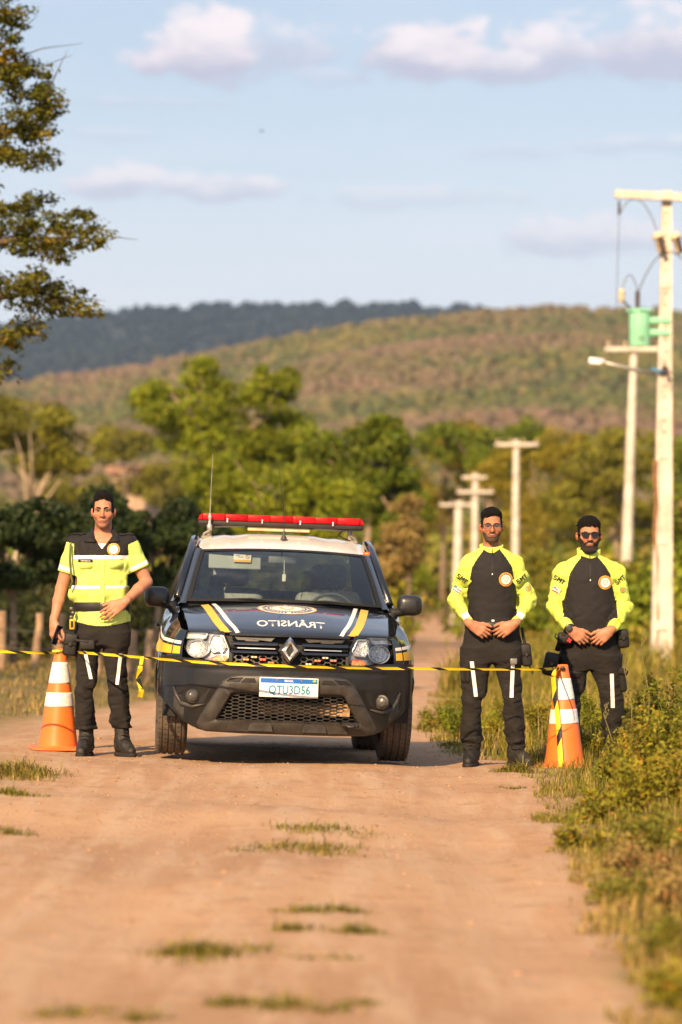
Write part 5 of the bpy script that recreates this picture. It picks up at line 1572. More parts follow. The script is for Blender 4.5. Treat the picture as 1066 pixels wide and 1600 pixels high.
# --- light bar and aerials
LENS = pm('red_lens', (.30, .002, .005), .4, scale=30, var=.15, coat=.0, spec=.2, emit=(1, .01, .01), es=.02)
LENS2 = pm('red_lens_bright', (.44, .004, .008), .4, scale=40, var=.25, coat=.0, spec=.2, emit=(1, .02, .02), es=.04)
lb = MB(); lb.rbox((0, 2.45, 1.722), (1.262, .27, .034), .012, 2)
bar_o = lb.build('light_bar', pm('light_bar_base', (.035, .028, .027), .6, spec=.2), car, angle=40)
xsegs = np.linspace(-.60, .60, 8)
for i in range(7):
    mb = MB(); mb.rbox(((xsegs[i] + xsegs[i + 1]) / 2, 2.45, 1.766), (xsegs[1] - xsegs[0] - .001, .262, .05), .006, 2); mb.build('lens', LENS if i % 2 else LENS2, bar_o, angle=50)
for s in (-1, 1):
    mb = MB(); pts = [(s * .602, 1.742), (s * .632, 1.742), (s * .625, 1.772), (s * .607, 1.789), (s * .602, 1.790)]
    mb.prism(pts, lambda u, v: Vector((u, 2.32, v)), lambda u, v: Vector((u, 2.58, v))); mb.build('lens_end', LENS, bar_o)
for x in (-.41, -.145, .145, .395):
    mb = MB(); mb.rbox((x, 2.312, 1.742), (.014, .02, .034), .004, 2); mb.build('lens_clip', CHROME, bar_o)
mb = MB(); mb.rbox((-.015, 2.45, 1.688), (.475, .20, .030), .006, 1); mb.build('speaker_board', pm('beige_board', (.62, .47, .28), .6), bar_o)
for s, x in ((-1, -.52), (1, .51)):
    mb = MB(); mb.rbox((x - s * .13, 2.42, 1.702), (.24, .05, .012), .003, 1, Matrix.Rotation(R(3 * s), 3, 'Y')); mb.tube([(x + s * .02, 2.42, 1.70), (x + s * .03, 2.42, 1.60)], [.018, .022], 8); mb.rbox((x + s * .04, 2.42, 1.612), (.09, .07, .03), .008, 1)
    mb.tube([(x + s * .02, 2.40, 1.66), (x + s * .06, 2.40, 1.64), (x + s * .07, 2.40, 1.61)], .012, 6); mb.build('bar_mount', pm('mount_steel', (.30, .27, .25), .5, metal=.5), bar_o)
mb = MB(); mb.tube([(.47, 2.36, 1.69), (.44, 2.34, 1.66), (.48, 2.33, 1.635), (.53, 2.34, 1.62)], .006, 5); mb.build('loose_cable', DARK, bar_o)
mb = MB(); mb.lathe([(.026, 0), (.024, .012), (.012, .03), (.009, .055), (.005, .07)], 12, Matrix.Translation((.012, 2.02, 1.598))); an = mb.build('roof_aerial', PLAST, car, smooth=True)
mb = MB(); mb.tube([(.012, 2.02, 1.66), (.002, 2.02, 1.85), (-.045, 2.02, 2.14)], [.004, .003, .002], 5); mb.build('whip', DARK, an)
mb = MB(); mb.lathe([(.02, 0), (.02, .04), (.01, .05), (.01, .09), (.016, .095), (.006, .13)], 10, Matrix.Translation((-.545, 2.28, 1.66))); an = mb.build('side_aerial', STEEL, car, smooth=True)
mb = MB(); mb.tube([(-.545, 2.28, 1.78), (-.543, 2.28, 2.0), (-.538, 2.28, 2.24)], [.003, .0025, .0015], 5); mb.build('whip', STEEL, an)
# ------------------------------------------------------------------ people: each figure is one surface grown from distance fields
class Vox:
    def __init__(s, lo, hi, h):
        s.lo = np.array(lo, float); s.h = h
        n = np.ceil((np.array(hi) - s.lo) / h).astype(int) + 1
        s.n = n; s.D = np.full(n, .25, np.float32)
        s.ax = [(s.lo[i] + h * np.arange(n[i])).astype(np.float32) for i in range(3)]
    def sub(s, lo, hi):
        sl = []
        for i in range(3):
            a = int(np.clip(math.floor((lo[i] - s.lo[i]) / s.h), 0, s.n[i] - 1)); b = int(np.clip(math.ceil((hi[i] - s.lo[i]) / s.h) + 1, a + 1, s.n[i]))
            sl.append(slice(a, b))
        return tuple(sl), s.ax[0][sl[0]][:, None, None], s.ax[1][sl[1]][None, :, None], s.ax[2][sl[2]][None, None, :]
    def add(s, f, lo, hi, k=0.0, op='u', m=.05):
        lo = np.array(lo, float) - m - k; hi = np.array(hi, float) + m + k
        sl, X, Y, Z = s.sub(lo, hi)
        d = f(X, Y, Z); A = s.D[sl]
        if op == 's': d = -d
        a, b = (A, d) if op == 'u' else (-A, -d)
        if k > 0:
            h = np.clip(.5 + .5 * (b - a) / k, 0, 1); r = b * (1 - h) + a * h - k * h * (1 - h)
        else: r = np.minimum(a, b)
        s.D[sl] = r if op == 'u' else -r
    def cone(s, a, b, ra, rb, k=0.0, flat=None, ff=1.0, op='u'):
        a = np.array(a, float); b = np.array(b, float); ba = b - a; L = max(1e-9, ba @ ba); rm = max(ra, rb)
        def f(X, Y, Z):
            px, py, pz = X - a[0], Y - a[1], Z - a[2]
            t = np.clip((px * ba[0] + py * ba[1] + pz * ba[2]) / L, 0, 1)
            qx, qy, qz = px - t * ba[0], py - t * ba[1], pz - t * ba[2]
            q2 = qx * qx + qy * qy + qz * qz
            if flat is not None:
                qn = qx * flat[0] + qy * flat[1] + qz * flat[2]; q2 = q2 + (ff * ff - 1) * qn * qn
            d = np.sqrt(q2) - (ra + (rb - ra) * t)
            return d / (ff ** .5) if flat is not None else d
        s.add(f, np.minimum(a, b) - rm, np.maximum(a, b) + rm, k, op)
    def chain(s, pts, rad, k=0.0, **kw):
        for i in range(len(pts) - 1): s.cone(pts[i], pts[i + 1], rad[i], rad[i + 1], k, **kw)
    def ell(s, c, r, k=0.0, op='u'):
        r = np.array(r, float)
        def f(X, Y, Z):
            return (np.sqrt(((X - c[0]) / r[0]) ** 2 + ((Y - c[1]) / r[1]) ** 2 + ((Z - c[2]) / r[2]) ** 2) - 1) * r.min()
        s.add(f, np.array(c) - r, np.array(c) + r, k, op)
    def stack(s, tab, k=0.0, n=2.3, op='u', wr=None):
        """rows (z, cx, cy, half width, half depth)"""
        T = np.array(sorted(tab), float)
        def f(X, Y, Z):
            z = np.clip(Z, T[0, 0], T[-1, 0])
            v = cr(z.ravel(), T[:, 0], T[:, 1:])
            cx, cy_, a, b = (v[:, i].reshape(z.shape) for i in range(4))
            rho = ((np.abs((X - cx) / a) ** n + np.abs((Y - cy_) / b) ** n) ** (1 / n))
            d = (rho - 1) * np.minimum(a, b)
            if wr is not None: d = d + wr(X, Y, Z)
            return np.maximum(d, np.maximum(T[0, 0] - Z, Z - T[-1, 0]))
        lo = (T[:, 1] - T[:, 3]).min(), (T[:, 2] - T[:, 4]).min(), T[0, 0]; hi = (T[:, 1] + T[:, 3]).max(), (T[:, 2] + T[:, 4]).max(), T[-1, 0]
        s.add(f, lo, hi, k, op)
    def mesh(s, D=None):
        return surfnets(s.D if D is None else D, s.lo, s.h)

_OFF = np.array([[i, j, k] for i in (0, 1) for j in (0, 1) for k in (0, 1)])
_EDG = [(a, b) for a in range(8) for b in range(a + 1, 8) if np.abs(_OFF[a] - _OFF[b]).sum() == 1]
def surfnets(D, lo, h):
    D = np.pad(D, 1, constant_values=.2); lo = np.array(lo) - h
    S_ = D < 0
    c = np.zeros(tuple(q - 1 for q in D.shape), np.int8)
    for o in _OFF: c += S_[o[0]:S_.shape[0] - 1 + o[0], o[1]:S_.shape[1] - 1 + o[1], o[2]:S_.shape[2] - 1 + o[2]]
    mask = (c > 0) & (c < 8); I = np.argwhere(mask)
    idx = np.full(mask.shape, -1, np.int32); idx[mask] = np.arange(len(I))
    cv = [D[I[:, 0] + o[0], I[:, 1] + o[1], I[:, 2] + o[2]] for o in _OFF]
    acc = np.zeros((len(I), 3)); cnt = np.zeros((len(I), 1))
    for a, b in _EDG:
        x = (cv[a] < 0) != (cv[b] < 0)
        t = np.where(x, cv[a] / np.where(x, cv[a] - cv[b], 1), 0)[:, None]
        acc += np.where(x[:, None], _OFF[a] + t * (_OFF[b] - _OFF[a]), 0); cnt += x[:, None]
    V = lo + h * (I + acc / cnt)
    F = []
    for axn in range(3):
        u, v = [(1, 2), (2, 0), (0, 1)][axn]
        sa = [slice(None)] * 3; sb = [slice(None)] * 3; sa[axn] = slice(0, -1); sb[axn] = slice(1, None)
        A, B = S_[tuple(sa)], S_[tuple(sb)]
        E = np.argwhere(A != B)
        E = E[(E[:, u] > 0) & (E[:, v] > 0) & (E[:, u] < D.shape[u] - 1) & (E[:, v] < D.shape[v] - 1)]
        ins = A[tuple(E.T)]
        def cell(du, dv):
            q = E.copy(); q[:, u] -= du; q[:, v] -= dv; return idx[tuple(q.T)]
        q = np.stack([cell(1, 1), cell(0, 1), cell(0, 0), cell(1, 0)], 1)
        q[~ins] = q[~ins][:, ::-1]
        F.append(q)
    return V, np.concatenate(F)

def smooth_mesh(V, F, it=1, lam=.5):
    n = len(V)
    e = np.concatenate([F[:, [0, 1]], F[:, [1, 2]], F[:, [2, 3]], F[:, [3, 0]]]); e = np.concatenate([e, e[:, ::-1]])
    for _ in range(it):
        acc = np.stack([np.bincount(e[:, 0], V[e[:, 1], k], n) for k in range(3)], 1); cnt = np.bincount(e[:, 0], minlength=n)[:, None]
        V = V * (1 - lam) + lam * acc / np.maximum(cnt, 1)
    return V

def part(name, V, F, mat, parent, keep=None, col=None):
    if keep is not None: F = F[keep]
    u, inv = np.unique(F, return_inverse=True)
    return npmesh(name, V[u], inv.reshape(F.shape), mat, parent, smooth=True, col=None if col is None else col[u])

def skin_mat(name, c):
    m = pm(name, c, .55, scale=26, bump=.10, bscale=220, spec=.3, tint=True, col2=(c[0] * 1.08, c[1] * .90, c[2] * .86))
    for n in m.node_tree.nodes:
        if n.type == 'BSDF_PRINCIPLED':
            n.inputs['Subsurface Weight'].default_value = .06; n.inputs['Subsurface Radius'].default_value = (.6, .25, .12); n.inputs['Subsurface Scale'].default_value = .01
    return m
BLK = pm('black_twill', (.0145, .0125, .012), .85, scale=60, var=.25, bump=.15, bscale=500, sheen=.02, spec=.3)
BLK2 = pm('black_jersey', (.0135, .012, .0135), .8, scale=60, var=.2, bump=.1, bscale=600, sheen=.02, spec=.3)
HIVIS = pm('hi_vis_yellow', (.58, .69, .10), .7, scale=12, var=.05, bump=.1, bscale=300, emit=(.6, .9, .05), es=.0)
HIV2 = pm('hi_vis_lime', (.56, .70, .15), .75, scale=12, var=.06, bump=.1, bscale=300)
RETRO = pm('reflective_tape', (.78, .77, .76), .3, scale=60, var=.08)
HAIR = pm('black_hair', (.007, .0055, .005), .7, spec=.15, scale=120, var=.4, bump=.9, bscale=260)
BEARD = pm('beard_hair', (.022, .013, .009), .7, scale=200, var=.5, bump=.9, bscale=400)
BOOT = pm('boot_leather', (.016, .014, .013), .6, scale=40, var=.3, bump=.3, bscale=150)
NYL = pm('black_nylon', (.014, .0125, .0125), .6, scale=50, var=.25, bump=.05, bscale=400, spec=.35)
GOLD = pm('badge_gold', (.75, .40, .04), .5)
BWHT = pm('badge_white', (.80, .78, .74), .5)
BINK = pm('badge_ink', (.10, .08, .07), .6)
EYEW = pm('eye_white', (.30, .26, .23), .3)
IRIS = pm('eye_iris', (.012, .008, .006), .15)
LIP = lambda k, c: pm('lips_' + k, c, .5)

def unitv(v): v = np.array(v, float); return v / np.linalg.norm(v)

def hand(v, wrist, f, n, thumb_side, curls, s=1.0, thumb=((.75, .65, -.1), (.35, .9, -.1), (.2, .95, -.15)), spread=.07):
    """palm, four fingers of different length and a thumb from the side of the palm; f along the fingers, n out of the back"""
    w = np.array(wrist, float); f = unitv(f); n = np.array(n, float); n = unitv(n - f * (n @ f)); t = np.cross(f, n) * thumb_side
    P_ = lambda a, b, c: w + s * (f * a + t * b + n * c)
    v.cone(P_(-.03, 0, 0), P_(.025, .0, 0), .027 * s, .031 * s, .015, flat=n, ff=1.35)
    v.cone(P_(.02, .008, 0), P_(.078, .018, .0), .031 * s, .026 * s, .012, flat=n, ff=1.9)
    v.cone(P_(.02, -.008, 0), P_(.072, -.020, .0), .030 * s, .024 * s, .012, flat=n, ff=1.9)
    v.cone(P_(.02, .022, -.008), P_(.05, .03, -.008), .018 * s, .016 * s, .012)
    base = [(.088, .0315), (.094, .0105), (.089, -.011), (.080, -.031)]
    L_ = [(.042, .026, .021), (.047, .030, .022), (.043, .028, .021), (.034, .021, .019)]
    for i in range(4):
        p = P_(base[i][0] - .014, base[i][1] * .97, .002); ang = 0.0; sp = (1.5 - i) * spread
        d0 = unitv(f * math.cos(sp) + t * math.sin(sp))
        r = (.0100, .0102, .0098, .0088)[i] * s
        pts = [p, p + d0 * .014 * s]; rad = [r * 1.05, r * 1.05]
        for q in range(3):
            ang += curls[i][q]
            d = d0 * math.cos(ang) - n * math.sin(ang)
            pts.append(pts[-1] + d * L_[i][q] * s); rad.append(r * (1 - .09 * (q + 1)))
        v.chain(pts, rad, .0035)
    p = P_(.030, .026, -.006); pts = [p]
    for q, (ln) in enumerate((.040, .033, .027)):
        a, b, c = thumb[q]; pts.append(pts[-1] + s * ln * unitv(t * a + f * b + n * c))
    v.chain(pts, [.0155 * s, .0125 * s, .0115 * s, .0092 * s], .006)

def head(v, c, sx, sz, tilt=0.0):
    """c: point below the chin on the head's axis; units of a 0.235 m head"""
    cx, cy_, cz = c
    q = lambda x, y, z: (cx + x * sx + tilt * z, cy_ + y, cz + z * sz)
    v.ell(q(0, .012, .146), (.0725 * sx, .096, .086 * sz))
    v.ell(q(0, -.018, .098), (.0600 * sx, .078, .090 * sz), .03)
    v.ell(q(0, -.024, .048), (.043 * sx, .064, .046 * sz), .022)
    for s in (-1, 1):
        v.cone(q(s * .056, .005, .075), q(s * .016, -.064, .016), .012, .011, .022)
        v.ell(q(s * .041, -.066, .088), (.026 * sx, .022, .024), .018)
        v.ell(q(s * .077, .008, .102), (.012 * sx, .017, .028 * sz), .006)
        v.ell(q(s * .084, .014, .107), (.006, .015, .024 * sz), .004)
    v.ell(q(0, -.074, .018), (.024 * sx, .018, .018), .016)
    v.cone(q(-.042 * 1, -.087, .130), q(.042, -.087, .130), .0125, .0125, .014)
    for s in (-1, 1): v.ell(q(s * .031, -.103, .112), (.0195 * sx, .019, .0130 * sz), .008, 's')
    for s in (-1, 1):
        v.ell(q(s * .031, -.078, .112), (.015, .0145, .0125), .002)
    v.cone(q(0, -.090, .122), q(0, -.114, .080), .0075, .0115, .012)
    for s in (-1, 1): v.ell(q(s * .0125, -.100, .077), (.0085, .011, .008), .006)
    v.ell(q(0, -.090, .053), (.024 * sx, .010, .0075), .008)
    v.ell(q(0, -.089, .042), (.020 * sx, .011, .0075), .008)
    return q

def complexion(V, q, sx, sz, stubble):
    """skin tone over the body: ruddier nose, cheeks and knuckles, darker lids, shaved chin"""
    c = q(0, 0, 0); x = (V[:, 0] - c[0]) / sx; y = V[:, 1] - c[1]; z = (V[:, 2] - c[2]) / sz
    col = np.ones((len(V), 3)); fr_ = (y < -.02) & (z > -.02)
    def blend(m, rgb):
        m = np.clip(m, 0, 1)[:, None]; col[:] = col * (1 - m) + col * np.array(rgb) * m
    blend(fr_ * np.exp(-((np.abs(x) - .042) / .02) ** 2 - ((z - .085) / .022) ** 2), (1.06, .84, .80))
    blend(fr_ * np.exp(-(x / .016) ** 2 - ((z - .082) / .016) ** 2), (1.06, .84, .80))
    blend(fr_ * np.exp(-((np.abs(x) - .031) / .017) ** 2 - ((z - .113) / .011) ** 2) * .9, (.62, .54, .52))
    blend(fr_ * np.exp(-((np.abs(x) - .017) / .005) ** 2 - ((z - .078) / .01) ** 2), (.62, .50, .46))
    jaw = sm(.052, .034, z - 1.0 * np.maximum(np.abs(x) - .028, 0)) * (y < .0) * sm(-.03, .0, z)
    mous = np.exp(-((z - .062) / .006) ** 2) * sm(.036, .026, np.abs(x)) * fr_
    blend(np.maximum(jaw, mous) * stubble, (.58, .56, .60))
    blend((np.abs(x) > .074) * (z > .06) * (z < .15) * (y > -.04) * 1.0, (1.04, .80, .76))
    return col

def ground_z(x, y): return zgf(x, y)

def face_parts(q, bv, root, bodyo, sx, sz, lips, brow=1.0, squint=.75, gap=.031, glasses=False):
    c = q(0, 0, 0)
    def fr(x, z): p = q(x, 0, z); return ((p[0], p[1], p[2]), (1, 0, 0), (0, 0, 1), (0, 1, 0))
    for s in (-1, 1):
        if not glasses:
            a = np.linspace(0, 2 * math.pi, 15)[:-1]
            w, h = .0145 * sx, .0055 * squint
            eye = (np.concatenate([[[0, 0]], np.stack([w * np.cos(a), h * np.sin(a) * (1 - .15 * np.cos(a) * s)], 1)]), [(0, i + 1, (i + 1) % 14 + 1) for i in range(14)])
            decal('eye', eye, bv, fr(s * gap, .1115), EYEW, bodyo, .0012)
            decal('iris', disc2d(0, .0060, 12, 1), bv, fr(s * gap, .1118), IRIS, bodyo, .0022)
            lid = strip2d([(-w * 1.1, .000), (-w * .5, h * .85), (0, h * 1.1), (w * .5, h * .9), (w * 1.1, .000)], [(-w * 1.15, .0025), (-w * .5, h + .004), (0, h + .0045), (w * .5, h + .004), (w * 1.15, .0025)], 1)
            decal('eyelid', lid, bv, fr(s * gap, .1115), HAIR, bodyo, .0018)
        x0, x1 = .010, .052
        lo_ = [(s * x0, .1245), (s * (x0 + .014), .1290), (s * .040, .1315), (s * x1, .1270)]; hi_ = [(s * x0, .1245 + .0075 * brow), (s * (x0 + .014), .1290 + .0085 * brow), (s * .040, .1315 + .006 * brow), (s * x1, .128)]
        decal('eyebrow', strip2d([(a * sx, (b - .11) * sz) for a, b in lo_], [(a * sx, (b - .11) * sz) for a, b in hi_], 2), bv, fr(0, .11), HAIR, bodyo, .0025)
    mo = strip2d([(-.024, .0), (-.012, -.0055), (0, -.007), (.012, -.0055), (.024, .0)], [(-.024, .0005), (-.010, .0050), (0, .0038), (.010, .0050), (.024, .0005)], 3)
    decal('lips', mo, bv, fr(0, .048), lips, bodyo, .0015)
    decal('mouth_line', strip2d([(-.023, -.0022), (-.01, -.0008), (0, -.0012), (.01, -.0008), (.023, -.0022)], [(-.023, -.0008), (-.01, .0012), (0, .0006), (.01, .0012), (.023, -.0008)], 1), bv, fr(0, .048), pm('mouth_line', (.10, .035, .025), .6), bodyo, .0024)

def hair_mesh(v, q, sx, sz, thick, line, rough, name, root, mat, lo=.02, hi=.30, hgap=.0, seed=0):
    """hair: the head surface grown outward above a hairline function line(x, y)->z"""
    c = q(0, 0, 0)
    sl, X, Y, Z = v.sub((c[0] - .13, c[1] - .15, c[2] + lo), (c[0] + .13, c[1] + .16, c[2] + hi))
    D = v.D[sl]
    h2 = v.h * .6
    lo3 = np.array([X.ravel()[0], Y.ravel()[0], Z.ravel()[0]]); n0 = np.array(D.shape); n2 = ((n0 - 1) * v.h / h2).astype(int)
    # resample the field finer
    gx, gy, gz = [np.arange(n2[i]) * h2 / v.h for i in range(3)]
    def axl(g, n): i = np.minimum(g.astype(int), n - 2); return i, (g - i)
    ix, fx = axl(gx, n0[0]); iy, fy = axl(gy, n0[1]); iz, fz = axl(gz, n0[2])
    E = D[ix] * (1 - fx)[:, None, None] + D[ix + 1] * fx[:, None, None]
    E = E[:, iy] * (1 - fy)[None, :, None] + E[:, iy + 1] * fy[None, :, None]
    E = E[:, :, iz] * (1 - fz) + E[:, :, iz + 1] * fz
    x = (lo3[0] + gx * v.h)[:, None, None] - c[0]; y = (lo3[1] + gy * v.h)[None, :, None] - c[1]; z = (lo3[2] + gz * v.h)[None, None, :] - c[2]
    x = x / sx; z = z / sz
    nz = rough * (.3 + .7 * sm(.13, .19, z)) * (.7 * wob(x * 1.5, y * .7, z, 170, 6, seed) + .8 * wob(x * 1.6, y * .6, z, 480, 5, seed + 3))
    ear = np.maximum.reduce([.0765 - np.abs(x) + 0 * (y + z), np.abs(y - .012) - .034 + 0 * (x + z), z - .142 + 0 * (x + y)])
    H = np.maximum(E - thick(x, y, z) - nz, line(x, y, z) * 1.0 + nz * .8)
    H = np.maximum(H, -ear)
    V, F = surfnets(H, lo3, h2)
    return part(name, V, F, mat, root)

def seal(bv, x, z, r, parent, off=.003):
    fr = front_frame(x, z)
    b = decal('badge', disc2d(0, r, 32, 3), bv, fr, GOLD, parent, off, fit=True)
    decal('badge_field', disc2d(0, r * .74, 28, 2), bv, fr, BWHT, parent, off + .0012, fit=True)
    decal('badge_ring', disc2d(r * .70, r * .77, 28, 1), bv, fr, BINK, parent, off + .0030)
    for k in range(22):
        if k % 8 == 7: continue
        a = 2 * math.pi * k / 22; decal('badge_mark', disc2d(r * .83, r * .94, 1, 1, a, a + .16), bv, fr, pm('badge_brown', (.25, .12, .03), .6), parent, off + .0030)
    w = r * .36
    decal('badge_shield', (np.array([(-w, w), (w, w), (w * 1.05, 0), (0, -w * 1.25), (-w * 1.05, 0)]), [(4, 3, 2, 1, 0)]), bv, fr, pm('badge_grey', (.42, .36, .30), .6), parent, off + .0034)
    decal('badge_shield', (np.array([(-w * .7, w * .75), (w * .7, w * .75), (w * .7, 0), (0, -w * .85), (-w * .7, 0)]), [(4, 3, 2, 1, 0)]), bv, fr, BWHT, parent, off + .0042)
    decal('badge_shield', quad2d([(-w * .5, w * .1), (w * .5, w * .1), (w * .4, w * .35), (-w * .4, w * .35)], 2, 1), bv, fr, BINK, parent, off + .0034)
    return b

def smt2d(h):
    """the three stencil letters S M T as bars"""
    V = []; F = []
    def bar(a, b, w=.10):
        a = np.array(a, float); b = np.array(b, float); d = (b - a) / np.linalg.norm(b - a); n = np.array([-d[1], d[0]]) * w
        k = len(V); V.extend([a - n, b - n, b + n, a + n]); F.append((k, k + 1, k + 2, k + 3))
    x = -1.05
    for a, b in (((.08, .9), (.62, .9)), ((.1, .95), (.1, .5)), ((.08, .5), (.62, .5)), ((.6, .5), (.6, .05)), ((.04, .1), (.62, .1))): bar((x + a[0], a[1]), (x + b[0], b[1]))
    x = -.20
    for a, b in (((.08, 0), (.08, 1)), ((.72, 0), (.72, 1)), ((.10, .95), (.40, .42)), ((.70, .95), (.40, .42))): bar((x + a[0], a[1]), (x + b[0], b[1]))
    x = .70
    for a, b in (((-.02, .9), (.66, .9)), ((.32, .9), (.32, 0))): bar((x + a[0], a[1]), (x + b[0], b[1]))
    V = np.array(V); V = V - (V.max(0) + V.min(0)) / 2
    return V * h, F

def cloth(v, amp, f, o=0, aniso=(1, 1, 1)):
    X, Y, Z = v.ax[0][:, None, None], v.ax[1][None, :, None], v.ax[2][None, None, :]
    near = np.abs(v.D) < .04
    I = np.argwhere(near)
    x, y, z = v.ax[0][I[:, 0]] * aniso[0], v.ax[1][I[:, 1]] * aniso[1], v.ax[2][I[:, 2]] * aniso[2]
    a = amp(v.ax[0][I[:, 0]], v.ax[1][I[:, 1]], v.ax[2][I[:, 2]]) if callable(amp) else amp
    w = wob(x, y, z, f, 6, o)
    v.D[near] += (a * (1 - 2 * np.abs(w)) * .6 + a * .4 * wob(x, y, z, f * 2.3, 5, o + 5)).astype(np.float32)

def boots(root, name, ankle, heel, toe, w, zs=.0, htop=.26):
    a, h_, t_ = np.array(ankle, float), np.array(heel, float), np.array(toe, float)
    v = Vox((min(h_[0], t_[0], a[0]) - .12, t_[1] - .1, zs - .01), (max(h_[0], t_[0], a[0]) + .12, h_[1] + .12, htop + .06), .006)
    d = unitv(np.array([t_[0] - h_[0], t_[1] - h_[1], 0]))
    p = lambda u, z: np.array([h_[0], h_[1], 0]) + d * u * np.hypot(*(t_ - h_)[:2]) + np.array([0, 0, z])
    v.cone(p(.08, zs + .055), p(.08, zs + .10), .046, .048)
    v.cone(p(.12, zs + .06), p(.62, zs + .052), w * .86, w, .03)
    v.cone(p(.60, zs + .05), p(.90, zs + .042), w * .98, w * .74, .02)
    v.cone(p(.18, zs + .09), (a[0], a[1], htop), .052, .056, .04)
    v.ell(p(.42, zs + .085), (.045, .06, .04), .03)
    v.add(lambda X, Y, Z: Z - zs - .004 + 0 * X + 0 * Y, (-9, -9, -9), (9, 9, 9), 0, 's')
    cloth(v, .004, 45.0, 2)
    V, F = v.mesh(); o = part('boot', V, F, BOOT, root)
    s = Vox((min(h_[0], t_[0]) - .1, t_[1] - .09, zs - .02), (max(h_[0], t_[0]) + .1, h_[1] + .1, zs + .05), .006)
    s.cone(p(.06, zs + .012), p(.12, zs + .012), .050, .050); s.cone(p(.1, zs + .012), p(.62, zs + .012), w * .9, w * 1.06, .02); s.cone(p(.6, zs + .012), p(.92, zs + .014), w * 1.04, w * .78, .02)
    s.add(lambda X, Y, Z: np.maximum(Z - (zs + .030), zs - .002 - Z) + 0 * X + 0 * Y, (-9, -9, -9), (9, 9, 9), 0, 'i')
    # keep only the slab
    X, Y, Z = s.ax[0][:, None, None], s.ax[1][None, :, None], s.ax[2][None, None, :]
    s.D = np.maximum(s.D, np.maximum(Z - (zs + .030), zs - .002 - Z) + 0 * X + 0 * Y)
    V, F = s.mesh(); part('sole', V, F, pm('boot_sole', (.012, .011, .010), .8), o)
    lc = MB()
    for k in range(5):
        u = .50 - k * .075; c = p(u, zs + .095 + k * .026); lc.tube([c + np.array([-.030, -.012, 0]), c + np.array([0, -.034 + .004 * k, .012]), c + np.array([.030, -.012, 0])], .004, 4)
    lc.build('laces', pm('laces', (.028, .025, .024), .8), o)
    return o

def trousers(root, hip, left, right, zc, knee_amp=.010):
    zlo = .06
    v = Vox((-.36, -.24, zlo), (.40, .24, max(r[0] for r in hip) + .02), .0065)
    def wr(X, Y, Z):
        a = .006 + .015 * np.exp(-((Z - .19) / .09) ** 2) + .009 * np.exp(-((Z - .48) / .10) ** 2) + .003 * np.exp(-((Z - .80) / .07) ** 2)
        r1 = 1 - 2.6 * np.abs(wob(X, Y, Z * 1.45 + .35 * X, 13, 6, 2)); r2 = 1 - 2.4 * np.abs(wob(X * .8, Y, Z * 1.7 - .3 * Y, 31, 6, 5))
        ank = .006 * np.exp(-((Z - .17) / .06) ** 2) * np.sin(95 * Z + 3 * wob(X, Y, Z, 9, 4))
        return -a * (.75 * r1 + .35 * r2) + ank + .005 * wob(X, Y, Z, 16, 5)
    v.stack(left, .0, 2.2, wr=wr); v.stack(right, .0, 2.2, wr=wr)
    v.stack(hip, .045, 2.5, wr=lambda X, Y, Z: .004 * wob(X * 1.0, Y, Z * .8, 26, 5, 4))
    V, F = v.mesh(); V = smooth_mesh(V, F, 1, .4)
    return part('trousers', V, F, BLK, root)

def leg_strips(tro, strips):
    bv = bvh_of(tro)
    for (xa, za, xb, zb_, w) in strips:
        decal('reflective_strip', quad2d([(xa - w, za), (xb - w, zb_), (xb + w, zb_), (xa + w, za)], 16, 2), bv, front_frame(0, 0), RETRO, tro, .004)
    return bv

def pouch(root, name, c, size, rot=0, mat=NYL, flap=True, strap=None):
    M_ = Matrix.Rotation(R(rot), 3, 'Y')
    mb = MB(); mb.rbox(c, size, .022, 3, M_); o = mb.build(name, mat, root, smooth=True)
    if flap:
        mb = MB(); mb.rbox(Vector(c) + M_ @ Vector((0, -size[1] * .5, size[2] * .22)), (size[0] * .92, .02, size[2] * .5), .009, 2, M_); f = mb.build('flap', mat, o, smooth=True)
        mb = MB(); mb.rbox(Vector(c) + M_ @ Vector((0, -size[1] * .5 - .012, size[2] * .02)), (size[0] * .25, .012, size[2] * .16), .004, 1, M_); mb.build('buckle', pm('buckle_plastic', (.03, .03, .03), .3), o)
    return o

def belt(root, z, tab, h, name='belt', mat=NYL, front_gap=None):
    T = np.array(sorted(tab), float)
    v = cr(np.array([z]), T[:, 0], T[:, 1:])[0]
    A = []
    for a in np.linspace(0, 2 * math.pi, 61):
        ca, sa = math.cos(a), math.sin(a); e = 2 / 2.4
        x = v[0] + (v[2] + .006) * np.sign(ca) * abs(ca) ** e; y = v[1] + (v[3] + .006) * np.sign(sa) * abs(sa) ** e
        A.append([(x * .98, y * .98, z - h / 2), (x, y, z - h / 2 + .003), (x, y, z + h / 2 - .003), (x * .98, y * .98, z + h / 2)])
    mb = MB(); mb.grid(np.array(A)); return mb.build(name, mat, root, angle=50, solid=.003), v

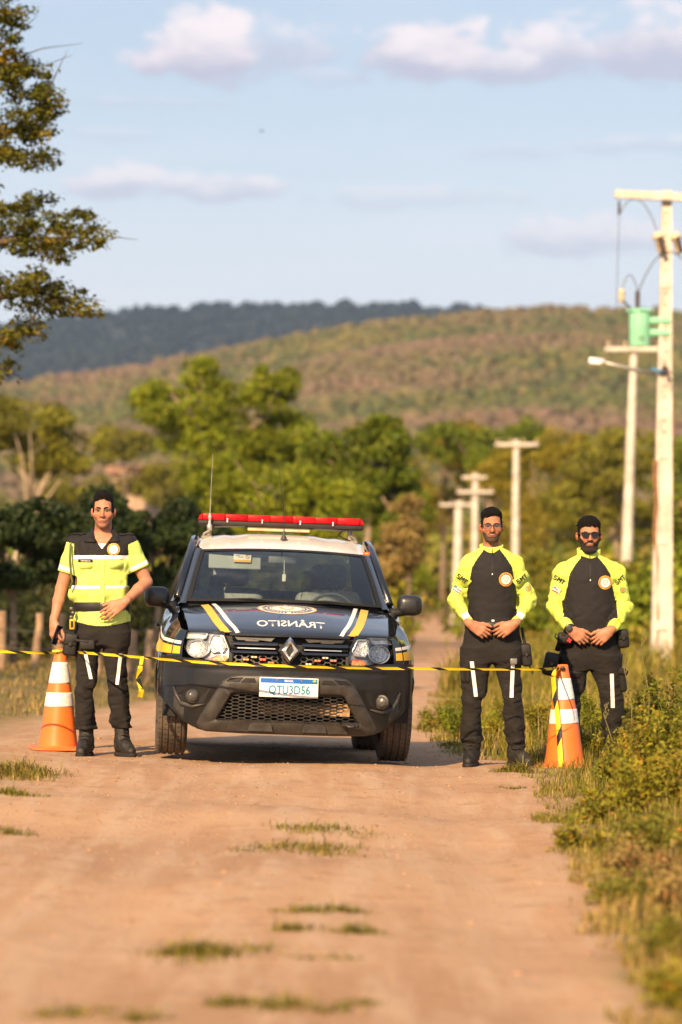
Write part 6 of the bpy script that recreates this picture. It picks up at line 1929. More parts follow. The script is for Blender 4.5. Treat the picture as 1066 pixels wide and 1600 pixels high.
# ============================================================ the bareheaded young officer at the left
def officer_short_sleeves():
    wx, wy = -1.706, 22.9
    root = empty('person', 'tall bareheaded man in short-sleeved hi-vis shirt holding a phone by the left cone', 'person', (wx, wy, ground_z(wx, wy)), group='traffic officers')
    SK = skin_mat('skin_light', (.42, .215, .135))
    v = Vox((-.43, -.30, .0), (.43, .22, 1.93), .005)
    sx, sz = 1.0, 1.09
    q = head(v, (.006, -.01, 1.630), sx, sz)
    v.cone((.004, .012, 1.68), (0, .032, 1.52), .058, .066, .02)
    T = [(1.615, 0, .03, .066, .072), (1.585, -.003, .03, .11, .08), (1.555, -.006, .03, .17, .09), (1.50, -.010, .02, .195, .105), (1.42, -.015, .012, .20, .118), (1.30, -.020, .01, .19, .118), (1.18, -.024, .01, .186, .112), (1.10, -.018, .01, .186, .11), (1.0, 0, .01, .185, .115), (.90, 0, .01, .175, .12)]
    v.stack([(z, a, b, c - .016, d - .016) for z, a, b, c, d in T], .02)
    shR, elR, wrR = (-.20, .03, 1.525), (-.297, .03, 1.20), (-.343, -.045, .965)
    shL, elL, wrL = (.185, .03, 1.525), (.312, .045, 1.245), (.170, -.165, 1.105)
    for a, b, c in ((shR, elR, wrR), (shL, elL, wrL)):
        v.cone(a, b, .056, .043, .02); m_ = np.array(b) * .62 + np.array(c) * .38
        v.cone(b, m_, .042, .043, .012); v.cone(m_, c, .042, .027, .012)
    # right hand hangs with a phone, left hand rests on the belt
    hand(v, (-.346, -.05, .955), (.10, -.22, -1), (-.62, -.72, .0), -1, [(.55, .75, .5), (.55, .8, .5), (.55, .85, .5), (.6, .9, .5)], 1.05, thumb=((.5, .8, -.45), (.2, .95, -.3), (.0, 1, -.2)))
    hand(v, (.160, -.172, 1.100), (-.80, -.10, -.56), (-.10, -1, .05), 1 if True else -1, [(.25, .35, .2), (.22, .3, .2), (.2, .28, .2), (.18, .25, .2)], 1.05, thumb=((.6, .8, .0), (.25, .95, -.05), (.15, 1, -.1)))
    for leg in ([(-.10, .01, .95), (-.115, .0, .5), (-.118, .03, .1)], [(.09, .01, .95), (.108, .0, .5), (.135, .03, .1)]):
        v.chain(leg, [.075, .05, .035], .02)
    V, F = v.mesh(); body = part('body', V, F, SK, root, col=complexion(V, q, sx, sz, .75))
    bvb = BVHTree.FromPolygons([tuple(p) for p in V], [tuple(int(i) for i in f) for f in F])
    face_parts(q, bvb, root, body, sx, sz, LIP('rose', (.30, .115, .08)), brow=1.1, squint=.75)
    hair_mesh(v, q, sx, sz, lambda x, y, z: .0030 + .013 * sm(.165, .225, z), lambda x, y, z: np.where(y < -.02, .184 + .004 * wob(x, y, z, 120, 4) + .006 * np.cos(x * 60) - .9 * np.maximum(np.abs(x) - .052, 0) * 2.2 - z, np.where(y < .03, .118 - z + .0 * x, .055 - z + 0 * x)) + np.where((y < .03) & (y > -.055) & (np.abs(x) > .058) & (z > .10), -.10, 0), .004, 'hair', body, HAIR, seed=1)
    hair_mesh(v, q, sx, sz, lambda x, y, z: .0008 + 0 * (x + y + z), lambda x, y, z: np.maximum(np.maximum(z - .045 - 5.0 * np.maximum(np.abs(x) - .045, 0) * (y > -.08), y + .03), .020 - z) + 0 * x, .0012, 'stubble', body, pm('stubble', (.19, .105, .065), .7, var=.3, scale=250), lo=.0, hi=.12, seed=2) if False else None
    # white undershirt in the open neck
    u = MB(); P_ = [[(x, -.075 - .012 * (1.56 - z) * 8 + abs(x) * .55, z) for z in (1.52, 1.50, 1.46, 1.42)] for x in np.linspace(-.055, .055, 9)]
    u.grid(np.array(P_)); u.build('undershirt', pm('white_cotton', (.78, .76, .74), .8), root, smooth=True)
    # shirt
    s = Vox((-.36, -.24, .88), (.36, .22, 1.68), .006)
    hemz = lambda X: .958 - .028 * np.cos(X * 9) + 0 * X
    TS = [(1.60, 0, .03, .072, .080), (1.585, -.002, .03, .12, .088), (1.555, -.006, .03, .185, .10), (1.50, -.010, .02, .212, .118), (1.42, -.015, .012, .213, .132), (1.30, -.020, .01, .212, .134), (1.20, -.024, .01, .214, .132), (1.14, -.022, .01, .213, .130), (1.105, -.014, .01, .198, .122), (1.06, -.004, .01, .192, .120), (1.0, 0, .01, .20, .128), (.90, .0, .01, .212, .138)]
    s.stack(TS, 0, 2.3)
    eR = np.array(shR) + (np.array(elR) - np.array(shR)) * .66; eL = np.array(shL) + (np.array(elL) - np.array(shL)) * .66
    s.cone(shR, eR, .068, .069, .03); s.cone(shL, eL, .068, .072, .03)
    cloth(s, lambda x, y, z: .011 + .010 * np.exp(-((z - 1.16) / .07) ** 2), 15.0, 1, (1, 1, .7))
    cloth(s, lambda x, y, z: .004 + 0 * x, 40.0, 4, (1.3, 1, .6))
    X, Y, Z = s.ax[0][:, None, None], s.ax[1][None, :, None], s.ax[2][None, None, :]
    s.D = np.maximum(s.D, hemz(X) - Z + 0 * Y)
    for a, b in ((shR, eR), (shL, eL)):
        d = unitv(np.array(b) - np.array(a)); side = np.sign(a[0])
        cut = (X - b[0]) * d[0] + (Y - b[1]) * d[1] + (Z - b[2]) * d[2]
        s.D = np.where((X * side > .175) & (Z > 1.22), np.maximum(s.D, cut), s.D)
    vneck = np.maximum((np.abs(X - .002) - .72 * (Z - 1.478)) * .8, Y + .0) # wedge opened at the throat
    s.D = np.maximum(s.D, -np.maximum(vneck, np.maximum(1.476 - Z, -Z)))
    s.D = np.maximum(s.D, Z - 1.60 + 0 * (X + Y))
    V, F = s.mesh(); V = smooth_mesh(V, F, 1, .4)
    C = V[F].mean(1)
    def arm_t(c, a, b):
        d = np.array(b) - np.array(a); return ((c - np.array(a)) @ d) / (d @ d)
    tR, tL = arm_t(C, shR, eR), arm_t(C, shL, eL)
    isR = (C[:, 0] < -.200 - .10 * (1.42 - C[:, 2]).clip(0)) & (tR > .04) & (C[:, 2] > 1.24); isL = (C[:, 0] > .188 + .12 * (1.42 - C[:, 2]).clip(0)) & (tL > .04) & (C[:, 2] > 1.24)
    yoke = (C[:, 2] > 1.437) & ~isR & ~isL
    shirt = part('shirt', V, F, HIV2, root, ~isR & ~isL & ~yoke)
    part('yoke', V, F, BLK2, shirt, yoke)
    for m_, t_ in ((isR, tR), (isL, tL)):
        bandm = (t_ > .80) & (t_ < .93)
        sl = part('sleeve', V, F, HIV2, root, m_ & ~bandm); part('reflective_band', V, F, RETRO, sl, m_ & bandm)
    bv = BVHTree.FromPolygons([tuple(p) for p in V], [tuple(int(i) for i in f) for f in F])
    F0 = front_frame(0, 0)
    decal('reflective_band', quad2d([(-.205, 1.410), (.185, 1.410), (.185, 1.435), (-.205, 1.435)], 40, 2), bv, F0, RETRO, shirt, .003)
    decal('reflective_band', quad2d([(-.215, 1.195), (.175, 1.200), (.175, 1.222), (-.215, 1.222)], 40, 2), bv, F0, RETRO, shirt, .003)
    decal('placket', quad2d([(-.008, .955), (.026, .955), (.026, 1.405), (-.008, 1.405)], 3, 30), bv, F0, HIV2, shirt, .005, thick=.004)
    PK = pm('hi_vis_pocket', (.57, .71, .155), .75, scale=12, var=.05)
    for x in (-.115, .10):
        decal('pocket_flap', (np.array([(-.052, .022), (.052, .022), (.052, -.012), (.036, -.026), (-.036, -.026), (-.052, -.012)]), [(5, 4, 3, 2, 1, 0)]), bv, front_frame(x, 1.366), PK, shirt, .006, thick=.005, fit=True)
    decal('name_tape', quad2d([(-.052, -.011), (.052, -.011), (.052, .011), (-.052, .011)], 6, 1), bv, front_frame(-.115, 1.397), BLK2, shirt, .010, fit=True)
    decal('name_lettering', text2d('FONSECA', .010, .004, 1.1), bv, front_frame(-.112, 1.397), BWHT, shirt, .0115, fit=True)
    seal(bv, .085, 1.478, .045, shirt, .004)
    decal('epaulette', quad2d([(-.232, 0.0), (-.125, 0.0), (-.125, .05), (-.222, .05)], 6, 3), bv, ((0, .005, 1.9), (1, 0, 0), (0, 1, 0), (0, 0, -1)), BLK2, shirt, .008, thick=.006)
    decal('epaulette', quad2d([(.115, 0.0), (.215, 0.0), (.205, .05), (.115, .05)], 6, 3), bv, ((0, .005, 1.9), (1, 0, 0), (0, 1, 0), (0, 0, -1)), BLK2, shirt, .008, thick=.006)
    # collar: a stand round the neck and two turned-down points
    A = []
    for a in np.linspace(-2.05, 2.05, 33):
        x, y = math.sin(a), math.cos(a)
        A.append([(x * .072, .028 + y * .078, 1.575), (x * .074, .03 + y * .083, 1.648 - .03 * (abs(a) / 2.05) ** 2), (x * .086, .03 + y * .094, 1.642 - .03 * (abs(a) / 2.05) ** 2), (x * .100, .03 + y * .104, 1.575 - .012 * (abs(a) / 2.05) ** 2)])
    mb = MB(); mb.grid(np.array(A)); col_ = mb.build('collar', BLK2, shirt, smooth=True, solid=.003)
    for sd in (-1, 1):
        pts = [(sd * .030, 1.500), (sd * .066, 1.605), (sd * .105, 1.572), (sd * .135, 1.500), (sd * .075, 1.470)]
        if sd < 0: pts = pts[::-1]
        S_ = strip2d([(sd * .070, 1.616), (sd * .052, 1.580), (sd * .026, 1.535)], [(sd * .108, 1.592), (sd * .128, 1.534), (sd * .060, 1.528)], 5)
        decal('collar_point', S_, bv, F0, BLK2, col_, .013, thick=.006)
    # belt, trousers, boots
    hip = [(1.0, 0, .01, .176, .110), (.975, 0, .01, .182, .116), (.95, .002, .01, .188, .122), (.88, .0, .01, .190, .122), (.80, -.004, .01, .180, .115)]
    L_ = [(.88, -.088, .0, .098, .115), (.80, -.100, .0, .090, .11), (.70, -.108, -.004, .080, .098), (.57, -.113, -.012, .071, .085), (.50, -.117, -.016, .070, .082), (.43, -.12, -.012, .069, .080), (.33, -.118, .0, .071, .080), (.25, -.117, .012, .068, .078), (.19, -.115, .02, .062, .074)]
    R_ = [(.88, .088, .0, .098, .115), (.80, .092, .0, .090, .11), (.70, .097, -.004, .082, .098), (.57, .102, -.012, .075, .086), (.50, .108, -.016, .073, .084), (.43, .112, -.012, .073, .082), (.33, .121, .0, .072, .082), (.27, .127, .012, .070, .080), (.20, .130, .02, .063, .076)]
    tro = trousers(root, hip, L_, R_, .8)
    leg_strips(tro, [(-.118, .755, -.075, .555, .012), (.136, .735, .112, .515, .012)])
    bl, bv_ = belt(root, 1.070, TS, .062)
    mb = MB(); mb.rbox((.022, bv_[1] - bv_[3] - .014, 1.070), (.07, .014, .058), .006, 2); mb.build('buckle', pm('buckle_plastic', (.03, .03, .03), .3), bl, smooth=True)
    boots(root, 'boot', (-.116, .03), (-.112, .05, 0), (-.145, -.19, 0), .046, .0)
    boots(root, 'boot', (.132, .03), (.125, .05, 0), (.228, -.155, 0), .046, .0)
    # pouch on the thigh, key clip and lanyard
    pouch(root, 'thigh_pouch', (-.222, -.06, .80), (.10, .10, .165), 8)
    mb = MB(); mb.tube([(-.20, -.125, .835), (-.10, -.128, .82), (-.03, -.11, .83)], [.012, .012, .012], 6); mb.rbox((-.10, -.12, .80), (.11, .03, .07), .01, 2); mb.build('thigh_strap', NYL, root, smooth=True)
    mb = MB()
    for k in range(5): mb.rbox((-.213 + .012 * (k % 2), -.11, 1.055 - k * .03), (.030, .03, .028), .008, 2)
    mb.build('key_clip', pm('clip_metal', (.12, .11, .09), .4, metal=.6), root, smooth=True)
    mb = MB(); mb.rbox((-.207, -.125, .945), (.038, .012, .075), .006, 2); kt = mb.build('key_tag', pm('tag_yellow', (.55, .33, .02), .5), root, smooth=True)
    mb = MB(); mb.rbox((-.207, -.1315, .945), (.020, .003, .045), .004, 1); mb.build('tag_mark', NYL, kt)
    mb = MB(); mb.tube([(-.222, -.075, 1.52), (-.225, -.115, 1.42), (-.215, -.13, 1.30), (-.205, -.125, 1.25), (-.228, -.10, 1.20)], .0085, 6); mb.build('shoulder_cord', pm('olive_cord', (.10, .11, .03), .8), root, smooth=True)
    # phone in the hand is a thing of its own
    M_ = Matrix.Translation((wx - .318, wy - .105, ground_z(wx, wy) + .868)) @ Matrix.Rotation(R(20), 4, 'Y') @ Matrix.Rotation(R(62), 4, 'Z')
    ph = empty('phone', 'dark mobile phone held low in the young officer\'s hand', 'phone', M_.translation)
    mb = MB(); mb.rbox((0, 0, 0), (.072, .009, .145), .004, 2, M_.to_3x3()); mb.build('case', pm('phone_case', (.02, .02, .03), .3), ph)
    mb = MB(); mb.rbox(M_.to_3x3() @ Vector((0, -.0052, 0)), (.064, .001, .134), .0004, 1, M_.to_3x3()); mb.build('screen', pm('phone_screen', (.012, .012, .03), .08), ph)
    return root
officer_short_sleeves()

# ============================================================ the two officers in long-sleeved raglan shirts
def officer_long(kind):
    if kind == 'spectacled':
        wx, wy = 1.075, 22.85
        lab = 'slim man with glasses and short beard in black and yellow shirt, hands at belt'
        SK = skin_mat('skin_tan', (.37, .182, .108)); sx, sz = 1.0, 1.0
        hc = (0.0, -.01, 1.598)
        T = [(1.585, 0, .035, .062, .068), (1.56, 0, .035, .085, .078), (1.53, 0, .032, .135, .09), (1.49, 0, .028, .178, .104), (1.42, 0, .018, .19, .120), (1.34, .002, .012, .182, .126), (1.24, .008, .012, .172, .122), (1.14, .006, .012, .170, .120), (1.05, .006, .012, .174, .120), (.97, .004, .012, .186, .124)]
        arms = [((-.170, .028, 1.440), (-.254, .02, 1.185), (-.158, -.165, 1.018)), ((.170, .028, 1.440), (.272, .02, 1.185), (.158, -.165, 1.022))]
        sr = (.063, .058, .036); hs = 1.0
        hf = [(.80, -.12, -.52), (-.80, -.12, -.52)]
        zhem, ztop, zcol = .985, 1.518, 1.592
        hip = [(1.005, .004, .012, .190, .120), (.95, .004, .012, .198, .124), (.88, .003, .012, .207, .126), (.80, .0, .012, .205, .122), (.745, -.002, .012, .195, .11)]
        L_ = [(.84, -.098, .005, .112, .118), (.75, -.111, .003, .106, .112), (.65, -.121, .0, .098, .102), (.55, -.126, -.006, .088, .092), (.45, -.130, -.012, .076, .083), (.36, -.138, -.006, .073, .08), (.25, -.143, .01, .072, .08), (.16, -.142, .02, .061, .074), (.12, -.142, .022, .058, .07)]
        R_ = [(.84, .106, .005, .108, .118), (.75, .114, .003, .100, .112), (.65, .126, .0, .087, .10), (.55, .135, -.006, .078, .09), (.45, .145, -.012, .071, .082), (.36, .152, -.006, .074, .08), (.25, .167, .01, .069, .08), (.16, .169, .02, .061, .074), (.12, .169, .022, .058, .07)]
        strips = [(-.146, .750, -.116, .500, .0135), (.146, .735, .136, .495, .0135)]
        bs = [((-.142, .03), (-.135, .055, 0), (-.178, -.175, 0)), ((.168, .03), (.155, .05, 0), (.262, -.14, 0))]
        lip = LIP('brown', (.25, .095, .065))
        zb = 1.006
    else:
        wx, wy = 1.860, 24.0
        lab = 'stocky bearded man in sunglasses standing in the weeds behind the right cone'
        SK = skin_mat('skin_warm', (.39, .192, .115)); sx, sz = 1.12, 1.07
        hc = (0.0, -.01, 1.545)
        T = [(1.54, 0, .035, .066, .072), (1.515, 0, .035, .09, .082), (1.485, 0, .032, .15, .098), (1.445, 0, .026, .195, .112), (1.37, 0, .016, .215, .13), (1.28, .0, .012, .205, .138), (1.18, .002, .010, .200, .142), (1.08, .003, .008, .198, .145), (.98, .004, .008, .196, .142), (.90, .005, .01, .200, .14)]
        arms = [((-.198, .028, 1.385), (-.255, .02, 1.13), (-.158, -.185, .965)), ((.198, .028, 1.385), (.262, .02, 1.125), (.150, -.185, .960))]
        sr = (.075, .066, .042); hs = 1.06
        hf = [(.74, -.08, -.62), (-.74, -.08, -.62)]
        zhem, ztop, zcol = .905, 1.475, 1.575
        hip = [(.93, .008, .01, .205, .135), (.86, .008, .01, .220, .14), (.78, .006, .01, .226, .138), (.70, .004, .01, .215, .125), (.66, .0, .01, .20, .11)]
        L_ = [(.76, -.105, .003, .122, .125), (.65, -.122, .0, .108, .112), (.55, -.128, -.006, .096, .10), (.45, -.132, -.012, .083, .09), (.36, -.136, -.006, .080, .086), (.25, -.142, .01, .075, .082), (.16, -.142, .02, .064, .076), (.12, -.142, .022, .06, .07)]
        R_ = [(.76, .113, .003, .124, .125), (.65, .126, .0, .112, .112), (.55, .145, -.006, .100, .102), (.45, .160, -.012, .094, .094), (.36, .174, -.006, .086, .088), (.25, .172, .01, .074, .082), (.16, .172, .02, .063, .076), (.12, .172, .022, .06, .07)]
        strips = [(.160, .630, .168, .375, .0145)]
        bs = [((-.142, .03), (-.135, .055, 0), (-.178, -.175, 0)), ((.172, .03), (.160, .05, 0), (.245, -.15, 0))]
        lip = LIP('pink', (.32, .12, .085))
        zb = .912
    root = empty('person', lab, 'person', (wx, wy, ground_z(wx, wy)), group='traffic officers')
    v = Vox((-.40, -.32, .0), (.42, .22, hc[2] + .29), .005)
    q = head(v, hc, sx, sz)
    v.cone((0, .012, hc[2] + .05), (0, .032, hc[2] - .10), .056 * (1 + (sx - 1) * .6), .064, .02)
    v.stack([(z, a, b, c - .016, d - .016) for z, a, b, c, d in T], .02)
    for i, (a, b, c) in enumerate(arms):
        v.cone(a, b, .052, .042, .02); v.cone(b, c, .042, .028, .012)
        sd = -1 if i == 0 else 1
        th = ((.62, .78, .0), (.30, .95, -.02), (.12, 1, -.05))
        hand(v, np.array(c) + unitv(hf[i]) * .012, hf[i], (.10 * sd, -1, .12), -1 if i == 0 else 1, [(.38, .70, .45), (.42, .75, .45), (.48, .80, .45), (.55, .85, .5)], hs, thumb=th)
    for leg in (L_, R_):
        v.chain([(r[1], r[2], r[0]) for r in (leg[0], leg[4], leg[-1])], [.078, .05, .035], .02)
    V, F = v.mesh(); body = part('body', V, F, SK, root, col=complexion(V, q, sx, sz, .55))
    bvb = BVHTree.FromPolygons([tuple(p) for p in V], [tuple(int(i) for i in f) for f in F])
    face_parts(q, bvb, root, body, sx, sz, lip, brow=.9, squint=.6, glasses=(kind != 'spectacled'))
    if kind == 'spectacled':
        hair_mesh(v, q, sx, sz, lambda x, y, z: .0030 + .015 * sm(.16, .215, z), lambda x, y, z: np.where(y < -.02, .190 + .007 * wob(x, y, z, 110, 4) - .05 * np.maximum(.0, -x) + .25 * np.maximum(np.abs(x) - .02, 0) - .35 * np.maximum(.0, -x) - .0 * y - 1.6 * np.maximum(np.abs(x) - .050, 0) - z, np.where(y < .035, .120 - z + 0 * x, .05 - z + 0 * x)) + np.where((y < .035) & (y > -.05) & (np.abs(x) > .058) & (z > .105), -.10, 0), .0045, 'hair', body, HAIR, seed=4)
        beard_line = lambda x, y, z: np.maximum(np.minimum(z - .040 - 1.0 * np.maximum(np.abs(x) - .026, 0), np.maximum(np.abs(z - .0635 + .26 * np.abs(x)) - .0042, np.abs(x) - .031)), y + .012)
        hair_mesh(v, q, sx, sz, lambda x, y, z: .0012 + 0 * (x + y + z), lambda x, y, z: np.maximum(beard_line(x, y, z), .0 - z), .0022, 'beard', body, pm('short_beard', (.085, .045, .028), .8, var=.5, scale=220, bump=.6, bscale=300), lo=-.02, hi=.13, seed=6)
        # spectacles
        FRM = pm('spectacle_frame', (.03, .028, .03), .3)
        sp = MB(); c = q(0, 0, .111)
        for s in (-1, 1):
            cc = Vector((c[0] + s * .034, c[1] - .112, c[2]))
            pts = [cc + Vector((.027 * np.sign(math.cos(a)) * abs(math.cos(a)) ** .6, abs(.0 + .006 * s * math.cos(a)) * 0, .0165 * np.sign(math.sin(a)) * abs(math.sin(a)) ** .6)) for a in np.linspace(0, 2 * math.pi, 25)]
            sp.tube(pts, .0016, 5, caps=False); sp.tube([cc + Vector((-.026, -.001, .0155)), cc + Vector((0, -.001, .0168)), cc + Vector((.026, -.001, .0155))], .0026, 5)
            sp.tube([cc + Vector((s * .027, 0, .008)), Vector((c[0] + s * .076, c[1] - .09, c[2] + .008)), Vector((c[0] + s * .083, c[1] + .01, c[2] + .004))], .0028, 5)
        sp.tube([Vector((c[0] - .007, c[1] - .113, c[2] + .006)), Vector((c[0], c[1] - .117, c[2] + .008)), Vector((c[0] + .007, c[1] - .113, c[2] + .006))], .002, 5)
        so = sp.build('spectacles', FRM, body, smooth=True)
        for s in (-1, 1):
            mb = MB(); cc = Vector((c[0] + s * .034, c[1] - .112, c[2])); mb.add([cc + Vector((.026 * np.sign(math.cos(a)) * abs(math.cos(a)) ** .6, 0, .0155 * np.sign(math.sin(a)) * abs(math.sin(a)) ** .6)) for a in np.linspace(0, 2 * math.pi, 25)[:-1]], [tuple(range(24))])
            mb.build('lens', glass('spectacle_lens', (.94, .95, .95), .02), so, fix=False)
    else:
        hair_mesh(v, q, sx, sz, lambda x, y, z: .0035 + .016 * sm(.15, .21, z), lambda x, y, z: np.where(y < -.02, .172 + .006 * wob(x, y, z, 120, 4) + .10 * x * (x < 0) + .004 * np.sin(x * 150) - 1.2 * np.maximum(np.abs(x) - .052, 0) - z, np.where(y < .03, .110 - z + 0 * x, .05 - z + 0 * x)) + np.where((y < .03) & (y > -.05) & (np.abs(x) > .060) & (z > .09), -.10, 0), .0035, 'hair', body, HAIR, seed=8)
        beard_line = lambda x, y, z: np.maximum(np.minimum(z - .036 - 1.5 * np.maximum(np.abs(x) - .024, 0), np.maximum(np.abs(z - .0645 + .28 * np.abs(x)) - .0048, np.abs(x) - .034)), y + .000)
        hair_mesh(v, q, sx, sz, lambda x, y, z: .004 + .014 * sm(.035, -.005, z), lambda x, y, z: np.maximum(beard_line(x, y, z), -.022 - z), .003, 'beard', body, BEARD, lo=-.05, hi=.14, seed=9)
        SG = pm('sunglass_lens', (.008, .007, .006), .06); FRM = pm('sunglass_frame', (.02, .018, .018), .3)
        c = q(0, 0, .113); sp = MB()
        for s in (-1, 1):
            sp.tube([Vector((c[0] + s * .062, c[1] - .106, c[2] + .014)), Vector((c[0] + s * .082, c[1] - .085, c[2] + .012)), Vector((c[0] + s * .092, c[1] + .01, c[2] + .008))], .004, 5)
        sp.tube([Vector((c[0] - .064, c[1] - .106, c[2] + .0175)), Vector((c[0], c[1] - .119, c[2] + .013)), Vector((c[0] + .064, c[1] - .106, c[2] + .0175))], .0042, 6)
        so = sp.build('sunglasses', FRM, body, smooth=True)
        for s in (-1, 1):
            o2 = [(.006, .012), (.03, .016), (.063, .015), (.066, .002), (.056, -.016), (.030, -.020), (.012, -.014)]
            mb = MB(); mb.prism([(s * a, b) for a, b in o2], lambda u, w: Vector((c[0] + u, c[1] - .120 + abs(u) * .2, c[2] + w)), lambda u, w: Vector((c[0] + u, c[1] - .114 + abs(u) * .2, c[2] + w)))
            mb.build('lens', SG, so)
    # shirt
    s = Vox((-.40, -.27, zhem - .03), (.42, .22, zcol + .04), .006)
    s.stack([(z, a, b, c + .002, d + .004) for z, a, b, c, d in T], 0, 2.3)
    arms_ = []
    for (a, b, c) in arms:
        a, b, c = (np.array(k, float) for k in (a, b, c)); arms_.append((a, b, c))
        s.cone(a, b, sr[0], sr[1], .035); s.cone(b, c + (b - c) * .06, sr[1], sr[2], .02)
    cloth(s, lambda x, y, z: .004 * sm(.14, .2, np.abs(x)) + .001, 46.0, 2, (.6, 1, 1.5))
    cloth(s, lambda x, y, z: .004 + .008 * sm(.15, .22, np.abs(x)) + .005 * np.exp(-((z - zhem) / .06) ** 2), 19.0, 3 if kind == 'spectacled' else 6, (1.0, 1, 1.3))
    X, Y, Z = s.ax[0][:, None, None], s.ax[1][None, :, None], s.ax[2][None, None, :]
    cuff = np.minimum(*[((X - c[0]) * d[0] + (Y - c[1]) * d[1] + (Z - c[2]) * d[2]) * -1 for (a, b, c) in arms_ for d in [unitv(c - b)]])
    tors = np.maximum(zhem - Z, 0 * (X + Y)) if False else (zhem - Z + 0 * (X + Y))
    s.D = np.where((np.abs(X) < .21) & (Y > -.14), np.maximum(s.D, tors), s.D)
    for (a, b, c) in arms_:
        d = unitv(c - b); cut = (X - c[0]) * d[0] + (Y - c[1]) * d[1] + (Z - c[2]) * d[2] + .012
        r2 = np.sqrt((X - c[0]) ** 2 + (Y - c[1]) ** 2 + (Z - c[2]) ** 2)
        s.D = np.where(r2 < .09, np.maximum(s.D, cut), s.D)
    s.D = np.maximum(s.D, Z - (ztop + .04) + 0 * (X + Y))
    V, F = s.mesh(); V = smooth_mesh(V, F, 1, .4)
    C = V[F].mean(1)
    # raglan seam: runs from the collar to the armpit
    zs = np.array([zhem - .1, zhem + .02, ztop - .30, ztop - .20, ztop - .10, ztop - .035, ztop + .02])
    k = 1.0 if kind == 'spectacled' else 1.06
    xs_ = np.array([.5, .5, .182 * k, .160 * k, .143 * k, .105 * k, .062 * k])
    torso_w = np.interp(C[:, 2], [r[0] for r in sorted(T)], [r[3] for r in sorted(T)])
    seam = np.interp(C[:, 2], zs, xs_)
    far_arm = np.zeros(len(C), bool)
    for (a, b, c) in arms_:
        for p0, p1, r0 in ((a, b, sr[0]), (b, c, sr[1])):
            d = p1 - p0; t_ = np.clip(((C - p0) @ d) / (d @ d), 0, 1); dist = np.linalg.norm(C - p0 - t_[:, None] * d, axis=1)
            far_arm |= (dist < r0 + .012) & ((np.abs(C[:, 0]) > torso_w + .004) | (C[:, 1] < -.155))
    armf = ((np.abs(C[:, 0]) > seam) & (C[:, 2] > ztop - .30)) | far_arm
    tor = part('shirt', V, F, BLK2, root, ~armf)
    slv = []
    for sd in (-1, 1): slv.append(part('sleeve', V, F, HIVIS, root, armf & (C[:, 0] * sd > 0)))
    bv = BVHTree.FromPolygons([tuple(p) for p in V], [tuple(int(i) for i in f) for f in F])
    # stand-up collar with zip
    A = []
    cw = .068 * (1 + (sx - 1) * .5)
    for a in np.linspace(-math.pi, math.pi, 49):
        x, y = math.sin(a), -math.cos(a); fr_ = (1 + math.cos(a)) / 2
        zt = zcol - .030 * fr_ ** 2; zb_ = ztop - .006 - .022 * fr_
        A.append([(x * (cw + .034), .026 + y * (.088), zb_ - .01), (x * (cw + .022), .026 + y * (.090), zb_ + .02), (x * (cw + .016), .022 + y * .088, (zt + zb_) / 2 + .01), (x * (cw + .017), .020 + y * .090, zt - .003), (x * (cw + .010), .020 + y * .082, zt), (x * (cw + .004), .020 + y * .078, zt - .02)])
    mb = MB(); mb.grid(np.array(A)); cl = mb.build('collar', HIVIS, root, smooth=True)
    mb = MB(); fy = .022 - .092
    mb.tube([(0, fy - .002, zcol - .03), (0, fy - .006, ztop + .01), (0, fy - .012, ztop - .03)], .0022, 5); mb.build('zip', NYL, cl)
    decal('zip', quad2d([(-.0022, 0), (.0022, 0), (.0022, .115), (-.0022, .115)], 1, 14), bv, front_frame(0, ztop - .145), NYL, tor, .003)
    hpt = bv.ray_cast(Vector((0, -1, ztop - .148)), Vector((0, 1, 0)))[0]
    mb = MB(); mb.rbox(hpt + Vector((0, -.006, 0)), (.008, .006, .012), .002, 1); mb.build('zip_pull', RETRO, tor)
    bx = .097; bz = ztop - .185 if kind == 'spectacled' else ztop - .165
    seal(bv, bx if kind == 'spectacled' else .112, bz, .050 if kind == 'spectacled' else .052, tor, .004)
    # sleeve lettering, flags and cuffs
    for i, (sd, ang) in enumerate(((-1, -38 if kind == 'spectacled' else -32), (1, 36))):
        px, pz = (sd * (.213 if kind == 'spectacled' else .228), ztop - .185 if kind == 'spectacled' else ztop - .165)
        if kind == 'spectacled':
            fb0 = ((-.06, -.049), (.06, .041)); w = rot2(np.array([(-.062, .034), (.062, .034), (.062, -.018), (.04, -.034), (-.04, -.034), (-.062, -.018)]), ang)
            decal('sleeve_pocket_flap', (w, [(5, 4, 3, 2, 1, 0)]), bv, front_frame(px, pz), HIVIS, slv[i], .004, thick=.006, fit=True, box=fb0)
        tv, tf = smt2d(.036); fb = ((-.06, -.045), (.06, .045))
        decal('sleeve_lettering', (rot2(tv, ang), tf), bv, front_frame(px, pz + (.004 if kind == 'spectacled' else .02)), BLK2, slv[i], (.0135 if sd < 0 else .026) if kind == 'spectacled' else .005, fit=True, box=fb)
        if sd < 0:
            c_ = (px - .035, pz - .072) if kind == 'spectacled' else (px - .020, pz - .058)
            fa = ang + 6
            RD = pm('flag_red', (.55, .03, .02), .6)
            decal('flag_patch', (rot2(quad2d([(-.03, -.02), (.03, -.02), (.03, .02), (-.03, .02)], 3, 2)[0], fa), quad2d([(0, 0), (1, 0), (1, 1), (0, 1)], 3, 2)[1]), bv, front_frame(*c_), BWHT, slv[i], .005, fit=True)
            for zz in (-.013, .004):
                decal('flag_stripe', (rot2(quad2d([(-.03 if zz < 0 else -.005, zz - .0045), (.03, zz - .0045), (.03, zz + .0045), (-.03 if zz < 0 else -.005, zz + .0045)], 4, 1)[0], fa), quad2d([(0, 0), (1, 0), (1, 1), (0, 1)], 4, 1)[1]), bv, front_frame(*c_), RD, slv[i], .0065, fit=True)
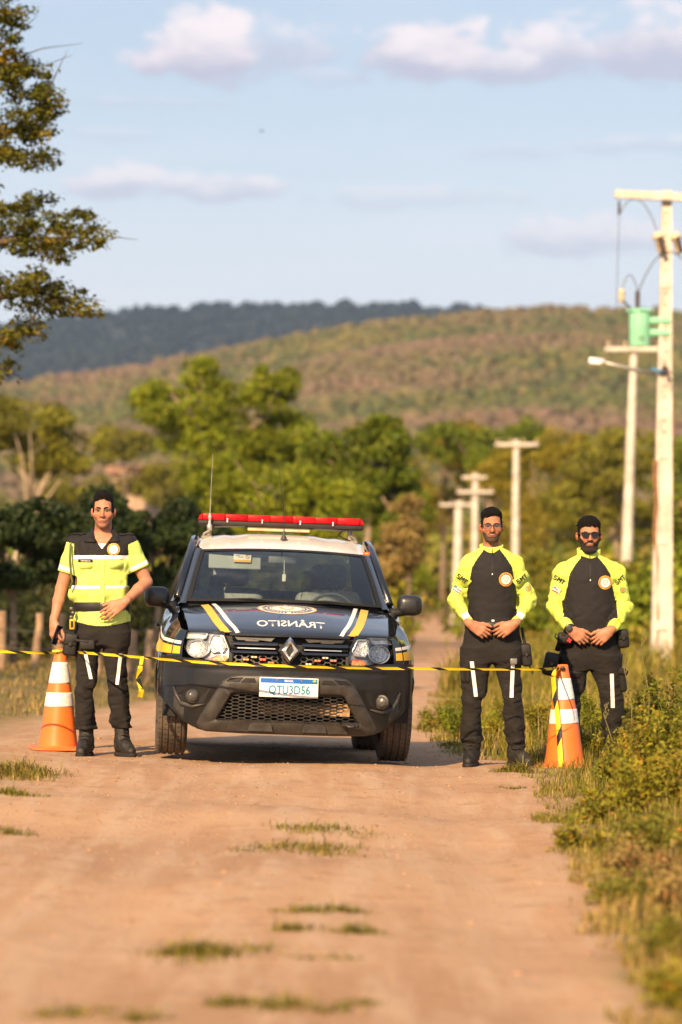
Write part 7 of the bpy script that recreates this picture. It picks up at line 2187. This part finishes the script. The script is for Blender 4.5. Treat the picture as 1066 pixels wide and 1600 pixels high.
            decal('flag_canton', (rot2(quad2d([(-.03, .004), (-.008, .004), (-.008, .02), (-.03, .02)], 1, 1)[0], fa), [(0, 2, 3, 1)]), bv, front_frame(*c_), pm('flag_blue', (.15, .22, .42), .6), slv[i], .0065, fit=True)
        else:
            c_ = (px + .045, pz - .060) if kind == 'spectacled' else (px + .020, pz - .052)
            decal('arms_patch', disc2d(0, .024, 16, 2), bv, front_frame(*c_), pm('patch_teal', (.10, .30, .22), .6), slv[i], .005, fit=True)
            decal('arms_shield', disc2d(0, .016, 14, 1), bv, front_frame(c_[0], c_[1] - .002), pm('patch_orange', (.75, .22, .02), .6), slv[i], .0065, fit=True)
            decal('arms_crown', quad2d([(-.010, .010), (.010, .010), (.012, .018), (-.012, .018)], 2, 1), bv, front_frame(*c_), GOLD, slv[i], .0075, fit=True)
        (a, b, c) = arms_[i]
        m_ = c + (b - c) * .36; d2 = unitv([c[0] - b[0], 0, c[2] - b[2]]); n2 = np.array([-d2[2], 0, d2[0]])
        w_, l_ = (.026, .020) if kind == 'spectacled' else (.008, .03)
        if kind == 'spectacled' or sd > 0:
            pts = [tuple((m_ + d2 * u * l_ + n2 * w * w_)[[0, 2]]) for u, w in ((-1, -1), (1, -1), (1, 1), (-1, 1))]
            decal('cuff_patch', quad2d(pts, 4, 4), bv, front_frame(0, 0), RETRO if kind == 'spectacled' else pm('cuff_tab', (.40, .50, .03), .7), slv[i], .004)
    # trousers, belt, boots
    tro = trousers(root, hip, L_, R_, .8)
    leg_strips(tro, strips)
    bl, b4 = belt(root, zb - .004, [(z, a, b, c, d) for z, a, b, c, d in hip] + [(zb + .05, hip[0][1], hip[0][2], hip[0][3], hip[0][4])], .055)
    yb = b4[1] - b4[3] - .016
    mb = MB(); mb.rbox((0, yb, zb), (.118 if kind == 'spectacled' else .10, .022, .052), .012, 3); bk = mb.build('buckle', pm('buckle_plastic', (.022, .022, .022), .3), root, smooth=True)
    mb = MB()
    for e in (-.009, .006): mb.rbox((0, yb - .012, zb + e), (.07, .003, .003), .001, 1)
    mb.rbox((-.02, yb - .013, zb), (.004, .004, .045), .001, 1); mb.build('buckle_ridge', pm('buckle_sheen', (.15, .145, .14), .3), bk)
    if kind == 'spectacled':
        mb = MB(); mb.rbox((.004, yb - .002, zb + .034), (.022, .012, .014), .004, 2); mb.build('buckle_stud', RETRO, bk)
    for (an, he, to) in bs: boots(root, 'boot', an, he, to, .046, .0, .20)
    bvt = bvh_of(tro)
    if kind == 'spectacled':
        pouch(root, 'hip_pouch', (.245, -.02, .795), (.075, .11, .165), -6)
        mb = MB(); mb.rbox((.150, -.128, .752), (.05, .02, .042), .006, 2); mb.build('strap_buckle', pm('buckle_sheen', (.15, .145, .14), .3), root, smooth=True)
        decal('thigh_strap', strip2d([(.03, .728), (.09, .738), (.15, .745), (.20, .752)], [(.03, .748), (.09, .76), (.15, .770), (.20, .78)], 2), bvt, front_frame(0, 0), NYL, tro, .006)
        mb = MB(); mb.tube([(.262, -.05, .72), (.285, -.05, .69), (.288, -.05, .66)], .005, 5); mb.tube([(.215, -.02, .99), (.222, -.03, .93), (.235, -.03, .87)], .012, 5); mb.build('pouch_cord', NYL, root)
        decal('cargo_pocket', strip2d([(-.215, .72), (-.18, .735), (-.165, .700)], [(-.215, .60), (-.18, .60), (-.165, .60)], 5), bvt, front_frame(0, 0), BLK, tro, .008, thick=.006)
    else:
        pouch(root, 'belt_pouch', (.248, -.045, .890), (.085, .12, .140), -6)
        fa = pouch(root, 'first_aid_pouch', (-.190, -.135, .895), (.115, .07, .085), 4, flap=False)
        RC = pm('cross_red', (.62, .02, .02), .5)
        mb = MB(); mb.rbox((-.160, -.173, .880), (.036, .004, .012), .001, 1, Matrix.Rotation(R(-12), 3, 'Y')); mb.rbox((-.160, -.1735, .880), (.012, .004, .036), .001, 1, Matrix.Rotation(R(-12), 3, 'Y')); mb.build('red_cross', RC, fa)
        mb = MB(); mb.tube([(-.255, -.13, .93), (-.265, -.13, .905), (-.245, -.13, .885)], .006, 5); mb.rbox((-.205, -.174, .925), (.03, .004, .018), .003, 1); mb.build('pouch_loop', NYL, fa)
        pouch(root, 'thigh_bag', (-.292, -.06, .700), (.105, .12, .175), 12)
        mb = MB(); mb.tube([(-.245, -.06, .80), (-.225, -.07, .86), (-.21, -.08, .90)], .02, 6); mb.build('bag_strap', NYL, root, smooth=True)
        decal('thigh_strap', strip2d([(-.22, .615), (-.15, .605), (-.08, .597), (-.025, .594)], [(-.22, .660), (-.15, .650), (-.08, .642), (-.025, .638)], 3), bvt, front_frame(0, 0), NYL, tro, .007, thick=.004)
        mb = MB(); mb.rbox((.245, -.03, .575), (.055, .13, .17), .025, 3, Matrix.Rotation(R(-6), 3, 'Y')); pk = mb.build('cargo_pocket', BLK, tro, smooth=True)
        mb = MB(); mb.rbox((.248, -.045, .645), (.072, .14, .05), .015, 2, Matrix.Rotation(R(18), 3, 'Y')); mb.build('pocket_flap', BLK, pk, smooth=True)
        # wrist watch
        (a, b, c) = arms_[0]; d = unitv(c - b)
        m_ = c - d * .004
        q_ = Vector(d).to_track_quat('Z', 'Y').to_matrix().to_4x4(); M_ = Matrix.Translation(m_) @ q_
        mb = MB(); mb.lathe([(.036, -.013), (.040, -.010), (.040, .010), (.036, .013)], 24, M_, close=False); wt_ = mb.build('watch', pm('watch_strap', (.016, .016, .018), .5), root, smooth=True)
        fc = Vector(m_) + Vector((-.006, -.042, .006))
        mb = MB(); mb.lathe([(.024, -.006), (.024, .004), (.019, .006)], 20, Matrix.Translation(fc) @ Matrix.Rotation(R(90), 4, 'X')); w2 = mb.build('watch_case', pm('watch_case', (.03, .03, .032), .35), wt_, angle=40)
        mb = MB(); mb.lathe([(.017, .0061), (.0005, .0063)], 20, Matrix.Translation(fc) @ Matrix.Rotation(R(90), 4, 'X'), close=False); mb.build('watch_dial', pm('watch_dial', (.05, .055, .06), .15), w2)
    return root
officer_long('spectacled')
officer_long('sunglasses')
# ------------------------------------------------------------------ cones and barrier tape
ORG = pm('cone_orange', (.80, .165, .022), .45, scale=7, col2=(.70, .175, .045), spec=.45)
# honeycomb sheeting on the reflective bands
def sheeting():
    m = bpy.data.materials.new('cone_reflective'); m.use_nodes = True
    t = NT(m.node_tree); t.n.clear()
    co = t.new('ShaderNodeTexCoord').outputs['Object']
    vo = t.new('ShaderNodeTexVoronoi', dict(feature='DISTANCE_TO_EDGE'), Vector=co, Scale=24.0)
    nz = t.noise(co, 40, 4, .6)
    c = t.mix(t.ramp(vo.outputs[0], .03, .08), (.86, .84, .82), (.68, .66, .68))
    c = t.mix(t.m('MULTIPLY', t.ramp(nz, .5, .7), .4), c, (.85, .82, .80))
    b = t.new('ShaderNodeBsdfPrincipled', Base_Color=c, Roughness=.35)
    t.new('ShaderNodeOutputMaterial', i0=b)
    return m
SHEET = sheeting()
def cone(px, rb, label, dent):
    d = 22.0
    for _ in range(10):
        x = (px - HX) / FPX * d; d = (CAMZ - zgf(x, d)) * FPX / (rb - HY)
    o = empty('traffic_cone', label, 'traffic cone', (x, d, zgf(x, d) + .004), group='orange traffic cones')
    H = .735
    def rad(z): return float(np.interp(z, [0, .02, .18, .36, .40, .47, .56, .66, .735], [.150, .146, .122, .101, .095, .083, .068, .050, .037]))
    def ringed(zs, out, wob_=0.0):
        A = []
        for a in np.linspace(0, 2 * math.pi, 49):
            row = []
            for z in zs:
                r = rad(z) + out
                dn = 0.0
                for (aa, zz, dep, sa, sz_) in dent:
                    da = (a - aa + math.pi) % (2 * math.pi) - math.pi
                    dn += dep * math.exp(-(da / sa) ** 2 - ((z - zz) / sz_) ** 2)
                r -= dn
                row.append((r * math.cos(a), r * math.sin(a), z + .012 * math.cos(a) * (1 - z / H) * .3))
            A.append(row)
        return np.array(A)
    mb = MB(); mb.grid(ringed(np.linspace(.012, H, 34), 0)); mb.add([], [])
    body = mb.build('body', ORG, o, smooth=True, solid=.004)
    mb = MB(); mb.lathe([(.0335, H - .003), (.037, H), (.033, H + .004), (.026, H + .002), (.026, H - .05)], 32, close=False); mb.build('top_ring', ORG, body, smooth=True)
    A = []
    for a in np.linspace(0, 2 * math.pi, 65):
        c, s_ = math.cos(a), math.sin(a); e = .35
        x_, y_ = .205 * np.sign(c) * abs(c) ** e, .205 * np.sign(s_) * abs(s_) ** e
        up = .010 * math.sin(2 * a + px)
        A.append([(rad(.02) * c * .99, rad(.02) * s_ * .99, .03), (.158 * c, .158 * s_, .014), (x_ * .95, y_ * .95, .013 + max(0, up)), (x_, y_, .008 + max(0, up)), (x_, y_, .0 + max(0, up)), (x_ * .9, y_ * .9, -.004)])
    mb = MB(); mb.grid(np.array(A)); mb.build('base', ORG, o, smooth=True)
    for z0, z1 in ((.330, .455), (.505, .635)) if False else ((.315, .418), (.485, .640)):
        mb = MB(); mb.grid(ringed(np.linspace(z0, z1, 12), .0025)); mb.build('reflective_band', SHEET, o, smooth=True, solid=.002)
    return o, x, d
c1, c1x, c1d = cone(91, 1171, 'left orange traffic cone with two white bands and dented side, by the young officer', [(-1.2, .10, .008, .45, .10), (-.7, .20, -.004, .4, .10)])
c2, c2x, c2d = cone(882, 1199, 'right orange traffic cone at the weedy roadside with tape hanging down it', [(-1.9, .25, .008, .3, .12)])
c1.rotation_euler = (0, R(1.5), R(12)); c2.rotation_euler = (R(0), R(-1.0), R(-20))

def tape_mat():
    m = bpy.data.materials.new('barrier_tape'); m.use_nodes = True
    t = NT(m.node_tree); t.n.clear()
    at = t.new('ShaderNodeAttribute', dict(attribute_name='along')); ac = t.new('ShaderNodeAttribute', dict(attribute_name='across'))
    s = t.m('FRACT', t.m('ADD', t.m('DIVIDE', at.outputs['Fac'], .27), t.m('MULTIPLY', ac.outputs['Fac'], .26)))
    co = t.new('ShaderNodeTexCoord').outputs['Object']; nz = t.noise(co, 8, 3)
    yel = t.mix(nz, (.72, .52, .015), (.82, .64, .02))
    c = t.mix(t.m('GREATER_THAN', s, .70), yel, (.018, .018, .014))
    b = t.new('ShaderNodeBsdfPrincipled', Base_Color=c, Roughness=.32)
    tr = t.new('ShaderNodeBsdfTranslucent'); t.set(tr.inputs[0], c)
    mx = t.new('ShaderNodeMixShader', i0=.15, i1=b.outputs[0], i2=tr.outputs[0])
    t.new('ShaderNodeOutputMaterial', i0=mx.outputs[0])
    return m
TAPE = tape_mat()
def ribbon(name, pts, width, parent, twist0=0.0, twist=0.0, n=120, flut=0.0, seed=0, squash=1.0):
    pts = np.array([tuple(p) for p in pts], float)
    L = np.concatenate([[0], np.cumsum(np.linalg.norm(np.diff(pts, axis=0), axis=1))])
    u = np.linspace(0, L[-1], n); C = cr(u, L, pts)
    T = np.gradient(C, axis=0); T /= np.linalg.norm(T, axis=1)[:, None]
    V = []; al = []; ac = []
    for i in range(n):
        t = Vector(T[i]); side = t.cross(Vector((0, 0, 1)))
        if side.length < .2: side = t.cross(Vector((0, 1, 0)))
        side.normalize(); up = side.cross(t).normalized()
        a = twist0 + twist * u[i] / L[-1] + .25 * math.sin(u[i] * 5 + seed) + flut * math.sin(u[i] * 14 + seed)
        for j in range(4):
            w = (j / 3 - .5) * width * (1 if squash == 1 else squash + (1 - squash) * abs(math.sin(u[i] * 1.7 + seed)))
            fold = .25 * width * (abs(j / 3 - .5) - .25)
            V.append(Vector(C[i]) + (up * math.cos(a) + side * math.sin(a)) * w + (side * math.cos(a) - up * math.sin(a)) * fold); al.append(u[i] + seed * .07); ac.append(j / 3)
    F = [(i * 4 + j, i * 4 + j + 1, i * 4 + 5 + j, i * 4 + 4 + j) for i in range(n - 1) for j in range(3)]
    o = npmesh(name, np.array(V), np.array(F), TAPE, parent, smooth=True, attr={'along': al, 'across': ac})
    return o
bt = empty('barrier_tape', 'yellow and black barrier tape stretched across the road between the two cones', 'barrier tape', (0, 0, 0))
# the tape runs from off the left edge to the left cone, past the truck's grille, to the right cone
ribbon('tape_run', [P(-160, 1010, 22.6), P(-60, 1014, 22.6), P(0, 1017.5, 22.55), P(50, 1019.5, 22.5), P(100, 1018.5, c1d - .06)], .021, bt, .25, .35, 80, seed=2)
ribbon('tape_run', [P(104, 1018.5, c1d - .06), P(160, 1022, 22.3), P(222, 1027, 22.0), P(330, 1035.5, 21.72), P(450, 1040.5, 21.62), P(560, 1043.5, 21.70), P(650, 1044.5, 21.95), P(760, 1045.5, 22.2), P(830, 1045.5, 22.25), P(873, 1043, c2d - .05)], .019, bt, .1, .35, 260, seed=5)
# knots round the cones
mb = MB(); zc = P(0, 1018, c1d).z
mb.lathe([(.047, -.013), (.052, 0), (.047, .013)], 20, Matrix.Translation((c1x + .006, c1d, zc)), close=False); kn = mb.build('tape_loop', TAPE, bt, smooth=True)
mb = MB(); mb.rbox(P(879, 1044, c2d - .055), (.035, .03, .03), .012, 3); mb.build('tape_knot', pm('tape_black', (.02, .02, .016), .4), bt, smooth=True)
# loose ends: one flutters beside the officer, one hangs down the right cone
ribbon('tape_tail', [P(222, 1026, 21.98), P(220, 1040, 21.95), P(217, 1060, 21.97), P(221, 1078, 21.93), P(219, 1089, 21.96)], .036, bt, 1.5, .5, 40, .35, 8, .7)
ribbon('tape_tail', [P(872, 1043, c2d - .06), P(866, 1050, c2d - .10), P(866, 1080, c2d - .105), P(871, 1120, c2d - .12), P(874, 1160, c2d - .145), P(877, 1201, c2d - .17)], .038, bt, 1.57, .2, 70, .12, 3, .85)
